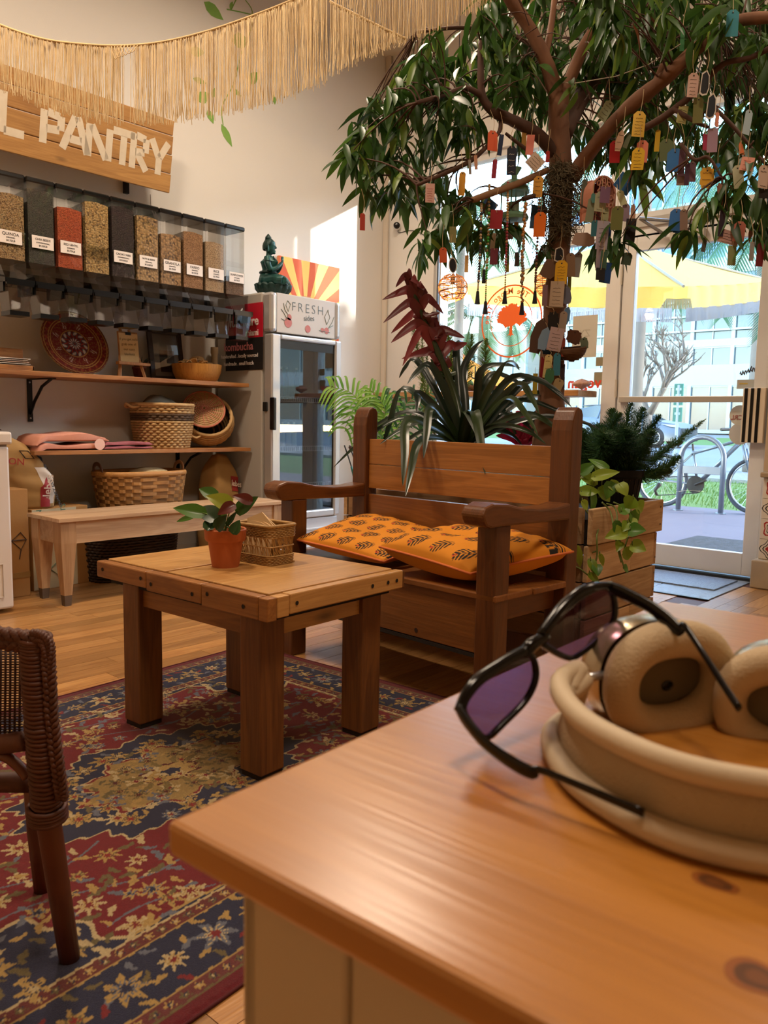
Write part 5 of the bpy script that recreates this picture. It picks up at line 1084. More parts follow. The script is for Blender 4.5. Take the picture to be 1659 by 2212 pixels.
for i in range(24): a = 2*PI*i/24; rb.tube([(.093*math.cos(a), .093*math.sin(a), .01), (.1125*math.cos(a), .1125*math.sin(a), .13)], .002, 4)
rb.build('pot_ribs', BLACK_PLASTIC, t); top = pc+Vector((0, 0, .14))
for i, (mx, my, tx, ty_, dk, rd) in enumerate(((1340, 960, 1365, 868, .0, .035), (1355, 960, 1391, 880, .1, .038), (1320, 950, 1322, 882, .05, .035), (1310, 960, 1342, 890, -.1, .035), (1290, 970, 1290, 920, .1, .05), (1275, 990, 1258, 930, -.05, .05), (1380, 960, 1428, 895, .0, .03), (1385, 985, 1410, 930, -.15, .036), (1400, 1000, 1480, 945, .05, .022), (1270, 1000, 1255, 980, .15, .05), (1410, 990, 1525, 905, .2, .02), (1300, 980, 1305, 935, -.2, .05), (1345, 975, 1350, 925, -.2, .05), (1420, 1015, 1470, 985, -.05, .03), (1400, 1030, 1450, 1015, .0, .028), (1320, 990, 1330, 950, .2, .05), (1365, 990, 1385, 945, .15, .045), (1290, 1010, 1262, 1010, -.1, .045))):
    p0 = top+Vector((random.uniform(-.05, .05), random.uniform(-.05, .05), -.01)); plume(t, [p0, at(mx, my, 3.34+dk*.5), at(tx, ty_, 3.34+dk)], rd*1.65, fd, fst, 800, seed=40+i)
# pothos trailing over the front of the planter
PK = 2.93; pb = at(1285, 1085, 3.02); t = thing('trailing_pothos', 'yellow-green pothos trailing down the front of the crate planter', 'plant', (pb.x, pb.y, .606)); pgA = leafmat('#6d8a22', '#9aae3c', .35, .35); pgB = leafmat('#3d6a22', '#5f8a2e', .35, .3)
for pts in ([(1262, 1098), (1290, 1138), (1289, 1160), (1290, 1195), (1286, 1218)], [(1243, 1110), (1248, 1135), (1238, 1170), (1236, 1215), (1255, 1230), (1275, 1246)], [(1310, 1088), (1330, 1100), (1335, 1150), (1338, 1190), (1348, 1225)], [(1325, 1085), (1345, 1095), (1360, 1110), (1362, 1140), (1352, 1175), (1345, 1200)], [(1300, 1085), (1318, 1105), (1326, 1140), (1333, 1180), (1342, 1215)], [(1290, 1190), (1272, 1200), (1275, 1225), (1285, 1240)]):
    B().tube(cat([at(x, y, PK-.03 if i > 1 else PK+.02) for i, (x, y) in enumerate(pts)], 5), .0032, 5).build('vine', plain('#5d6a2c', .6), t, True, world=True)
for i, (px, dp, L, Wd) in enumerate((((1310, 1012), (-36, -24), .075, .03), ((1285, 1030), (50, -14), .09, .04), ((1284, 1042), (-34, -22), .085, .04), ((1278, 1064), (5, 34), .095, .045), ((1256, 1062), (22, -2), .07, .04), ((1296, 1058), (24, 22), .07, .045), ((1320, 1045), (-8, 30), .06, .045), ((1338, 1048), (16, 18), .05, .045), ((1318, 1046), (22, 10), .06, .04), ((1256, 1020), (20, -14), .06, .04), ((1368, 1078), (-12, 14), .045, .05), ((1376, 1090), (12, 12), .045, .05), ((1364, 1110), (14, 16), .05, .05), ((1360, 1126), (12, 10), .04, .04), ((1350, 1148), (-30, 8), .075, .05), ((1362, 1146), (20, -2), .055, .05), ((1366, 1178), (20, 6), .05, .05), ((1352, 1186), (8, 22), .055, .045), ((1348, 1228), (14, 2), .03, .03), ((1244, 1184), (14, 40), .085, .03), ((1276, 1212), (10, 22), .05, .03), ((1288, 1222), (4, 16), .04, .035), ((1274, 1242), (20, 14), .05, .025), ((1296, 1200), (10, 22), .05, .02), ((1330, 1130), (10, 26), .06, .035), ((1340, 1172), (-6, 18), .04, .03), ((1258, 1085), (14, 14), .045, .03), ((1342, 1106), (12, -12), .05, .04), ((1356, 1130), (-8, 14), .04, .035), ((1302, 1030), (-14, -26), .06, .035))):
    on_top = px[1] < 1075; k = (3.0 if on_top else PK-.05)+random.uniform(-.02, .02)
    p0 = at(px[0], px[1], k)+Vector((0, 0, -.03 if on_top else 0)); stemleaf(t, p0+CF*.01, px, k, (dp[0], dp[1], random.uniform(-.03, .02)), L, Wd*1.15, pgA if i % 3 else pgB, fst, .25, .0016, (-CF.x, -CF.y, .5))
# areca palm in the corner
pp = Vector((3.75, 3.45, 0)); t = thing('areca_palm', 'green areca palm in the corner between the fridge and the window shelf', 'plant', pp)
B().lathe([(.0001, 0), (.12, 0), (.16, .3), (.165, .3), (.165, .33), (.15, .33), (.145, .3), (.0001, .29)], (0, 0, 0), 30).build('pot', plain('#c9c2b4', .5), t, True, autos=True)
pm1 = leafmat('#4f8a2a', '#8fb84a', .4, .4); pm2 = leafmat('#1f4a2a', '#3d6a38', .4, .3); palmst = plain('#6d8a3c', .5)
def frond(par, pts, m, n=18, L=.17, w=.016, droop=.35):
    P = cat(pts, 8); st = B().tube(P, [.005*(1-.7*i/(len(P)-1)) for i in range(len(P))], 5).build('rachis', palmst, par, True, world=True); m_ = len(P)
    for i in range(n):
        s_ = .22+.78*i/(n-1); f_ = min(s_*(m_-1), m_-1.01); k = int(f_); p = P[k].lerp(P[k+1], f_-k); t_ = (P[k+1]-P[k]).normalized(); sd = t_.cross(Vector((-CF.x, -CF.y, .25))).normalized(); l = L*(.55+.75*math.sin(PI*(.15+.8*i/n)))*.8
        for s2 in (-1, 1):
            d = (sd*s2*.85+t_*.6).normalized(); ribbon(B(), [p, p+d*l*.5+Vector((0, 0, .01)), p+d*l-Vector((0, 0, droop*l))], w, 6, .2, Vector((-CF.x, -CF.y, .4))).build('leaflet', m, par, True, world=True)
PKK = 5.05
for pts, m, n in (([(806, 1000), (790, 900), (760, 850), (715, 836)], pm1, 16), ([(800, 1000), (790, 920), (770, 880), (745, 925)], pm1, 12), ([(812, 1000), (825, 930), (830, 880), (800, 842)], pm1, 14), ([(818, 1000), (842, 930), (825, 890), (790, 860)], pm1, 11), ([(835, 1000), (850, 920), (880, 870), (930, 850)], pm2, 13), ([(830, 1000), (838, 950), (845, 890), (830, 862)], pm2, 12), ([(826, 1000), (850, 940), (880, 900), (920, 905)], pm2, 12)):
    kk = PKK+random.uniform(-.15, .15); frond(t, [Vector((pp.x, pp.y, .3))]+[at(x, y, kk) for x, y in pts], m, n)
# two stick brushes
t = thing('bottle_brush', 'two thin teal and dark stick brushes leaning beside the settle post', 'brush', at(846, 1275, 4.6)); 
B().tube([at(744, 962, 4.6), at(760, 1010, 4.6)], .004, 6).build('dark_stick', plain('#1f2a2a', .5), t, world=True); B().tube([at(759, 1008, 4.6), at(768, 1035, 4.6), at(848, 1285, 4.6)], [.006, .012, .008], 6).build('teal_handle', plain('#0f6a62', .4), t, world=True); B().tube([at(755, 962, 4.6), at(768, 1000, 4.6)], .004, 6).build('second_stick', plain('#1d1d1f', .5), t, world=True); B().tube([at(756, 964, 4.6), at(761, 975, 4.6)], .011, 6).build('bristles', plain('#4a3a34', .9), t, world=True)
# ================================================================ THE TREE
bark = plain('#8a6042', .8, c2='#5c3a26', scale=16, amt=.6, bump=.5, bscale=45, stretch=(1, 1, .45)); barkd = plain('#3b251a', .8, c2='#523424', scale=20); barkt = plain('#8f6a48', .75, c2='#6b4a30', scale=22, bump=.3)
tb0 = at(1186, 968, 3.47); tree = thing('indoor_tree', 'tall indoor ficus tree with mossy trunk growing from the crate planter', 'tree', (tb0.x, tb0.y, .605))
def limb(pts, m, name='branch', n=5, seg=9):
    P = [at(x, y, k) for x, y, k, r in pts]; Q = cat(P, n); R_ = np.interp(np.linspace(0, len(P)-1, len(Q)), range(len(P)), [p[3] for p in pts]); rr_ = random.Random(len(Q)+int(pts[0][0]))
    B().tube(Q, [float(a)*(1+.05*rr_.uniform(-1, 1)) for a in R_], seg).build(name, m, tree, True, world=True); return Q
BR = []
trunk = limb([(1184, 1010, 3.47, .078), (1186, 950, 3.47, .07), (1190, 860, 3.47, .058), (1194, 740, 3.47, .050), (1203, 600, 3.47, .046), (1212, 470, 3.47, .046), (1212, 380, 3.47, .05), (1208, 300, 3.47, .048), (1206, 235, 3.46, .042), (1200, 200, 3.44, .034), (1178, 130, 3.40, .03), (1140, 55, 3.35, .027), (1105, 5, 3.3, .024), (1075, -40, 3.25, .02)], bark, 'trunk', 5, 14)
BR.append(limb([(1208, 240, 3.46, .034), (1232, 170, 3.42, .028), (1262, 100, 3.38, .024), (1290, 50, 3.33, .022), (1320, -20, 3.28, .018)], bark))
BR.append(limb([(1214, 290, 3.48, .045), (1252, 215, 3.56, .042), (1292, 150, 3.64, .038), (1340, 90, 3.72, .03), (1370, 60, 3.76, .022), (1400, 10, 3.8, .018)], barkd))
BR.append(limb([(1235, 385, 3.44, .036), (1262, 345, 3.38, .032), (1310, 285, 3.28, .030), (1370, 222, 3.18, .030), (1430, 175, 3.1, .028), (1500, 110, 3.02, .026), (1560, 62, 2.96, .024), (1610, 42, 2.92, .022), (1680, 38, 2.88, .02)], bark))
BR.append(limb([(1392, 215, 3.16, .022), (1415, 185, 3.14, .02), (1432, 140, 3.13, .012)], bark))
BR.append(limb([(1195, 330, 3.46, .03), (1160, 290, 3.4, .027), (1110, 262, 3.36, .024), (1065, 240, 3.32, .022), (1042, 208, 3.3, .016), (1038, 150, 3.28, .014), (1038, 90, 3.3, .010)], barkd))
BR.append(limb([(1042, 208, 3.3, .014), (1005, 190, 3.26, .01), (960, 205, 3.2, .009), (900, 222, 3.1, .008)], barkd)); BR.append(limb([(1082, 262, 3.34, .01), (1075, 290, 3.3, .008), (1020, 345, 3.22, .01), (960, 375, 3.16, .008), (900, 400, 3.1, .006)], barkd))
BR.append(limb([(1182, 368, 3.38, .013), (1120, 396, 3.3, .014), (1060, 418, 3.22, .014), (1022, 432, 3.18, .013)], barkt)); BR.append(limb([(1165, 345, 3.4, .010), (1120, 310, 3.36, .008), (1092, 288, 3.34, .006)], barkd)); BR.append(limb([(1172, 418, 3.36, .011), (1130, 430, 3.3, .010)], plain('#3a2012', .7), 'branch'))
BR.append(limb([(1390, 278, 3.1, .014), (1430, 255, 3.06, .014), (1470, 225, 3.02, .013), (1500, 200, 3.0, .012), (1560, 140, 2.98, .011), (1620, 125, 2.95, .010), (1680, 95, 2.9, .01)], barkd)); BR.append(limb([(1455, 235, 3.03, .01), (1500, 262, 3.0, .008), (1530, 275, 3.0, .006)], barkd)); BR.append(limb([(1340, 95, 3.7, .02), (1420, 78, 3.6, .014), (1480, 75, 3.5, .010), (1560, 72, 3.4, .008)], barkd))
BR.append(limb([(1470, 310, 3.0, .007), (1500, 345, 2.98, .007), (1530, 340, 2.96, .006), (1560, 385, 2.95, .004)], barkd)); BR.append(limb([(1540, 230, 3.0, .008), (1590, 280, 2.96, .007), (1640, 340, 2.9, .006), (1680, 380, 2.88, .005)], barkd)); BR.append(limb([(1178, 130, 3.4, .014), (1150, 100, 3.5, .01), (1090, 70, 3.5, .008), (990, 60, 3.4, .008), (900, 70, 3.3, .006)], barkd)); BR.append(limb([(1290, 50, 3.33, .012), (1330, 20, 3.3, .01), (1345, -20, 3.3, .008)], barkd)); BR.append(limb([(1178, 120, 3.4, .016), (1190, 60, 3.42, .014), (1200, -20, 3.45, .012)], bark))
# moss
b = B(); r = random.Random(21)
for i in range(1100):
    y = r.uniform(350, 500); wd = 58*math.sin(PI*min(1, max(.12, (y-335)/185)))+6; cx = 1214+r.gauss(0, .42)*wd; p = at(cx, y, 3.47-.055*math.sqrt(max(.1, 1-((cx-1214)/60)**2))-r.uniform(-.01, .045)); P = [p]; d = Vector((r.uniform(-1, 1), r.uniform(-1, 1), r.uniform(-1, .3)))
    for s_ in range(4): d = (d+Vector((r.uniform(-1, 1), r.uniform(-1, 1), r.uniform(-1, .7)))*.9).normalized(); P.append(P[-1]+d*.019)
    b.tube(P, .0014, 3, cap=False)
for i in range(120):
    x = r.uniform(1150, 1195); y = r.uniform(490, 560); P = [at(x, y, 3.42)]
    for s_ in range(4): P.append(P[-1]+Vector((r.uniform(-.01, .01), r.uniform(-.01, .01), -r.uniform(.004, .016))))
    b.tube(P, .0009, 3, cap=False)
stuff(b.build('moss', plain('#6d5f45', .95, c2='#4d4636', scale=30), tree, world=True))
# leaves hanging in tufts
LV = [leafmat('#2a481a', '#4f7428', .42, .32), leafmat('#1f3a16', '#3d6226', .42, .3), leafmat('#56742a', '#7f9638', .42, .38)]; deadm = leafmat('#5a3420', '#7a4a2c', .6, .2)
def leafmesh(m, L, w, droop, tw):
    b = B(); n = 7
    for i in range(n):
        s_ = i/(n-1); wd = w*(math.sin(PI*min(1, s_**.75*.97+.03))**.8)*.5*(1 if i < n-1 else .02); x = L*s_; z = -droop*L*s_*s_; c, sn = math.cos(tw*s_), math.sin(tw*s_)
        b.v += [(x, -wd*c, z+wd*.35-wd*sn), (x, 0, z), (x, wd*c, z+wd*.35+wd*sn)]
    for i in range(n-1):
        for k in range(2): a = i*3+k; b.f.append((a, a+1, a+4, a+3))
    return b
VAR = [(leafmesh(None, .135, .030, .25, .3), 0), (leafmesh(None, .15, .034, .15, -.3), 1), (leafmesh(None, .12, .028, .35, .2), 1), (leafmesh(None, .14, .036, .1, .1), 0), (leafmesh(None, .13, .03, .3, -.4), 2)]
MES = [v.mesh('leaf', LV[k], True) for v, k in VAR]; DEAD = leafmesh(None, .1, .024, .3, .9).mesh('dry_leaf', deadm, True)
tl = [(80, 1120), (60, 1180), (130, 1060), (110, 940), (180, 960), (280, 790), (260, 770), (430, 590), (520, 560), (600, 330), (560, 420), (660, 300), (700, 400), (640, 480), (150, 1350), (280, 1400), (380, 1450), (220, 1480), (460, 1420), (350, 1200), (420, 1080), (250, 1200), (300, 1100), (480, 880), (520, 760), (600, 760), (680, 880), (700, 1000), (560, 1000), (640, 1100), (700, 1230), (690, 1350), (640, 1400), (620, 1480), (750, 1480), (830, 1430), (900, 1450), (800, 1560), (740, 1620), (680, 1700), (610, 1720), (580, 1800), (900, 1600), (950, 1650), (1000, 1480), (930, 1740), (1060, 1660), (1130, 1690), (1200, 1680), (1080, 1780), (780, 780), (860, 800), (930, 850), (900, 700), (950, 960), (820, 640), (860, 560), (900, 300), (950, 420), (1020, 330), (1100, 250), (1100, 400), (1200, 300), (1250, 400), (1250, 520), (1300, 560), (1350, 480), (1380, 580), (1250, 650), (1150, 500), (1050, 560), (1180, 620), (1080, 700), (1000, 600), (1180, 160), (1050, 140), (980, 130), (1100, 60), (330, 700), (380, 640), (450, 680), (180, 800), (220, 860), (330, 860), (390, 940), (500, 1180), (560, 1280), (430, 1300), (340, 1330), (180, 1240), (850, 950), (1330, 640), (600, 640), (700, 560), (780, 480), (860, 430), (700, 660), (500, 480), (560, 520)]
TUF = [(740+x/3.318, y/3.318-14, random.uniform(3.1, 3.65), 7) for x, y in tl]; r = random.Random(33)
for i in range(150):
    x, y = r.uniform(1235, 1690), r.uniform(-30, 330)
    if 1180 < x < 1250 and 20 < y < 150: continue
    if y > 250 and x < 1300: continue
    TUF.append((x, y-14, r.uniform(2.8 if y < 120 else 3.2, 4.05), 8))
for i in range(45): TUF.append((r.uniform(1060, 1330), r.uniform(-40, 120), r.uniform(3.5, 4.2), 6))
for i in range(30): TUF.append((r.uniform(1090, 1400), r.uniform(90, 290), r.uniform(3.75, 4.2), 6))
TUF += [(x, y, k, 6) for x, y, k in ((1474, 490, 2.98), (1486, 500, 2.98), (1525, 430, 2.96), (1535, 445, 2.96), (1600, 400, 2.92), (1590, 420, 2.92), (1565, 410, 2.95), (1575, 470, 2.95), (1640, 500, 2.9), (1652, 480, 2.9), (1648, 420, 2.88), (1620, 370, 2.92), (1610, 330, 2.92), (1655, 330, 2.85), (1327, 500, 3.22), (1336, 520, 3.2), (1345, 505, 3.2), (1375, 370, 3.15), (1395, 375, 3.15), (1415, 300, 3.3), (1430, 330, 3.3), (1400, 330, 3.5), (1345, 300, 3.6), (1310, 330, 3.65), (1280, 290, 3.6), (1270, 320, 3.7), (1452, 300, 3.3), (1480, 300, 3.2), (1500, 290, 3.2), (1560, 320, 3.05), (1290, 520, 3.5), (1180, 520, 3.45))]
ITEMS = []; twig = B(); r = random.Random(4); allbr = [p for q in BR for p in q]+trunk[30:]
for x, y, k, n in TUF:
    c = at(x, y, k); bp_ = min(allbr, key=lambda p: (p-c).length_squared)
    if (bp_-c).length < 1.0:
        mid = (bp_+c)/2+Vector((r.uniform(-.05, .05), r.uniform(-.05, .05), .05)); twig.tube(bez(bp_, mid, c, 6), [.0045, .004, .0035, .003, .0025, .002], 4, cap=False)
    for i in range(n+r.randint(-1, 2)):
        az = r.uniform(0, 2*PI); el = -r.uniform(.35, 1.35); d = Vector((math.cos(az)*math.cos(el), math.sin(az)*math.cos(el), math.sin(el))); up_ = Vector((r.uniform(-.6, .6), r.uniform(-.6, .6), 1)); side = up_.cross(d).normalized(); M = frame(c+Vector((r.uniform(-.03, .03), r.uniform(-.03, .03), r.uniform(-.03, .03))), d, side) @ Matrix.Scale(r.uniform(.75, 1.15), 4)
        v = r.randrange(4) if r.random() > .1 else 4
        if r.random() < .025: v = -1
        ITEMS.append((k+r.random()*.2, v, M))
ITEMS.sort(key=lambda q: q[0]); Ti = Matrix.Translation(-tree.location)
for k, v, M in ITEMS[:298]: inst('leaf', MES[v] if v >= 0 else DEAD, Ti @ M, tree)
rest = [B(), B(), B()]
for k, v, M in ITEMS[298:]:
    g, mi = VAR[max(v, 0)]; rest[mi].add([M @ Vector(p) for p in g.v], g.f)
for g, m in zip(rest, LV): stuff(g.build('foliage', m, tree, True, world=True))
for i in range(160):
    x, y, k = r.uniform(1060, 1660), r.uniform(-20, 250), r.uniform(3.0, 3.9); p = at(x, y, k); d = Vector((r.uniform(-1, 1), r.uniform(-1, 1), r.uniform(-.5, 1))).normalized()*.14; twig.tube([p, p+d*.5+Vector((0, 0, .015)), p+d], [.003, .0022, .001], 4, cap=False)
stuff(twig.build('twigs', barkd, tree, True, world=True))

# ================================================================ TAGS TIED TO THE TREE
TM_ = {}
def tagm(c):
    if c not in TM_: TM_[c] = plain(c, .8, c2=c, bump=.05)
    return TM_[c]
WRITE = plain('#2c2622', .8)
def hangtag(px, py, wpx, hpx, rot, col, k, label, kind='tag', write=0, string=.09, cat_='paper tag', frame_white=False, writecol=None, yaw=None):
    c = at(px, py, k); w, h = wpx*k/FPX, hpx*k/FPX; rr_ = random.Random(int(px*7+py)); yw = rr_.uniform(-.35, .35) if yaw is None else yaw
    nrm = (Matrix.Rotation(yw, 3, 'Z') @ Vector((-CF.x, -CF.y, 0))).normalized(); rgt = Vector((-nrm.y, nrm.x, 0)); a = math.radians(rot); x = rgt*math.cos(a)-Z3*math.sin(a); y = nrm.cross(x); M = Matrix(((x.x, y.x, nrm.x, 0), (x.y, y.y, nrm.y, 0), (x.z, y.z, nrm.z, 0), (0, 0, 0, 1))); cs = math.cos(yw) or 1; w /= max(.6, cs)
    ch = min(w*.28, h*.2); P = {'tag': [(-w/2, -h/2), (w/2, -h/2), (w/2, h/2-ch), (w/2-ch, h/2), (-w/2+ch, h/2), (-w/2, h/2-ch)], 'card': [(-w/2, -h/2), (w/2, -h/2), (w/2, h/2), (-w/2, h/2)],
        'round': [(w/2*math.cos(q)*(1 if abs(math.sin(q)) < .9 else .9), h/2*math.sin(q)) for q in np.linspace(0, 2*PI, 17)[:-1]],
        'scallop': [(w/2*(1+.07*math.cos(9*q))*math.copysign(abs(math.cos(q))**.6, math.cos(q)), h/2*(1+.07*math.cos(9*q))*math.copysign(abs(math.sin(q))**.6, math.sin(q))) for q in np.linspace(0, 2*PI, 41)[:-1]],
        'leaf': [(-w*.3, -h/2), (w*.35, -h*.48), (w/2, -h*.1), (w*.38, h*.3), (0, h/2), (-w*.4, h*.3), (-w/2, -h*.1)],
        'torn': [(-w/2, -h*.42), (-w*.2, -h/2), (w*.3, -h*.45), (w/2, -h*.2), (w*.42, h*.3), (w*.1, h/2), (-w*.4, h*.36), (-w*.46, 0)]}[kind]
    b = B(); b.prism(P, M @ Matrix.Translation((0, 0, -.0004)), .0008); me = b.mesh('card', tagm('#cfc8bd') if frame_white else tagm(col)); o = bpy.data.objects.new('hanging_tag' if kind != 'card' else 'note_card', me); COL.objects.link(o); o.location = c; tag(o, label, cat_, 'tags and notes tied to the tree')
    if frame_white: B().prism([(p[0]*.78, p[1]*.86) for p in P], M @ Matrix.Translation((0, 0, .0004)), .0006).build('black_face', tagm(col), o)
    if kind in ('tag', 'scallop', 'round') and w > .02: B().lathe([(.0001, .0), (min(.0032, w*.09), .0003)], (0, 0, 0), 8, M @ Matrix.Translation((0, h/2-ch*.9, .0005))).build('hole', DARK, o)
    if string:
        t0 = M @ Vector((0, h/2-ch*.8, .001)); B().tube(cat([t0, t0+Vector((rr_.uniform(-.008, .008), rr_.uniform(-.008, .008), string*.5)), t0+Vector((rr_.uniform(-.012, .012), rr_.uniform(-.012, .012), string))], 3), .0011, 4).build('string', TWINE, o)
    if write:
        b = B()
        for q in range(write):
            yy = h*(.22-.62*q/max(1, write-1)); n = 9; x0 = -w*.34+rr_.uniform(0, .06)*w; x1 = w*rr_.uniform(.2, .36)
            b.tube([M @ Vector((lerp(x0, x1, i/(n-1)), yy+rr_.uniform(-.02, .02)*h, .0009)) for i in range(n)], .0006, 3, cap=False)
        b.build('handwriting', tagm(writecol) if writecol else WRITE, o)
    return o
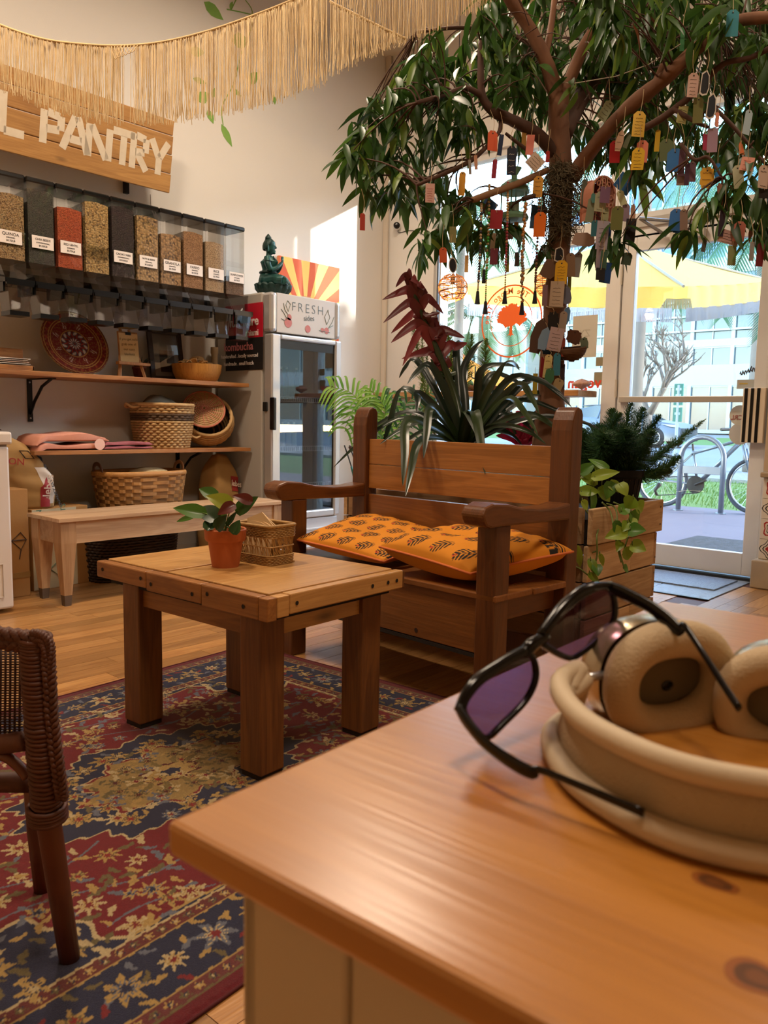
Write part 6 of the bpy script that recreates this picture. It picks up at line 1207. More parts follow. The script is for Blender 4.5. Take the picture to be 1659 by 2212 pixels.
TAGS = [
 (1380, 268, 27, 53, 3, '#d9b34a', 3.08, 'buttercup yellow written tag hanging under the big reddish right branch', 'tag', 6), (1378, 343, 25, 46, 3, '#c9a21f', 3.1, 'mustard tag in front of a salmon one below the buttercup tag', 'tag', 5), (1387, 327, 24, 46, 2, '#d97f6a', 3.13, 'salmon pink tag half hidden behind the mustard tag', 'tag', 0), (1420, 304, 10, 45, 2, '#c9a52a', 3.1, 'narrow ochre tag seen nearly edge-on right of the mustard tag', 'tag', 0),
 (1439, 324, 26, 46, -3, '#57623f', 3.08, 'dull moss green tag left of the blue bundle in the right canopy', 'tag', 0), (1457, 346, 30, 48, 2, '#2f6aa8', 3.05, 'medium blue tag at the front of the plum bundle in the right canopy', 'tag', 0), (1473, 350, 14, 58, 2, '#5a3a48', 3.03, 'long plum-brown tag beside the medium blue one', 'tag', 0), (1475, 388, 26, 24, 0, '#8a6f66', 3.06, 'tan-brown card peeking below the plum bundle', 'card', 0), (1484, 376, 9, 46, 1, '#3d1f33', 3.02, 'very dark plum strip in the middle of the plum bundle', 'card', 0), (1496, 371, 14, 42, -2, '#6a4a55', 3.04, 'mauve-brown tag on the right side of the plum bundle', 'tag', 0),
 (1527, 384, 29, 44, 0, '#cf9a2a', 3.0, 'scalloped amber tag hanging alone against the bright transom glass', 'scallop', 3), (1550, 368, 10, 30, 0, '#2a86d8', 3.04, 'small bright azure tag right of the scalloped amber tag', 'tag', 0), (1497, 184, 23, 50, 2, '#d3b3a8', 2.92, 'pale pink printed tag beside the upper white-bordered black tag', 'tag', 5), (1523, 179, 21, 54, 2, '#17191d', 2.9, 'black tag in a torn white border, upper of the two', 'torn', 0), (1537, 229, 21, 55, 2, '#1d242c', 2.9, 'black tag in a torn white border, lower of the two', 'torn', 0),
 (1508, 238, 21, 54, 0, '#6d6d3a', 2.95, 'olive leaf-coloured tag left of the lower white-bordered black tag', 'tag', 0), (1474, 247, 22, 38, 8, '#b9b478', 3.02, 'pale lime note behind a dark branch left of the olive tag', 'card', 3), (1539, 303, 21, 50, 0, '#9a7f92', 2.95, 'dusty mauve card under the lower white-bordered black tag', 'card', 0), (1523, 307, 10, 34, 0, '#a02848', 2.98, 'crimson tag edge left of the dusty mauve card', 'card', 0), (1549, 258, 9, 30, 0, '#d98a70', 2.97, 'thin salmon tag above the dusty mauve card', 'tag', 0),
 (1615, 264, 18, 52, 8, '#9fb4bd', 2.85, 'pale icy blue tag on a long string near the right frame edge', 'tag', 0), (1614, 354, 26, 28, 10, '#dfa090', 2.86, 'small square pink note with red scribbles near the right frame edge', 'card', 3), (1602, 326, 12, 40, -15, '#cf7040', 2.9, 'twisted orange sliver above the small pink note', 'leaf', 0), (1595, 382, 24, 48, -10, '#b9bda2', 2.88, 'pale sage tag tilted left below the small pink note', 'tag', 0), (1649, 382, 25, 48, 0, '#bfa898', 2.82, 'beige tag touching the right frame edge', 'tag', 2), (1651, 418, 25, 20, 0, '#23211f', 2.84, 'black card just below the beige tag at the right edge', 'card', 0),
 (1459, 475, 24, 46, 5, '#2a62a3', 2.98, 'cobalt tag hanging in front of the door header', 'tag', 0), (1477, 475, 16, 44, -3, '#7a6458', 2.97, 'brown tag right of the cobalt tag before the door header', 'tag', 0), (1468, 497, 30, 14, 2, '#24568f', 3.0, 'blue card edge below the cobalt and brown pair', 'card', 0), (1521, 529, 10, 30, 8, '#5c5a52', 2.96, 'grey-olive strip dangling under leaves before the door glass', 'card', 0), (1575, 513, 44, 28, 15, '#c4a09a', 2.93, 'sideways pinkish printed paper in the low right bundle', 'card', 4), (1597, 500, 24, 42, 4, '#b06a5c', 2.9, 'brick rose tag over the sideways pinkish paper', 'tag', 0), (1559, 482, 12, 56, 3, '#2f2233', 2.92, 'nearly black plum strip left of the brick rose tag', 'card', 0), (1581, 552, 18, 42, 0, '#8f9a6a', 2.93, 'sage green strip below the sideways pinkish paper', 'card', 0), (1642, 550, 16, 50, 3, '#6d1620', 2.86, 'dark crimson tag lowest at the right frame edge', 'tag', 0), (1624, 543, 9, 40, 0, '#8a8785', 2.87, 'grey strip left of the dark crimson tag', 'card', 0),
 (1582, 50, 25, 55, 0, '#3a8a9a', 2.85, 'teal blue tag highest in the tree at upper right', 'tag', 0), (1474, 84, 9, 50, 0, '#2f6b3a', 3.0, 'narrow bright green tag high in the canopy', 'tag', 0), (1309, 239, 22, 46, 32, '#9aa488', 3.2, 'grey-green note tilted sharply beside the big forked limb', 'tag', 4), (1328, 328, 22, 46, 0, '#b01f22', 3.2, 'bright red tag right above the pink filigree lantern', 'tag', 0), (1339, 303, 16, 46, 12, '#d0b29c', 3.17, 'cream tag leaning over the bright red tag', 'leaf', 3), (1355, 304, 10, 32, 20, '#8f9a80', 3.22, 'small grey-green tag right of the leaning cream tag', 'tag', 0),
 (1349, 397, 38, 36, 35, '#2f66a0', 3.2, 'large blue square note turned on its corner over the pink lantern', 'card', 0), (1307, 421, 22, 34, 2, '#7a5a78', 3.17, 'purple card on the front of the pink lantern', 'card', 0), (1282, 427, 11, 22, -4, '#4a7f78', 3.2, 'small teal tag at the lantern left edge', 'leaf', 0), (1297, 436, 26, 42, 3, '#b4b89a', 3.19, 'pale sage tag under the purple card on the lantern', 'tag', 2), (1276, 454, 18, 52, 8, '#8a927a', 3.22, 'greyish sage tag at the far left of the lantern cluster', 'tag', 0), (1306, 472, 17, 48, 2, '#b0b48a', 3.21, 'long pale green tag below the pale sage tag', 'tag', 3), (1343, 427, 15, 32, -22, '#b4b890', 3.16, 'pale celery tag tilted right under the large blue note', 'tag', 0), (1333, 471, 24, 50, 2, '#5c5f2a', 3.15, 'dark olive tag with a hanging thread in the lantern cluster', 'tag', 0), (1352, 459, 18, 38, 0, '#a490a4', 3.18, 'lilac tag right of the dark olive tag', 'tag', 0), (1367, 463, 10, 42, 0, '#c79a80', 3.2, 'peach lace strip at the right of the lantern cluster', 'scallop', 0), (1362, 498, 20, 50, 3, '#1f1c1e', 3.18, 'black tag at the right bottom of the lantern cluster', 'card', 0),
 (1285, 493, 15, 34, 0, '#27616a', 3.22, 'deep teal tag left of the long lilac-grey written card', 'tag', 0), (1301, 508, 26, 60, 3, '#a8a0b0', 3.2, 'long lilac-grey written card low in the lantern cluster', 'card', 5), (1316, 505, 8, 46, 3, '#1f3f78', 3.23, 'navy strip behind the lilac-grey written card', 'card', 0), (1294, 556, 13, 56, 2, '#a597a3', 3.21, 'greyish lilac strip near the bottom of the lantern cluster', 'card', 0), (1304, 562, 14, 40, 2, '#3a5a48', 3.2, 'dark green tag beside the greyish lilac strip', 'card', 0), (1297, 592, 20, 26, 2, '#1d1d1f', 3.18, 'black square lowest in the lantern cluster', 'card', 0), (1308, 589, 26, 44, 5, '#1f4a8a', 3.21, 'royal blue card behind the lowest black square', 'card', 0), (1354, 559, 20, 26, 10, '#3d5040', 3.2, 'small dark green tag by the bright leaf tuft at the door post', 'tag', 0),
 (1262, 418, 12, 60, 0, '#5c665a', 3.3, 'grey-green tag on a long loop right of the moss', 'tag', 0), (1208, 549, 21, 32, 0, '#17171a', 3.36, 'black and white music-note card on the trunk', 'torn', 0), (1212, 588, 25, 50, 2, '#d9a81a', 3.35, 'bright yellow written tag on the trunk below the music-note card', 'tag', 6), (1187, 580, 34, 44, 20, '#6d5240', 3.38, 'brown kraft tag spreading left of the bright yellow tag', 'torn', 0), (1233, 572, 18, 50, -3, '#8a6d52', 3.38, 'kraft tag right of the bright yellow tag', 'tag', 0), (1247, 572, 16, 52, 6, '#8f8a82', 3.4, 'grey tag farthest right beside the kraft tag on the trunk', 'tag', 0),
 (1203, 635, 29, 54, 2, '#b9a690', 3.36, 'cream handwritten card on the trunk below the yellow tag', 'card', 5), (1177, 638, 11, 44, 0, '#8a6a72', 3.42, 'mauve strip left of the cream handwritten card', 'card', 0), (1225, 637, 19, 40, -8, '#6a6e80', 3.42, 'slate grey card right of the cream handwritten card', 'torn', 0), (1230, 612, 8, 30, 0, '#8a8a3a', 3.43, 'olive yellow strip above the slate grey card', 'card', 0), (1223, 682, 18, 40, 10, '#5f86b0', 3.42, 'sky blue card on the trunk beside the black scalloped tag', 'torn', 0), (1195, 694, 24, 40, 0, '#17120f', 3.37, 'black scalloped tag in the middle of the trunk', 'scallop', 0), (1216, 695, 16, 44, 5, '#9a8a7c', 3.38, 'greyish beige tag right of the black scalloped tag', 'tag', 0),
 (1164, 724, 34, 80, 15, '#5a4030', 3.42, 'big dark brown pointed paper sticking out left of the trunk', 'leaf', 0), (1176, 731, 24, 50, 15, '#7a97b4', 3.37, 'pale blue curved tag left of the pink handwritten card', 'leaf', 0), (1200, 733, 30, 50, 10, '#b09a9c', 3.35, 'pinkish handwritten card on the trunk beside the shell basket', 'card', 5), (1182, 752, 24, 26, 0, '#2f4a66', 3.41, 'navy card under the pale blue curved tag', 'card', 0), (1217, 750, 8, 40, 0, '#8a3a28', 3.36, 'narrow rust red tag against the shell basket', 'tag', 0), (1173, 795, 12, 46, 3, '#8a1f22', 3.38, 'dark red tag left of the straw yellow tag on the lower trunk', 'card', 0), (1183, 791, 16, 50, 5, '#c9b87c', 3.36, 'straw yellow tag on the lower trunk', 'tag', 3), (1203, 787, 16, 48, 0, '#3a7f98', 3.36, 'turquoise tag on the lower trunk', 'tag', 0), (1187, 812, 20, 36, 5, '#3a6a48', 3.35, 'green fringed tag under the straw yellow tag', 'torn', 0), (1206, 830, 22, 24, 25, '#a8926a', 3.37, 'beige tag turned on its corner low on the trunk', 'tag', 0), (1156, 829, 10, 44, 0, '#b09a2a', 3.43, 'dark yellow strip lowest left of the trunk', 'card', 0), (1215, 812, 9, 50, 0, '#3a2a2a', 3.42, 'black-brown strip right of the turquoise tag', 'card', 0),
 (1064, 304, 22, 42, 0, '#d9603a', 3.25, 'coral orange tag hanging from the upper left branch', 'tag', 0), (1081, 313, 10, 44, 6, '#23304f', 3.28, 'narrow navy tag right of the coral orange tag', 'card', 0), (1105, 347, 20, 60, 0, '#1f2638', 3.24, 'long midnight blue written tag above the green lantern', 'tag', 4), (1145, 313, 16, 42, 4, '#d98070', 3.36, 'salmon tag close left of the upper trunk', 'card', 0), (1132, 301, 10, 34, 0, '#a8803a', 3.38, 'tan tag behind the salmon tag left of the upper trunk', 'tag', 0), (1156, 350, 32, 32, 42, '#cdb9a8', 3.32, 'cream diamond-turned note beside the moss', 'card', 4), (1183, 338, 8, 24, 0, '#b02a22', 3.38, 'tiny red tag just above the moss', 'tag', 0), (1028, 351, 7, 30, -5, '#c99a80', 3.2, 'thin peach tag on the lower left branch', 'card', 0), (1015, 361, 6, 30, -5, '#9a9690', 3.2, 'thin grey tag left of the thin peach tag', 'card', 0), (1068, 365, 10, 40, 4, '#a03048', 3.26, 'thin crimson tag under the coral orange tag', 'tag', 0),
 (998, 397, 14, 50, 2, '#c08a2a', 3.18, 'golden yellow tag at the end of the lower left branch', 'tag', 0), (929, 417, 20, 40, 0, '#d0a8a0', 3.05, 'pink written card hanging in the left foliage', 'card', 6), (783, 479, 11, 36, 0, '#a83a2a', 2.98, 'brick red tag farthest left, in front of the white wall', 'tag', 0), (1162, 403, 20, 44, 3, '#d09a3a', 3.32, 'orange-yellow tag with bold writing left of the moss', 'tag', 4), (1058, 443, 30, 24, 35, '#2a4a70', 3.4, 'navy card turned on its corner behind the dark crimson tag', 'card', 0), (1072, 474, 26, 40, 3, '#8a1420', 3.2, 'dark crimson tag below the pale cut branch', 'card', 0), (1163, 470, 36, 50, 4, '#3a5a7a', 3.42, 'slate blue written card behind the vivid orange tag', 'card', 5), (1166, 485, 24, 52, 2, '#e07018', 3.3, 'vivid orange tag left of the mossy trunk', 'tag', 0), (978, 507, 15, 34, 0, '#8a8a5a', 3.1, 'khaki tag among the low left leaves', 'card', 0), (957, 551, 16, 32, -2, '#b04a1c', 3.05, 'burnt orange tag low in the left leaves', 'tag', 0), (978, 573, 18, 34, -5, '#14171d', 3.06, 'black oval tag with white border above the rattan lamp', 'round', 0), (1065, 521, 10, 34, 6, '#c9c0b4', 3.3, 'white strip under the dark crimson tag', 'card', 0), (1067, 554, 16, 34, 2, '#6d2a38', 3.28, 'maroon tag among the bead strings', 'card', 0), (1099, 500, 18, 34, -3, '#a89090', 3.42, 'greyish pink card behind the green lantern base', 'card', 0), (1047, 597, 10, 30, 3, '#17171a', 3.3, 'small black strip beside a bead string tassel', 'card', 0), (1008, 570, 8, 36, 0, '#c9a060', 3.2, 'narrow tan tag right of the black oval tag', 'card', 0), (1115, 491, 9, 22, 0, '#c98a40', 3.4, 'tiny amber tag right below the green lantern', 'card', 0), (1117, 560, 10, 30, 0, '#77757a', 3.5, 'small grey card behind the bead strings', 'card', 0), (1096, 570, 8, 34, 0, '#b0a030', 3.5, 'olive yellow strip behind the bead strings', 'card', 0)]
for q in TAGS:
    hangtag(*q[:9], write=q[9], string=.09 if q[6] < 3.34 or q[1] < 560 else .03, frame_white=q[8] in ('torn', 'round') and q[5] in ('#17191d', '#1d242c', '#17171a', '#14171d'), writecol='#a03a3a' if 'red scribbles' in q[7] or 'pink written' in q[7] else '#d8d0c4' if 'midnight' in q[7] else None)
# bead strings with tassels
for i, (pts, tail, label, c1, c2) in enumerate((([(1040, 438), (1038, 520), (1034, 600), (1032, 628)], 1, 'leftmost string of small dark and cream beads with a black tassel', '#c9b08a', '#2a2a3a'), ([(1057, 400), (1055, 500), (1051, 590), (1049, 650)], 1, 'bead string with bright green beads in the middle and a dark tassel', '#b79a6a', '#3fae3a'), ([(1097, 395), (1096, 470), (1093, 560), (1091, 628)], 1, 'bead string of pink and red beads with a black tassel', '#c9a26a', '#a83a4a'), ([(1136, 440), (1130, 520), (1128, 600), (1128, 652)], 1, 'string of chunky shell and wood chips with a dark tassel', '#b9803f', '#8a8074'), ([(1166, 405), (1162, 500), (1157, 600), (1156, 628)], 1, 'rightmost bead string with dark red beads beside the trunk', '#8a6a4a', '#5a1a22'))):
    k = 3.22+.03*i; P = cat([at(x, y, k) for x, y in pts], 14); t = thing('bead_string', label, 'bead string', P[0], 0, 'bead strings hanging from the tree'); B().tube(P, .0009, 4).build('cord', DARK, t, world=True); r = random.Random(i); gb = (B(), B())
    for j, p in enumerate(P):
        f_ = j/len(P); q = 1 if (.35 < f_ < .7) == (r.random() < .8) else 0
        gb[q].sphere(p+Vector((r.uniform(-.002, .002)*(i == 3)*3, 0, 0)), .0052*(1+.35*(i == 3))*(1.1 if f_ < .7 else .7), 6, 5)
    for g, c in zip(gb, (c1, c2)):
        if g.v: stuff(g.build('beads', plain(c, .35), t, True, world=True))
    e = P[-1]; B().lathe([(.003, 0), (.006, -.004), (.008, -.03), (.011, -.052)], e, 8).build('tassel', plain('#1a1a20', .8), t, world=True)
# green glass lantern
lp = at(1108, 470, 3.4); t = thing('green_lantern', 'pale green metal and glass lantern hanging left of the trunk', 'lantern', lp); gm_ = plain('#6f9a7c', .4); 
B().lathe([(.062, -.012), (.066, 0), (.06, .012), (.05, .016), (.05, .0), (.0001, -.002)], (0, 0, 0), 28).build('base_ring', gm_, t, True, autos=True); B().lathe([(.044, .016), (.044, .10)], (0, 0, 0), 24, cap=False).build('glass_cylinder', glass((.72, .82, .75), .06), t, True)
B().lathe([(.066, .10), (.066, .106), (.055, .13), (.03, .15), (.012, .156), (.012, .17), (.03, .20), (.02, .2), (.0001, .16)], (0, 0, 0), 28).build('domed_lid', gm_, t, True, autos=True)
for a in range(4): B().tube([(.052*math.cos(a*PI/2+.4), .052*math.sin(a*PI/2+.4), .01), (.052*math.cos(a*PI/2+.4), .052*math.sin(a*PI/2+.4), .103)], .003, 6).build('upright', gm_, t)
B().lathe([(.025, .002), (.025, .06), (.0001, .06)], (0, 0, 0), 16).build('candle', plain('#b9b09c', .6), t); B().tube([(0, 0, .2), (0, 0, .36)], .001, 4).build('hanging_wire', STEEL, t)
# pink filigree arch lantern
pk_ = plain('#cf8f78', .6); pkd = plain('#7d3d3a', .8); lp = at(1303, 432, 3.26); t = thing('filigree_lantern', 'salmon pink arched lantern of cut filigree hung with notes', 'lantern', lp)
fx = CR.copy(); fx.z = 0; fx = (Matrix.Rotation(.35, 3, 'Z') @ fx).normalized(); fy_ = Vector((-fx.y, fx.x, 0)); LM = Matrix(((fx.x, 0, fy_.x, 0), (fx.y, 0, fy_.y, 0), (0, 1, 0, 0), (0, 0, 0, 1))); LW_, LH_, LD_ = .054, .10, .075
arch = [(-LW_, -LH_*.8), (-LW_, .03)]+[(LW_*math.cos(a), .03+.062*math.sin(a)) for a in np.linspace(PI, 0, 15)]+[(LW_, .03), (LW_, -LH_*.8)]
for z in (0, LD_): B().tube([LM @ Vector((x, y, z)) for x, y in arch], (.005, .004), 6).build('arch_frame', pk_, t, True)
b = B(); r = random.Random(2)
for (cx, cy, s_, fl) in [(x, y, .011, (-1) ** i) for i, (x, y) in enumerate([(-.036, .01), (-.018, .03), (0, .045), (.018, .03), (.036, .01), (-.02, .005), (0, .018), (.02, .005), (-.036, -.02), (-.018, -.02), (0, -.01), (.018, -.02), (.036, -.02), (0, .072), (-.025, .06), (.025, .06)])]:
    b.tube([LM @ Vector((cx+fl*s_*(1-q/14)*math.cos(q*.55), cy+s_*1.4*(1-q/14)*math.sin(q*.55), 0)) for q in range(13)], .0022, 4)
for x in (-.03, -.01, .01, .03): b.tube([LM @ Vector((x, -.07, 0)), LM @ Vector((x*.9, .0, 0)), LM @ Vector((x*.5, .085, 0))], .0022, 4)
b.build('filigree', pk_, t); b = B(); n = len(arch)
for i in range(n-1):
    q = [LM @ Vector((arch[i][0]*.97, arch[i][1]*.97, .004)), LM @ Vector((arch[i+1][0]*.97, arch[i+1][1]*.97, .004)), LM @ Vector((arch[i+1][0]*.97, arch[i+1][1]*.97, LD_)), LM @ Vector((arch[i][0]*.97, arch[i][1]*.97, LD_))]; b.add(q, [(0, 1, 2, 3)])
b.build('vaulted_side', pk_, t, True); B().add([LM @ Vector((x*.9, y*.9, LD_*.9)) for x, y in arch], [tuple(range(n))]).build('dark_inside', pkd, t); B().tube([(0, 0, .09), (0, .0, .2)], .001, 4).build('hanging_string', TWINE, t)
# half-shell basket on the trunk with papers
sp0 = at(1236, 752, 3.40); t = thing('shell_basket', 'brown coiled half-shell basket tied to the trunk', 'basket', sp0); BKm = plain('#6d4a2c', .7, c2='#4a2f1a', scale=20); b = B()
for j in range(9):
    v = j/8; r_ = .058*math.sqrt(max(0.02, 1-(1-v)**2)); b.tube([(r_*1.15*math.cos(a), r_*.9*math.sin(a), -.052+.05*v+.012*math.cos(a)*v) for a in np.linspace(0, 2*PI, 31)[:-1]], .0052, 5, closed=True)
stuff(b.build('coiled_shell', BKm, t, True)); B().lathe([(.0001, -.05), (.035, -.043), (.055, -.015), (.058, .0)], (0, 0, 0), 24, sx=1.13, sy=.88, cap=False).build('lining', plain('#3a2414', .8), t, True)
hangtag(1240, 728, 34, 30, 10, '#5a3520', 3.40, 'dark brown scalloped tag tucked in the shell basket', 'scallop', 0, 0); hangtag(1262, 742, 16, 26, -10, '#5f6d58', 3.39, 'grey-green scalloped tag at the right rim of the shell basket', 'scallop', 0, 0)
hangtag(1261, 517, 50, 30, 8, '#a88f80', 3.34, 'wide beige paper sticking out right of the trunk above the yellow tag', 'torn', 0, 0)
for y in (548, 660, 715, 775): B().tube([at(1200+22*math.cos(a), y+5*math.sin(a), 3.47-.062*max(0, math.sin(a))) for a in np.linspace(0, PI, 9)], .0018, 5).build('twine_band', TWINE, tree, world=True)
tg = B().tube([at(1208+30*0, 178, 3.4), at(1240, 180, 3.3), at(1330, 165, 3.2), at(1400, 140, 3.1), at(1470, 95, 3.0)], .0018, 5).build('white_string', plain('#a89a88', .8)); tag(tg, 'pale string stretched between the fork and the right canopy', 'string')
# ================================================================ FRINGE GARLANDS AND LAMPS
def interp_curve(pts): P = cat([(x, y, 0) for x, y in pts], 8); xs = [p.x for p in P]; ys = [p.y for p in P]; return lambda x: float(np.interp(x, xs, ys))
cordm = plain('#b79a6c', .8); thr = plain('#dec79c', .85, c2='#bb9f70', scale=30)
def garland(label, topc, botc, x0, x1, k, step, seed, cord=True, skip=()):
    top, bot = interp_curve(topc), interp_curve(botc); p0 = at(x0, top(x0), k); t = thing('fringe_garland', label, 'garland', p0, 0); r = random.Random(seed); b = B(); x = x0
    while x < x1:
        x += step*r.uniform(.6, 1.4)
        if any(a < x < c for a, c in skip) and r.random() < .75: continue
        yt, yb = top(x), bot(x)+r.gauss(0, 5); kk = k+r.uniform(-.02, .02); pts = []
        for i in range(5): s_ = i/4; pts.append(at(x+r.gauss(0, .9)*s_*2, lerp(yt, yb, s_), kk))
        b.tube(pts, .0015, 3, cap=False)
    stuff(b.build('threads', thr, t, world=True))
    if cord: B().tube([at(x, top(x)-1, k) for x in np.linspace(x0, x1, 40)], .006, 6).build('cord', cordm, t, True, world=True)
    return t
A_top = [(-60, 25), (0, 55), (90, 85), (180, 97), (265, 100), (350, 92), (450, 68), (560, 30), (640, -2), (700, -30)]; A_bot = [(-60, 160), (0, 190), (60, 215), (150, 248), (260, 264), (375, 262), (450, 250), (520, 240), (600, 214), (690, 180), (712, 165)]
g1 = garland('long cream fringe garland drooping over the pantry sign', A_top, A_bot, -60, 706, 3.3, 1.55, 1, skip=((258, 291),))
for i in range(6): x = 240+i*7; B().tube(cat([at(x, 100, 3.28), at(x+10, 128-3*i, 3.27), at(x+22, 98, 3.28)], 5), .0016, 4).build('tangled_loop', cordm, g1, True, world=True)
g2 = garland('middle fringe garland running from the frame top down to the tree', [(690, -30), (700, -4), (760, 28), (820, 58), (880, 86)], [(690, 190), (705, 168), (760, 140), (820, 112), (880, 92)], 712, 878, 3.62, 1.7, 2)
g3 = garland('upper fringe garland whose threads fall in front of the ficus leaves', [(690, -70), (1075, -90)], [(690, -10), (760, 26), (830, 62), (885, 84), (950, 62), (1010, 30), (1070, -6)], 720, 1062, 3.0, 2.4, 3, False)
rat = plain('#b5792f', .7, c2='#8a5620', scale=40)
def pendant(px, py, k, label):
    c = at(px, py, k); t = thing('pendant_lamp', label, 'lamp', c, 0); R_ = .097; b = B(); r = random.Random(int(px))
    for j in range(30):
        th_ = .42+2.2*j/29; z = R_*.88*math.cos(th_); rr_ = R_*math.sin(th_); b.tube([(rr_*math.cos(a)*1.0, rr_*math.sin(a), z+r.uniform(-.002, .002)+.006*math.sin(a*2+j)) for a in np.linspace(0, 2*PI, 29)[:-1]], .0019, 4, closed=True)
    stuff(b.build('rattan_weave', rat, t)); b = B()
    for j in range(10):
        a = 2*PI*j/10; b.tube([(R_*1.01*math.sin(q)*math.cos(a), R_*1.01*math.sin(q)*math.sin(a), R_*.89*math.cos(q)) for q in np.linspace(.3, 2.65, 12)], .0022, 4)
    b.build('ribs', rat, t); e = NT('bulb'); e.set(.5, emit=('#ffd9a0', 9)); B().sphere((0, 0, -.005), .026, 14, 10).build('bulb', e.m, t, True)
    B().lathe([(.014, .02), (.016, .07), (.008, .09)], (0, 0, 0), 12).build('socket', DARK, t); B().tube([(0, 0, .08), (0, 0, HC-c.z-.005)], .0025, 5).build('flex', DARK, t)
    l = bpy.data.lights.new('bulb_light', 'POINT'); l.energy = 4; l.color = (1, .62, .28); l.shadow_soft_size = .03; o = bpy.data.objects.new('bulb_light', l); COL.objects.link(o); o.parent = t; o.location = (0, 0, -.04)
pendant(978, 622, 5.25, 'round rattan pendant lamp glowing by the window, left of the emblem'); pendant(1189, 612, 5.0, 'round rattan pendant lamp half hidden behind the trunk')
# security camera in the corner
c = onX(857, 488, XW-.04); t = thing('security_camera', 'small white security camera on the window wall in the corner', 'camera', c)
M = frame((0, 0, 0), Vector((-.75, -.65, -.1)).orthogonal(), Vector((-.75, -.65, -.1)).cross(Vector((-.75, -.65, -.1)).orthogonal())); B().lathe([(.0001, -.03), (.026, -.03), (.03, -.02), (.03, .028), (.027, .033)], (0, 0, 0), 20, M, cap=False).build('housing', plain('#dcdad5', .4), t, True, autos=True)
B().lathe([(.027, .033), (.02, .038), (.0001, .039)], (0, 0, 0), 20, M, cap=False).build('black_lens', BLACK_PLASTIC, t, True); B().tube([(.01, 0, -.01), (.04, .0, -.02)], .008, 8).build('mount', plain('#d0cdc6', .4), t)
B().tube(cat([c+Vector((.02, 0, -.03)), onX(862, 503, XW-.006), onX(885, 498, XW-.006), onX(905, 502, XW-.006), onX(922, 512, XW-.006)], 5), .003, 5).build('cable', DARK, t, True, world=True)
# shelf along the window
ws = thing('window_shelf', 'long wooden counter shelf running under the window emblem', 'shelf', (XW-.27, 2.66, 1.14)); wsm = wood('#b5834c', '#835429', 'y', .45, .9, .4, .1)
yl = onX(805, 848, XW-.27).y; B().box(0, .268, 0, yl-2.66, 0, .042).build('board', wsm, ws, bevel=.006); B().box(.05, .255, .2, .24, -.05, -.001).box(.05, .255, 1.5, 1.54, -.05, -.001).build('support', wsm, ws)
# trough of cacti, and the carved stone
c = onX(1010, 842, XW-.16); y0, y1 = onX(1065, 830, XW-.16).y, onX(975, 830, XW-.16).y; t = thing('cactus_trough', 'rough cork-bark trough planted with small cacti on the window shelf', 'planter', (XW-.2, y0, 1.182)); L_ = y1-y0
b = B(); b.grid(lambda u, v: (.06+(.055+.008*math.sin(v*40+u*20))*math.cos(PI+PI*u)*1.0, L_*v, .045+(.045+.006*math.sin(v*33+u*14))*math.sin(PI+PI*u)), 12, 30); o = b.build('trough', plain('#7a5030', .9, c2='#4d2f1a', scale=40, bump=1, bscale=60), t, True); o.modifiers.new('thick', 'SOLIDIFY').thickness = .006
stones = plain('#6a4632', .8, c2='#8f6a4c', scale=60); b = B(); r = random.Random(3)
for i in range(70): b.sphere((.06+r.uniform(-.035, .035), r.uniform(.015, L_-.015), .042+r.uniform(0, .008)), r.uniform(.007, .012), 6, 5)
stuff(b.build('pebbles', stones, t, True)); cac = leafmat('#3f6a3a', '#5f8a50', .5, .05)
def cactus(y, h, rd, arms=0):
    b = B(); b.grid(lambda u, v: ((rd*(1+.14*math.cos(2*PI*u*10))*math.sin(PI*(.08+.92*v)**.8)+.001)*math.cos(2*PI*u)+.06, (rd*(1+.14*math.cos(2*PI*u*10))*math.sin(PI*(.08+.92*v)**.8)+.001)*math.sin(2*PI*u)+y, .045+h*v), 40, 10, True); b.build('cactus', cac, t, True)
for f_, h, rd in ((.32, .04, .026), (.56, .045, .02), (.80, .045, .024)): cactus(L_*f_, h, rd)
B().tube([(.06, L_*.46, .04), (.06, L_*.46, .19)], .006, 8).tube(cat([(.06, L_*.46, .1), (.06, L_*.46+.03, .11), (.06, L_*.46+.032, .15)], 4), .005, 8).tube(cat([(.06, L_*.46, .12), (.06, L_*.46-.028, .13), (.06, L_*.46-.03, .16)], 4), .005, 8).build('branching_cactus', plain('#2d3f2d', .6), t, True)
c = onX(1256, 838, XW-.2); o = B(); o.grid(lambda u, v: (c.x+.03*math.cos(2*PI*u)*math.sin(PI*v), c.y+(.065+.01*math.sin(u*40))*math.sin(2*PI*u)*math.sin(PI*v), 1.182+.07*(1-v)**.7*(1+.1*math.sin(u*50+v*20))), 36, 14, True); tag(o.build('crystal_stone', plain('#9a6a58', .5, c2='#c9a898', scale=50, bump=.6, bscale=50), None, True), 'pinkish lumpy crystal stone at the right end of the window shelf', 'stone')

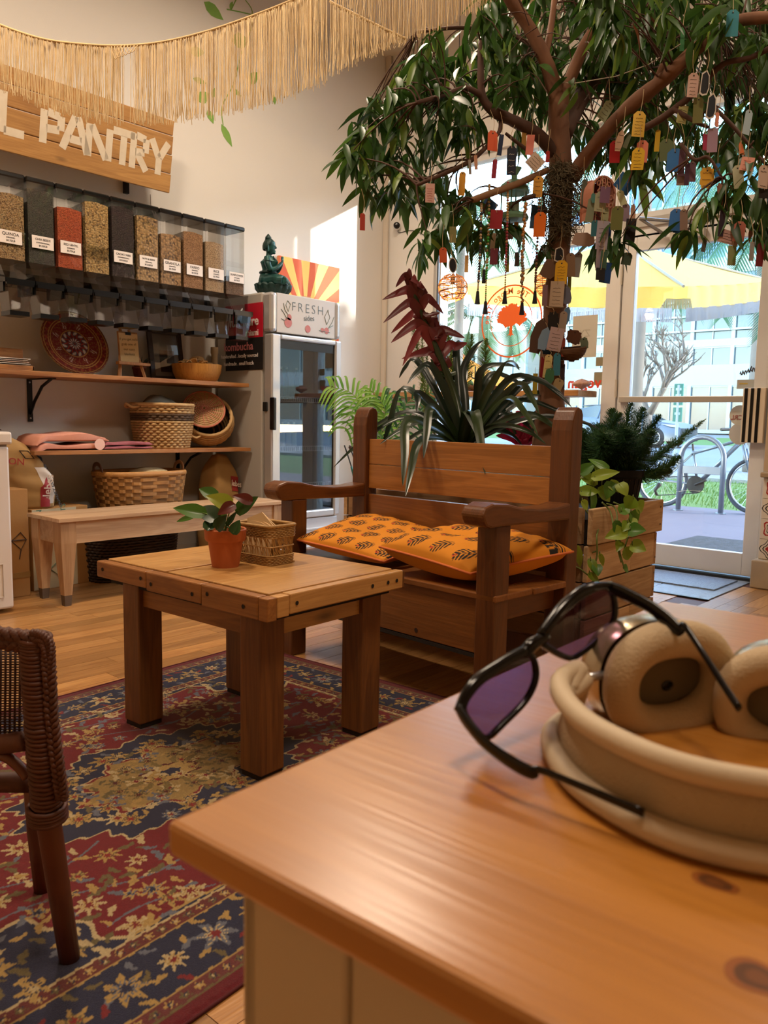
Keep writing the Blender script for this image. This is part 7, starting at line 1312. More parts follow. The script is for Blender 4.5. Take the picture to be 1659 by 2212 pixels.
# ================================================================ NEAR TABLE
p0 = onZ(358, 1772, .74); pf_ = onZ(1430, 1297, .74); ang = math.atan2(pf_.y-p0.y, pf_.x-p0.x); TL = (pf_-p0).length
t = thing('pine_cabinet_table', 'orange pine topped table with cream painted body in the foreground', 'table', (p0.x, p0.y, 0), ang)
nt = wood('#b5782e', '#9c6222', 'y', .3, .55, .75, .02, coat=.7); nb = 6; W_ = TL/nb
wd = [0, .155, .27, .40, .52, .63, TL]
B().box(0, TL, -.78, 0, .7205, .74).build('table_top', nt, t, bevel=.004)
for x, y, rw, rh in ((1545, 1906, .012, .006), (1640, 2112, .014, .010)):
    for f_, c_ in ((1, '#8a4d1a'), (.72, '#57300f'), (.4, '#6d3c14')):
        q = onZ(x, y, .74+.0004-.0002*f_); b = B(); b.add([q+Vector((rh*f_*(1+.12*math.sin(3*a))*math.cos(a), rw*f_*math.sin(a)*(1+.1*math.cos(2*a)), 0)) for a in np.linspace(0, 2*PI, 25)[:-1]], [tuple(range(24))]); b.build('knot', plain(c_, .4), t, world=True)
crm = plain('#c7b79c', .45, c2='#b7a689', scale=5, amt=.3); ins = .028
B().box(ins+.012, TL-.04, -.74, -ins-.012, .02, .7204).build('carcass', crm, t)
for y0, y1 in ((-ins-.075, -ins), (-.75, -.675)): B().box(ins, ins+.03, y0, y1, 0, .7204).build('corner_post', crm, t, bevel=.003)
B().box(ins+.002, ins+.02, -.675, -ins-.075, .655, .7204).build('top_rail', crm, t, bevel=.003); B().box(ins+.002, ins+.02, -.675, -ins-.075, .05, .12).build('bottom_rail', crm, t, bevel=.003)
B().box(ins, TL-.04, -ins-.012, -ins, .0, .7204).build('side_panel', crm, t, bevel=.002)
# headphones
hb = plain('#c9b79a', .6, c2='#b9a688', scale=6, amt=.3, bump=.05, bscale=400); mesh_m = plain('#bba788', .8, bump=.5, bscale=700); shell_m = plain('#b9a98c', .22, .75); padm = plain('#bfa988', .75, bump=.25, bscale=500); padd = plain('#6d6048', .85); 
t = thing('headphones', 'beige over-ear headphones lying on the orange pine table', 'headphones', (.45, .155, .74)); zt = .74
def U(z, off=0):
    base = [(.492, .262), (.462, .258), (.432, .240), (.402, .208), (.385, .170), (.381, .140), (.388, .110), (.405, .078), (.435, .05), (.47, .036), (.50, .033)]; c_ = Vector((.5, .15)); out = []
    for x, y in base: v = Vector((x, y)); v = v+(c_-v).normalized()*off; out.append(Vector((v.x, v.y, z)))
    return cat(out, 6)
B().tube(U(zt+.0075), .0072, 10).build('lower_rim', hb, t, True, world=True); B().tube(U(zt+.043, .004), .0068, 10).build('upper_rim', hb, t, True, world=True)
lo_, up_ = U(zt+.010, .002), U(zt+.041, .005); n = len(lo_); b = B(); b.v = [tuple(p) for p in lo_]+[tuple((p+q)/2+(Vector((.5, .15, 0))-Vector((p.x, p.y, 0))).normalized()*.003) for p, q in zip(lo_, up_)]+[tuple(p) for p in up_]
b.f = [(i+j*n, i+1+j*n, i+1+(j+1)*n, i+(j+1)*n) for i in range(n-1) for j in range(2)]; o = b.build('knit_canopy', mesh_m, t, True, world=True); o.modifiers.new('thick', 'SOLIDIFY').thickness = .003
for e in (0, -1): B().tube([U(zt+.0075)[e], (U(zt+.0075)[e]+U(zt+.043, .004)[e])/2+Vector((.006, 0, 0)), U(zt+.043, .004)[e]], .0069, 10).build('end_bow', hb, t, True, world=True)
def cup(center, nrm, a, b_, stem):
    n_ = Vector(nrm).normalized(); x = Z3.cross(n_).normalized(); y = n_.cross(x); M = Matrix(((x.x, y.x, n_.x, center[0]), (x.y, y.y, n_.y, center[1]), (x.z, y.z, n_.z, center[2]), (0, 0, 0, 1)))
    def se(u, e=2.25): c, s_ = math.cos(2*PI*u), math.sin(2*PI*u); return math.copysign(abs(c)**(2/e), c), math.copysign(abs(s_)**(2/e), s_)
    def pad(u, v):
        q = 2*PI*v; ux, uy = se(u); rx_, ry_ = .0112, .0135; return M @ Vector((ux*(a-rx_+rx_*math.cos(q)), uy*(b_-ry_+ry_*math.cos(q)), .004+.014*math.sin(q)))
    g = B(); g.grid(pad, 48, 17, True); g.build('ear_cushion', padm, t, True, world=True)
    g = B(); g.v = [tuple(M @ Vector((se(i/40)[0]*(a-.02), se(i/40)[1]*(b_-.025), -.004))) for i in range(40)]; g.f = [tuple(range(40))]; g.build('inner_mesh', padd, t, world=True)
    g = B(); g.tube([M @ Vector((.004+.004*math.cos(q), -.006+.0028*math.sin(q), -.0035)) for q in np.linspace(0, 2*PI, 13)[:-1]], .0012, 5, closed=True); g.v += [tuple(M @ Vector((.004+.004*math.cos(q), -.006+.0028*math.sin(q), -.0034))) for q in np.linspace(0, 2*PI, 13)[:-1]]; k = len(g.v); g.f.append(tuple(range(k-12, k))); g.build('sensor_window', BLACK_PLASTIC, t, world=True)
    prof = [(1.0, -.010), (1.01, -.016), (1.0, -.028), (.93, -.038), (.78, -.046), (.5, -.050), (.02, -.051)]; g = B()
    def sh(u, v):
        f_ = v*(len(prof)-1); i = min(int(f_), len(prof)-2); s_ = lerp(prof[i][0], prof[i+1][0], f_-i); z = lerp(prof[i][1], prof[i+1][1], f_-i); ux, uy = se(u); return M @ Vector((ux*(a-.003)*s_, uy*(b_-.003)*s_, z))
    g.grid(sh, 48, 25, True); o = g.build('metal_shell', shell_m, t, True, world=True)
    B().tube([M @ Vector((se(u)[0]*(a-.004), se(u)[1]*(b_-.004), -.0085)) for u in np.linspace(0, 1, 41)[:-1]], .0022, 6, closed=True).build('seam', padd, o, True, world=False) if False else None
    if stem: B().tube([Vector(stem), Vector(stem).lerp(M @ Vector((0, 0, -.03)), .55)], .0032, 8).build('steel_stem', STEEL, t, True, world=True)
    return M
CFh = Vector((CF.x, CF.y, 0)).normalized(); CRh = Vector((CR.x, CR.y, 0)).normalized()
c1 = at(1440, 1468, .578); cup(c1, -CFh*.92+CRh*.34+Z3*.0, .0535, .0445, at(1262, 1466, .555)); c2 = at(1722, 1530, .55); cup(c2, -CFh*.84-CRh*.40, .0535, .0445, None)
B().tube(cat([U(zt+.043, .004)[0], at(1222, 1500, .53), at(1262, 1468, .555)], 5), [.0075]*10+[.0068], 10).build('arm_sleeve', hb, t, True, world=True)
bt = c1+Vector((0, 0, .02))
# sunglasses
blkf = plain('#050506', .16, spec=.35); lensm = glass((.20, .12, .24), .05, name='purple_lens'); kf = lambda x: .497+(x-990)*.00030
t = thing('sunglasses', 'black sunglasses with purple lenses propped over the beige headphones', 'sunglasses', at(1150, 1420, .55))
LL = [(1000, 1533), (1024, 1486), (1072, 1447), (1130, 1413), (1152, 1424), (1157, 1465), (1136, 1512), (1088, 1562), (1052, 1594), (1030, 1580)]; RL = [(1172, 1382), (1204, 1334), (1250, 1292), (1300, 1268), (1324, 1286), (1327, 1334), (1302, 1372), (1250, 1415), (1226, 1421), (1188, 1402)]
for P in (LL, RL):
    Q = [at(x, y, kf(x)) for x, y in P]; n = len(Q); S = []
    for i in range(n):
        p0_, p1_, p2_, p3_ = Q[i-1], Q[i], Q[(i+1) % n], Q[(i+2) % n]
        for k in range(4): tt = k/4; S.append(.5*((2*p1_)+(p2_-p0_)*tt+(2*p0_-5*p1_+4*p2_-p3_)*tt*tt+(3*p1_-p0_-3*p2_+p3_)*tt**3))
    B().tube(S, (.0022, .0028), 8, closed=True).build('rim', blkf, t, True, world=True); B().add(S, [tuple(range(len(S)))]).build('lens', lensm, t, world=True)
B().tube(cat([at(1135, 1410, kf(1135)), at(1150, 1392, kf(1150)), at(1180, 1374, kf(1180))], 4), [.004, .0045, .005, .005, .005, .0045, .0045, .004, .004], 8).build('bridge', blkf, t, True, world=True)
B().tube(cat([at(992, 1536, .495), at(1020, 1478, kf(1020)), at(1080, 1434, kf(1080)), at(1136, 1402, kf(1136))], 5), (.0028, .004), 8).build('brow', blkf, t, True, world=True); B().tube(cat([at(1170, 1370, kf(1170)), at(1215, 1310, kf(1215)), at(1265, 1271, kf(1265)), at(1318, 1264, kf(1318))], 5), (.0030, .0042), 8).build('brow', blkf, t, True, world=True)
def temple(pts, nm):
    P = [at(x, y, k) for x, y, k, _ in pts]; Q = cat(P, 4); wds = np.interp(np.linspace(0, len(P)-1, len(Q)), range(len(P)), [p[3] for p in pts]); B().tube(Q, [(w, .0017) for w in wds], 8).build(nm, blkf, t, True, world=True)
temple([(990, 1530, .496, .0042), (1008, 1560, .487, .0046), (1050, 1608, .472, .0046), (1110, 1650, .455, .0048), (1148, 1668, .447, .0046), (1165, 1663, .445, .0026), (1230, 1688, .432, .0023), (1310, 1722, .418, .003), (1390, 1756, .405, .0032)], 'temple')
temple([(1318, 1268, .594, .0046), (1345, 1280, .588, .005), (1400, 1308, .574, .0048), (1440, 1338, .562, .0052), (1468, 1362, .552, .0044), (1478, 1352, .548, .0026), (1515, 1405, .53, .0023), (1560, 1475, .505, .0026), (1597, 1531, .485, .0028)], 'temple')

# ================================================================ WICKER CHAIR
cane = plain('#6b3519', .45, c2='#4a220e', scale=12, amt=.5); wrap = plain('#5b2c14', .6, c2='#40200f', scale=30, amt=.5)
cb_ = Vector((.622, 1.273, .0064)); ct_ = at(76, 1378, 1.305); t = thing('wicker_chair', 'brown wicker chair with braided edge cut by the left frame edge', 'chair', cb_)
def P3(x, y, k): return at(x, y, k)
mid = at(103, 1760, 1.335); B().tube([cb_, cb_.lerp(mid, .5), mid, at(92, 1600, 1.31), ct_], [.0175, .0185, .02, .021, .021], 14).build('leg', cane, t, True, world=True)
pb_ = onZ(92, 1922, .0064); B().tube([pb_, at(78, 1800, 1.56), at(70, 1690, 1.5)], .0165, 12).build('leg', cane, t, True, world=True)
b = B(); N_ = 46; path = cat([at(103, 1765, 1.332), at(95, 1640, 1.312), at(84, 1500, 1.305), ct_], 16)
r = random.Random(2)
for i in range(N_):
    f_ = i/(N_-1)*(len(path)-1.01); k = int(f_); p = path[k].lerp(path[k+1], f_-k); R_ = .0225+(.006 if f_ < 5 else 0)+r.uniform(-.0006, .001)
    b.tube([p+Vector((R_*math.cos(a), R_*math.sin(a), .004*math.sin(a+.5)+r.uniform(-.0008, .0008))) for a in np.linspace(0, 2*PI, 19)[:-1]], .0042, 5, closed=True)
stuff(b.build('wrapped_cane', wrap, t, True, world=True))
def braid(pts, nm, R_=.009, turns=9, m=wrap):
    Q = cat(pts, 22); b = B(); n = len(Q)
    for s_ in range(3):
        L = []
        for i, p in enumerate(Q):
            tg_ = (Q[min(i+1, n-1)]-Q[max(i-1, 0)]).normalized(); o = tg_.cross(Vector((CF.x, CF.y, 0))).normalized(); q = tg_.cross(o); a = 2*PI*(turns*i/n+s_/3); L.append(p+o*R_*math.cos(a)+q*R_*.7*math.sin(2*a))
        b.tube(L, R_*.62, 6)
    return b.build(nm, m, t, True, world=True)
braid([at(70, 1372, 1.29), at(100, 1388, 1.285), at(106, 1450, 1.285), at(112, 1550, 1.29), at(124, 1650, 1.295), at(134, 1725, 1.31)], 'side_braid', .0075, 13)
tr0 = at(-220, 1352, 1.42); braid([tr0, at(-80, 1362, 1.35), at(0, 1378, 1.315), at(50, 1385, 1.30), at(92, 1392, 1.295)], 'top_braid', .0125, 11)
b = B()
for i in range(26): x = 44-i*10.5; b.tube([at(x, 1398, 1.325+(44-x)*.0004), at(x-2, 1590, 1.335+(44-x)*.0004)], .0022, 5)
for j in range(34):
    y = 1402+j*5.6; L = []
    for i in range(53): x = 48-i*5.25; L.append(at(x, y, 1.33+(44-x)*.0004+(.003 if (i+j) % 2 else -.003)))
    b.tube(L, .0013, 4)
stuff(b.build('woven_back', plain('#3f1f0f', .6), t, True, world=True))
B().tube(cat([at(-220, 1600, 1.43), at(-60, 1612, 1.36), at(60, 1600, 1.315)], 6), .017, 8).build('lower_rail', wrap, t, True, world=True); B().tube(cat([at(-60, 1650, 1.36), at(0, 1632, 1.34), at(35, 1650, 1.33), at(60, 1680, 1.325)], 6), .009, 8).build('curved_brace', cane, t, True, world=True); B().tube([at(-220, 1690, 1.46), at(60, 1690, 1.35)], .018, 8).build('seat_rail', wrap, t, True, world=True)
B().tube([at(-220, 1352, 1.42), at(-225, 1700, 1.46), onZ(-215, 1990, .0064)], .019, 10).build('leg', cane, t, True, world=True)
# ================================================================ THE STREET OUTSIDE
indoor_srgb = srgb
def srgb(c): return tuple(v*.46 for v in indoor_srgb(c)[:3])+(1,)      # street colours darkened, standing in for a lower exposure outdoors
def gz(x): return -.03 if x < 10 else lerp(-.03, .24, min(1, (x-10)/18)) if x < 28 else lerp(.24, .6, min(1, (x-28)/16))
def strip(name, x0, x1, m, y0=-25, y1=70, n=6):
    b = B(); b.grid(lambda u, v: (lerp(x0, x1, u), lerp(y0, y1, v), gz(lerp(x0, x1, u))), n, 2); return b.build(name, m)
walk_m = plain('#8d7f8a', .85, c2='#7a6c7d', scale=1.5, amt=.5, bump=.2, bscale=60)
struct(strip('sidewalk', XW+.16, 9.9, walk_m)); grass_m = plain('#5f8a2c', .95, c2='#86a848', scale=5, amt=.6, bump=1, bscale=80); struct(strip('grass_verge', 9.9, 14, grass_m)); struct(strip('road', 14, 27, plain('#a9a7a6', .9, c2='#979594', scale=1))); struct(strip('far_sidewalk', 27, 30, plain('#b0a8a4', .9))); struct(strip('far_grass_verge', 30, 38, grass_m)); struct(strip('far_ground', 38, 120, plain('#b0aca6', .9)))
struct(bx(13.9, 14.05, -25, 70, -.05, gz(14)+.06).build('kerb', plain('#b5b1ac', .9)))
b = B(); r = random.Random(9)
for i in range(7000):
    x, y = r.uniform(9.92, 13.8), r.uniform(1.5, 7.5); h = r.uniform(.03, .09); a = r.uniform(0, 6.3); w = .006; z = gz(x); b.add([(x-w*math.cos(a), y-w*math.sin(a), z), (x+w*math.cos(a), y+w*math.sin(a), z), (x+.03*math.sin(a*3), y+.03*math.cos(a*2), z+h)], [(0, 1, 2)])
gb_ = b.build('grass_blades', leafmat('#5f8f2c', '#9ab84e', .6, .3)); tag(gb_, 'short sunlit grass blades behind the bicycle', 'grass'); stuff(gb_)
a, c = onZ(1432, 1179, -.02), onZ(1505, 1158, -.02)
tag(bx(a.x, c.x, 1.3, 2.66, gz(6)+.001, gz(6)+.016).build('door_mat', plain('#6f7480', .95, c2='#23262c', scale=40, amt=.9, bump=1, bscale=120)), 'speckled dark grey doormat on the pavement outside', 'mat')
# bike rack
rk = plain('#9aa2b4', .35, .5); t = thing('bike_rack', 'inverted U metal bike rack on the pavement outside the door', 'bike rack', (9.35, 3.46, gz(9.3)))
P = [(0, .245, 0), (0, .245, .62)]+[(0, .245*math.cos(a), .62+.245*math.sin(a)) for a in np.linspace(.2, PI-.2, 13)]+[(0, -.245, .62), (0, -.245, 0)]; B().tube(P, .03, 12).build('hoop', rk, t, True); B().box(-.008, .008, -.235, .235, .44, .53).build('cross_plate', rk, t, bevel=.003)
for s_ in (-1, 1): B().lathe([(.06, 0), (.06, .012), (.03, .014)], (0, s_*.245, 0), 16).build('foot_flange', rk, t)
# bicycle
fm = plain('#9aa6b8', .3, .5); ty_ = plain('#4a5260', .8); t = thing('bicycle', 'grey bicycle locked behind the U shaped rack', 'bicycle', (9.6, 4.02, gz(9.6))); R_ = .325
def wheel(y, nm):
    o = B().tube([(0, y+(R_-.022)*math.cos(a), R_+(R_-.022)*math.sin(a)) for a in np.linspace(0, 2*PI, 41)[:-1]], .022, 8, closed=True).build(nm, ty_, t, True)
    B().tube([(0, y+(R_-.05)*math.cos(a), R_+(R_-.05)*math.sin(a)) for a in np.linspace(0, 2*PI, 41)[:-1]], (.010, .012), 6, closed=True).build('wheel_rim', STEEL, o, True)
    b = B()
    for i in range(24): a = 2*PI*i/24; b.tube([(.015*(-1)**i, y+.02*math.cos(a), R_+.02*math.sin(a)), (0, y+(R_-.055)*math.cos(a), R_+(R_-.055)*math.sin(a))], .0016, 3)
    b.build('spokes', STEEL, o); B().tube([(-.04, y, R_), (.04, y, R_)], .018, 10).build('hub', DARK, o)
wheel(0, 'rear_wheel'); wheel(-1.08, 'front_wheel'); bbk, seat, hd_, ax_ = (0, -.43, .30), (0, -.36, .70), (0, -.92, .85), (0, -1.08, R_)
for p_, q_, rr_, nm in ((seat, bbk, .016, 'seat_tube'), (hd_, bbk, .028, 'down_tube'), ((0, -.92, .85), (0, -.34, .66), .018, 'top_tube')): B().tube([p_, q_], rr_, 10).build(nm, fm, t, True)
for s_ in (-.05, .05):
    B().tube([(s_, 0, R_), (s_*.5, -.43, .30)], .01, 6).build('chain_stay', fm, t); B().tube([(s_, 0, R_), (s_*.4, -.35, .66)], .009, 6).build('seat_stay', fm, t); B().tube([(s_, -.94, .78), (s_, -.98, .62), (s_, -1.08, R_)], [.019, .019, .012], 8).build('fork_leg', fm, t, True)
B().tube([(0, -.90, .92), (0, -.95, .74)], .024, 10).build('head_tube', fm, t); B().tube(cat([(-.3, -.86, .96), (-.12, -.9, .95), (0, -.92, .92), (.12, -.9, .95), (.3, -.86, .96)], 4), .013, 8).build('handlebar', DARK, t, True)
for s_ in (-.3, .3): B().tube([(s_, -.86, .96), (s_*1.3, -.8, .955)], .018, 8).build('grip', DARK, t)
B().tube([(0, -.36, .68), (0, -.345, .78)], .014, 8).build('seat_post', DARK, t); ch_ = B().lathe([(.035, -.004), (.10, -.004), (.105, 0), (.10, .004), (.035, .004)], (0, 0, 0), 28, frame((0, 0, 0), (0, 1, 0), (0, 0, 1))).move((-.06, -.43, .30)).build('chainring', DARK, t)
B().tube([(-.08, -.43, .30), (-.09, -.56, .36)], .012, 8).tube([(-.09, -.56, .36), (-.16, -.565, .365)], .014, 6).build('crank_arm', DARK, t); B().tube([(-.06, 0, R_-.04), (-.06, .06, .2), (-.06, .03, .14)], [.03, .02, .018], 8).build('derailleur', DARK, t, True); B().tube([(-.06, 0, R_+.04), (-.06, -.43, .40), (-.06, -.53, .30), (-.06, -.43, .20), (-.06, .03, .14)], .006, 5).build('chain', DARK, t)
# parasols
def parasol(x0, y0, s_, zr, za, label, col, vcolr, fr=True, cap='#d8722a', tilt=(0, 0)):
    t = thing('cafe_parasol', label, 'umbrella', (x0+s_/2, y0+s_/2, gz(x0))); h = s_/2; g = gz(x0); zr -= g; za -= g+(tilt[0]+tilt[1])*h
    def T(b): b.v = [(x, y, z+tilt[0]*(x+h)+tilt[1]*(y+h)) for x, y, z in b.v]; return b
    s2 = NT('canvas'); s2.set(.9); s2.b.inputs['Base Color'].default_value = indoor_srgb(col); tl_ = s2.new('ShaderNodeBsdfTranslucent'); tl_.inputs[0].default_value = indoor_srgb(col); mx = s2.new('ShaderNodeMixShader'); mx.inputs[0].default_value = .5; s2.link(s2.b.outputs[0], mx.inputs[1]); s2.link(tl_.outputs[0], mx.inputs[2]); s2.link(mx.outputs[0], s2.out.inputs[0])
    co = [(-h, -h), (h, -h), (h, h), (-h, h)]; vm_ = plain(vcolr, .9); frm = plain('#e6e8ee', .9)
    for i in range(4):
        a, c = co[i], co[(i+1) % 4]
        b = B(); b.grid(lambda u, v: (lerp(lerp(a[0], c[0], u), .14*(a[0]+c[0])/s_/1, v) if v < 1 else .12*lerp(a[0], c[0], u)/h, lerp(lerp(a[1], c[1], u), .14*(a[1]+c[1])/s_, v) if v < 1 else .12*lerp(a[1], c[1], u)/h, lerp(zr, za, v**.9)-.05*math.sin(PI*u)*(1-v)), 9, 2)
        b = B(); b.grid(lambda u, v: (lerp(lerp(a[0], c[0], u), .12*lerp(a[0], c[0], u)/h, v), lerp(lerp(a[1], c[1], u), .12*lerp(a[1], c[1], u)/h, v), lerp(zr, za, v)-.03*math.sin(PI*v)-.012*math.sin(PI*u)*(1-v)), 11, 7); T(b).build('canopy_panel', s2.m, t, True)
        e = .04; b = B(); b.grid(lambda u, v: (lerp(a[0], c[0], lerp(e, 1-e, u))*(1+.01*math.sin(u*40)), lerp(a[1], c[1], lerp(e, 1-e, u))*(1+.01*math.sin(u*40)), zr-.012*math.sin(PI*u)-.19*v+(.09 if (u < .03 or u > .97) else 0)*v), 40, 3); T(b).build('valance', s2.m, t, True)
        if fr:
            b = B()
            for q in range(260): u = lerp(e, 1-e, q/259); x, y = lerp(a[0], c[0], u), lerp(a[1], c[1], u); z = zr-.012*math.sin(PI*u)-.185; b.tube([(x, y, z), (x+random.uniform(-.006, .006), y+random.uniform(-.006, .006), z-.12)], .0045, 3)
            stuff(T(b).build('fringe', frm, t))
        T(B().tube([(a[0], a[1], zr), (a[0]*.08, a[1]*.08, za-.03)], .014, 6)).build('rib', plain('#c9bba0', .6), t)
    for i in range(4): a, c = co[i], co[(i+1) % 4]; T(B().add([(a[0]*.16, a[1]*.16, za-.01), (c[0]*.16, c[1]*.16, za-.01), ((a[0]+c[0])*.06, (a[1]+c[1])*.06, za+.07), ], [(0, 1, 2)]).add([(a[0]*.16, a[1]*.16, za-.01), ((a[0]+c[0])*.06, (a[1]+c[1])*.06, za+.07), (0, 0, za+.10)], [(0, 1, 2)]).add([(c[0]*.16, c[1]*.16, za-.01), (0, 0, za+.10), ((a[0]+c[0])*.06, (a[1]+c[1])*.06, za+.07)], [(0, 1, 2)])).build('vent_cap', plain(cap, .8), t)
    B().tube([(0, 0, .05), (0, 0, za+(tilt[0]+tilt[1])*h)], .025, 10).build('pole', plain('#d0c4aa', .6), t); B().lathe([(.28, 0), (.28, .05), (.06, .08)], (0, 0, 0), 20).build('base', plain('#8a857c', .8), t)
parasol(7.0, 2.84, 2.35, 2.15, 2.86, 'large square yellow parasol with white fringe outside the shop', '#f0c76a', '#e0ac4a', tilt=(.157, .098))
parasol(12.6, 9.2, 1.9, 1.75, 2.3, 'smaller orange parasol seen through the round window emblem', '#d98a2c', '#d98a2c')
# trunks and palms
tk = plain('#a59a90', .9, c2='#8a8078', scale=6, bump=.5); pf1 = leafmat('#3f7a5a', '#7ab08a', .5, .35); pf2 = leafmat('#3a6a3a', '#6f9a5a', .5, .35)
def palm(label, px, k, h, r0, nf=12, L=1.7, m=pf1, lean=0):
    c = at(px, 921, k); base = Vector((c.x, c.y, gz(c.x))); t = thing('street_palm', label, 'palm tree', base); P = cat([(0, 0, 0), (lean*.3, lean*.2, h*.5), (lean, lean*.6, h)], 6); B().tube(P, [r0*(1.15-.3*i/(len(P)-1)) for i in range(len(P))], 14).build('trunk', tk, t, True); r = random.Random(int(px)); top = P[-1]
    for i in range(nf):
        a = 2*PI*i/nf+r.uniform(-.2, .2); up_ = r.uniform(.1, .9); d = Vector((math.cos(a), math.sin(a), 0)); Q = cat([top, top+d*L*.45+Vector((0, 0, L*.35*up_)), top+d*L*.85+Vector((0, 0, L*(.2*up_-.25))), top+d*L+Vector((0, 0, L*(.05-.75+.3*up_)))], 6); b = B(); b.tube(Q, .012, 4)
        for j in range(3, len(Q)-1):
            tg_ = (Q[j+1]-Q[j]).normalized(); sd = tg_.cross(Z3).normalized()
            for q2 in range(3):
                p = Q[j].lerp(Q[j+1], q2/3)
                for s_ in (-1, 1): e = p+(sd*s_*.8+tg_*.5-Z3*.45).normalized()*L*.34*(1.1-.5*j/len(Q)); w = tg_*.022; b.add([p-w, p+w, e], [(0, 1, 2)])
        b.build('frond', m, t)
    return t
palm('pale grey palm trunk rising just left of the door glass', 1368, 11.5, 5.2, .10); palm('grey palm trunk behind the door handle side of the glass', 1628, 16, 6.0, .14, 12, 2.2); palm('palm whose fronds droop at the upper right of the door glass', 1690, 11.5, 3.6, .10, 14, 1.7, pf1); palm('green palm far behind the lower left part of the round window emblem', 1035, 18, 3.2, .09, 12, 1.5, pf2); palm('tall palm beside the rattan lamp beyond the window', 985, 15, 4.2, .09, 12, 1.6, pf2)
c = at(1398, 921, 19); t = thing('street_tree', 'thin branching leafless street tree behind the yellow parasol', 'tree', (c.x, c.y, gz(c.x))); r = random.Random(12); tw_ = plain('#8f8072', .9)
def br(p, d, L, rad, dep):
    q = p+d*L; B_.tube([p, (p+q)/2+Vector((r.uniform(-.05, .05), r.uniform(-.05, .05), 0))*L, q], [rad, rad*.85, rad*.7], 5)
    if dep: 
        for i in range(3): br(p.lerp(q, r.uniform(.6, 1)), (d+Vector((r.uniform(-.7, .7), r.uniform(-.9, .9), r.uniform(-.1, .5)))).normalized(), L*r.uniform(.55, .8), rad*.6, dep-1)
B_ = B(); br(Vector((0, 0, 0)), Vector((.02, 0, 1)), 1.3, .13, 5); B_.build('trunk_and_branches', tw_, t, True)
# parked car
cp = plain('#2f3a50', .22, .3, coat=1.); gl_ = plain('#1d2a3a', .08); t = thing('parked_car', 'dark blue grey car parked across the street', 'car', (27.4, 11.45, gz(27.4)))
prof = [(-.85, .25, .62), (-.80, .62, .80), (-.3, .78, .86), (.55, .92, .88), (.62, .93, .88), (1.35, 1.36, .72), (2.2, 1.44, .68), (3.0, 1.32, .70), (3.55, 1.02, .82), (3.8, .95, .80), (3.9, .3, .7)]
b = B()
body_y = [-.85, -.82, -.6, .4, 1.5, 3.2, 3.78, 3.85]; tz = [.45, .66, .80, .95, .98, 1.0, .92, .5]; hw = [.70, .80, .88, .92, .93, .93, .88, .80]; V = []
for y, z, w in zip(body_y, tz, hw): V.append([(-w, y, .22), (-w*1.0, y, z*.62), (-w*.9, y, z), (w*.9, y, z), (w, y, z*.62), (w, y, .22)])
for q in V: b.v += q
for i in range(len(V)-1):
    for j in range(5): a = i*6+j; b.f.append((a, a+1, a+7, a+6))
b.f.append((0, 1, 2, 3, 4, 5)); k = (len(V)-1)*6; b.f.append(tuple(k+j for j in (5, 4, 3, 2, 1, 0))); b.build('body', cp, t, True, autos=True)
b = B(); cab = [(.35, .95, .82), (1.25, 1.38, .64), (2.3, 1.43, .62), (3.1, 1.28, .66), (3.7, .94, .8)]
for y, z, w in cab: b.v += [(-w-.04, y, .95), (-w, y, z), (w, y, z), (w+.04, y, .95)]
for i in range(4):
    for j in range(3): a = i*4+j; b.f.append((a, a+1, a+5, a+4))
b.build('window_glass', gl_, t, True, autos=True); b = B(); b.grid(lambda u, v: (lerp(-.63, .63, u), lerp(1.2, 2.9, v), 1.40+.055*math.sin(PI*(.2+.7*v))), 6, 8); o = b.build('roof', cp, t, True); o.modifiers.new('thick', 'SOLIDIFY').thickness = .03
for y in (1.22, 2.1, 3.1): B().tube([(-.66, y, 1.40), (-.86, y-.1 if y < 2 else y+.05, .96)], .03, 6).build('pillar', cp, t)
for y in (.0, 2.8):
    for s_ in (-1, 1):
        w_ = B().lathe([(.20, -.09), (.31, -.09), (.335, -.06), (.335, .06), (.31, .09), (.2, .09)], (0, 0, 0), 28, frame((0, 0, 0), (0, 1, 0), (0, 0, 1))).move((s_*.84, y, .335)).build('tyre', plain('#17181b', .8), t, True)
        b = B(); b.lathe([(.0001, 0), (.05, -.005), (.05, .01)], (0, 0, 0), 12, frame((0, 0, 0), (0, 1, 0), (0, 0, 1))).lathe([(.195, -.02), (.215, -.02), (.215, .02), (.195, .02)], (0, 0, 0), 28, frame((0, 0, 0), (0, 1, 0), (0, 0, 1)), cap=False)
        for q in range(10): a = 2*PI*q/10; b.tube([(0, .04*math.cos(a), .04*math.sin(a)), (0, .2*math.cos(a), .2*math.sin(a))], .012, 4)
        b.move((s_*.94, y, .335)).build('alloy_wheel', plain('#c9ccd2', .3, .6), w_)
B().add([(-.9, -.55, .70), (-.8, -.78, .68), (-.82, -.72, .76), (-.91, -.2, .80)], [(0, 1, 2, 3)]).build('headlight', plain('#e8ecf0', .1, .3), t)
# green street sign
c = at(1462, 921, 20); t = thing('street_sign', 'small green street sign on a white post beyond the door', 'sign', (c.x, c.y, gz(c.x))); B().tube([(0, 0, 0), (0, 0, 1.85)], .04, 8).build('post', plain('#cfd6da', .6), t)
f_ = B().box(-.02, .02, -.11, .11, .95, 1.30).box(-.02, .02, -.11, .11, 1.36, 1.88).build('panel', plain('#1f8a78', .5), t); b = B()
for z in (1.75, 1.6, 1.45, 1.15): b.box(-.022, -.02, -.07, .07, z-.03, z+.03)
b.build('white_band', plain('#d5e4e0', .6), f_)
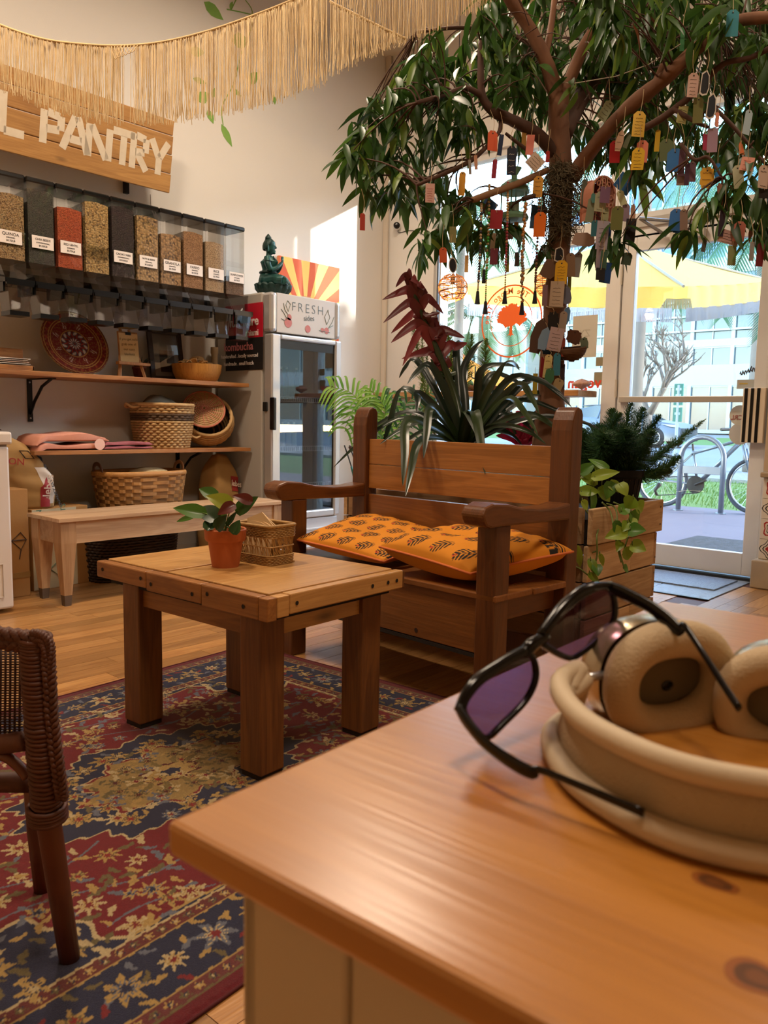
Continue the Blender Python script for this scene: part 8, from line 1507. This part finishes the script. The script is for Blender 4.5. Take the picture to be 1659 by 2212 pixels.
# buildings across the street
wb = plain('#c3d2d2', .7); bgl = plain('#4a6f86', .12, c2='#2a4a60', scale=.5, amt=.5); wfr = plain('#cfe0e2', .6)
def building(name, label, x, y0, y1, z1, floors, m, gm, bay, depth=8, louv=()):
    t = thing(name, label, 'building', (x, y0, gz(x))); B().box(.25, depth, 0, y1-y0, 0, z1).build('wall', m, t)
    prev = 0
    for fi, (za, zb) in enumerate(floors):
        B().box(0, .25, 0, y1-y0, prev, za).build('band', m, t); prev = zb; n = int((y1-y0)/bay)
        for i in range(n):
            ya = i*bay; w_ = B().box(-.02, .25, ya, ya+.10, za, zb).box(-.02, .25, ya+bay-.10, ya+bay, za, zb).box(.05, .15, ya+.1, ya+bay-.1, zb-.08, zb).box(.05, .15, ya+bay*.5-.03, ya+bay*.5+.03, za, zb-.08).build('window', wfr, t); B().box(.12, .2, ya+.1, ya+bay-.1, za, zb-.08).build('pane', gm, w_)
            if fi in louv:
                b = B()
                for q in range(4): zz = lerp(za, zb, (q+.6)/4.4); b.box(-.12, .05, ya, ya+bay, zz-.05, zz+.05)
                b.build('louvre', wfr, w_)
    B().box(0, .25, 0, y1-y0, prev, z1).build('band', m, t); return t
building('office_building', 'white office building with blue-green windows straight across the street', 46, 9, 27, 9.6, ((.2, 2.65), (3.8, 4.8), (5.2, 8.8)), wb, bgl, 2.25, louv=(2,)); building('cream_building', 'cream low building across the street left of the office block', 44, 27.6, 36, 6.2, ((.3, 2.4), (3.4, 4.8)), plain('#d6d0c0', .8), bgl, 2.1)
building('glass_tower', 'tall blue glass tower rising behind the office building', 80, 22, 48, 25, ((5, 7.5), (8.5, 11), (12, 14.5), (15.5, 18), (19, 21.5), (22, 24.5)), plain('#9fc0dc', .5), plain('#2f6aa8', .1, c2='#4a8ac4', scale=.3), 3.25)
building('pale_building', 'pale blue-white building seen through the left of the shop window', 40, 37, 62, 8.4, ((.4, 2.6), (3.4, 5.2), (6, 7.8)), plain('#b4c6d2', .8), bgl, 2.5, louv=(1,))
# out of frame to the right: a wall and a tree added only to block the sun
struct(bx(5.4, 8.0, -6, -1.72, -.05, 6.5).build('wall_sun_blocker', plain('#c9bfae', .8)))  # unseen block added to cut off the sun patch at its left edge
building('corner_building', 'long pale building down the street, seen mirrored in the fridge door', 42, -52, 8.5, 13, ((.4, 3), (4, 6), (7, 9), (10, 12)), plain('#c2ccd4', .8), bgl, 5.5)
c = Vector((10, -4.5, gz(10))); t = thing('added_shade_tree', 'added unseen leafy tree shape that shades the corner wall', 'tree', c); B().tube([(0, 0, 0), (.05, 0, 1.4), (0, .1, 2.8)], [.14, .1, .07], 8).build('trunk', tk, t, True)  # unseen crown added to keep sun off the lower corner wall
b = B(); r = random.Random(77)
for i in range(2600):
    d = Vector((r.gauss(0, 1), r.gauss(0, 1), r.gauss(0, 1))).normalized()*(r.random()**.4); p = Vector((d.x*1.3, d.y*1.35, 3.65+d.z*1.25)); x = Vector((r.uniform(-1, 1), r.uniform(-1, 1), r.uniform(-1, 1))).normalized(); y = x.orthogonal()*.06; b.add([p-x*.11, p+y, p+x*.11, p-y], [(0, 1, 2, 3)])
stuff(b.build('foliage', pf2, t))
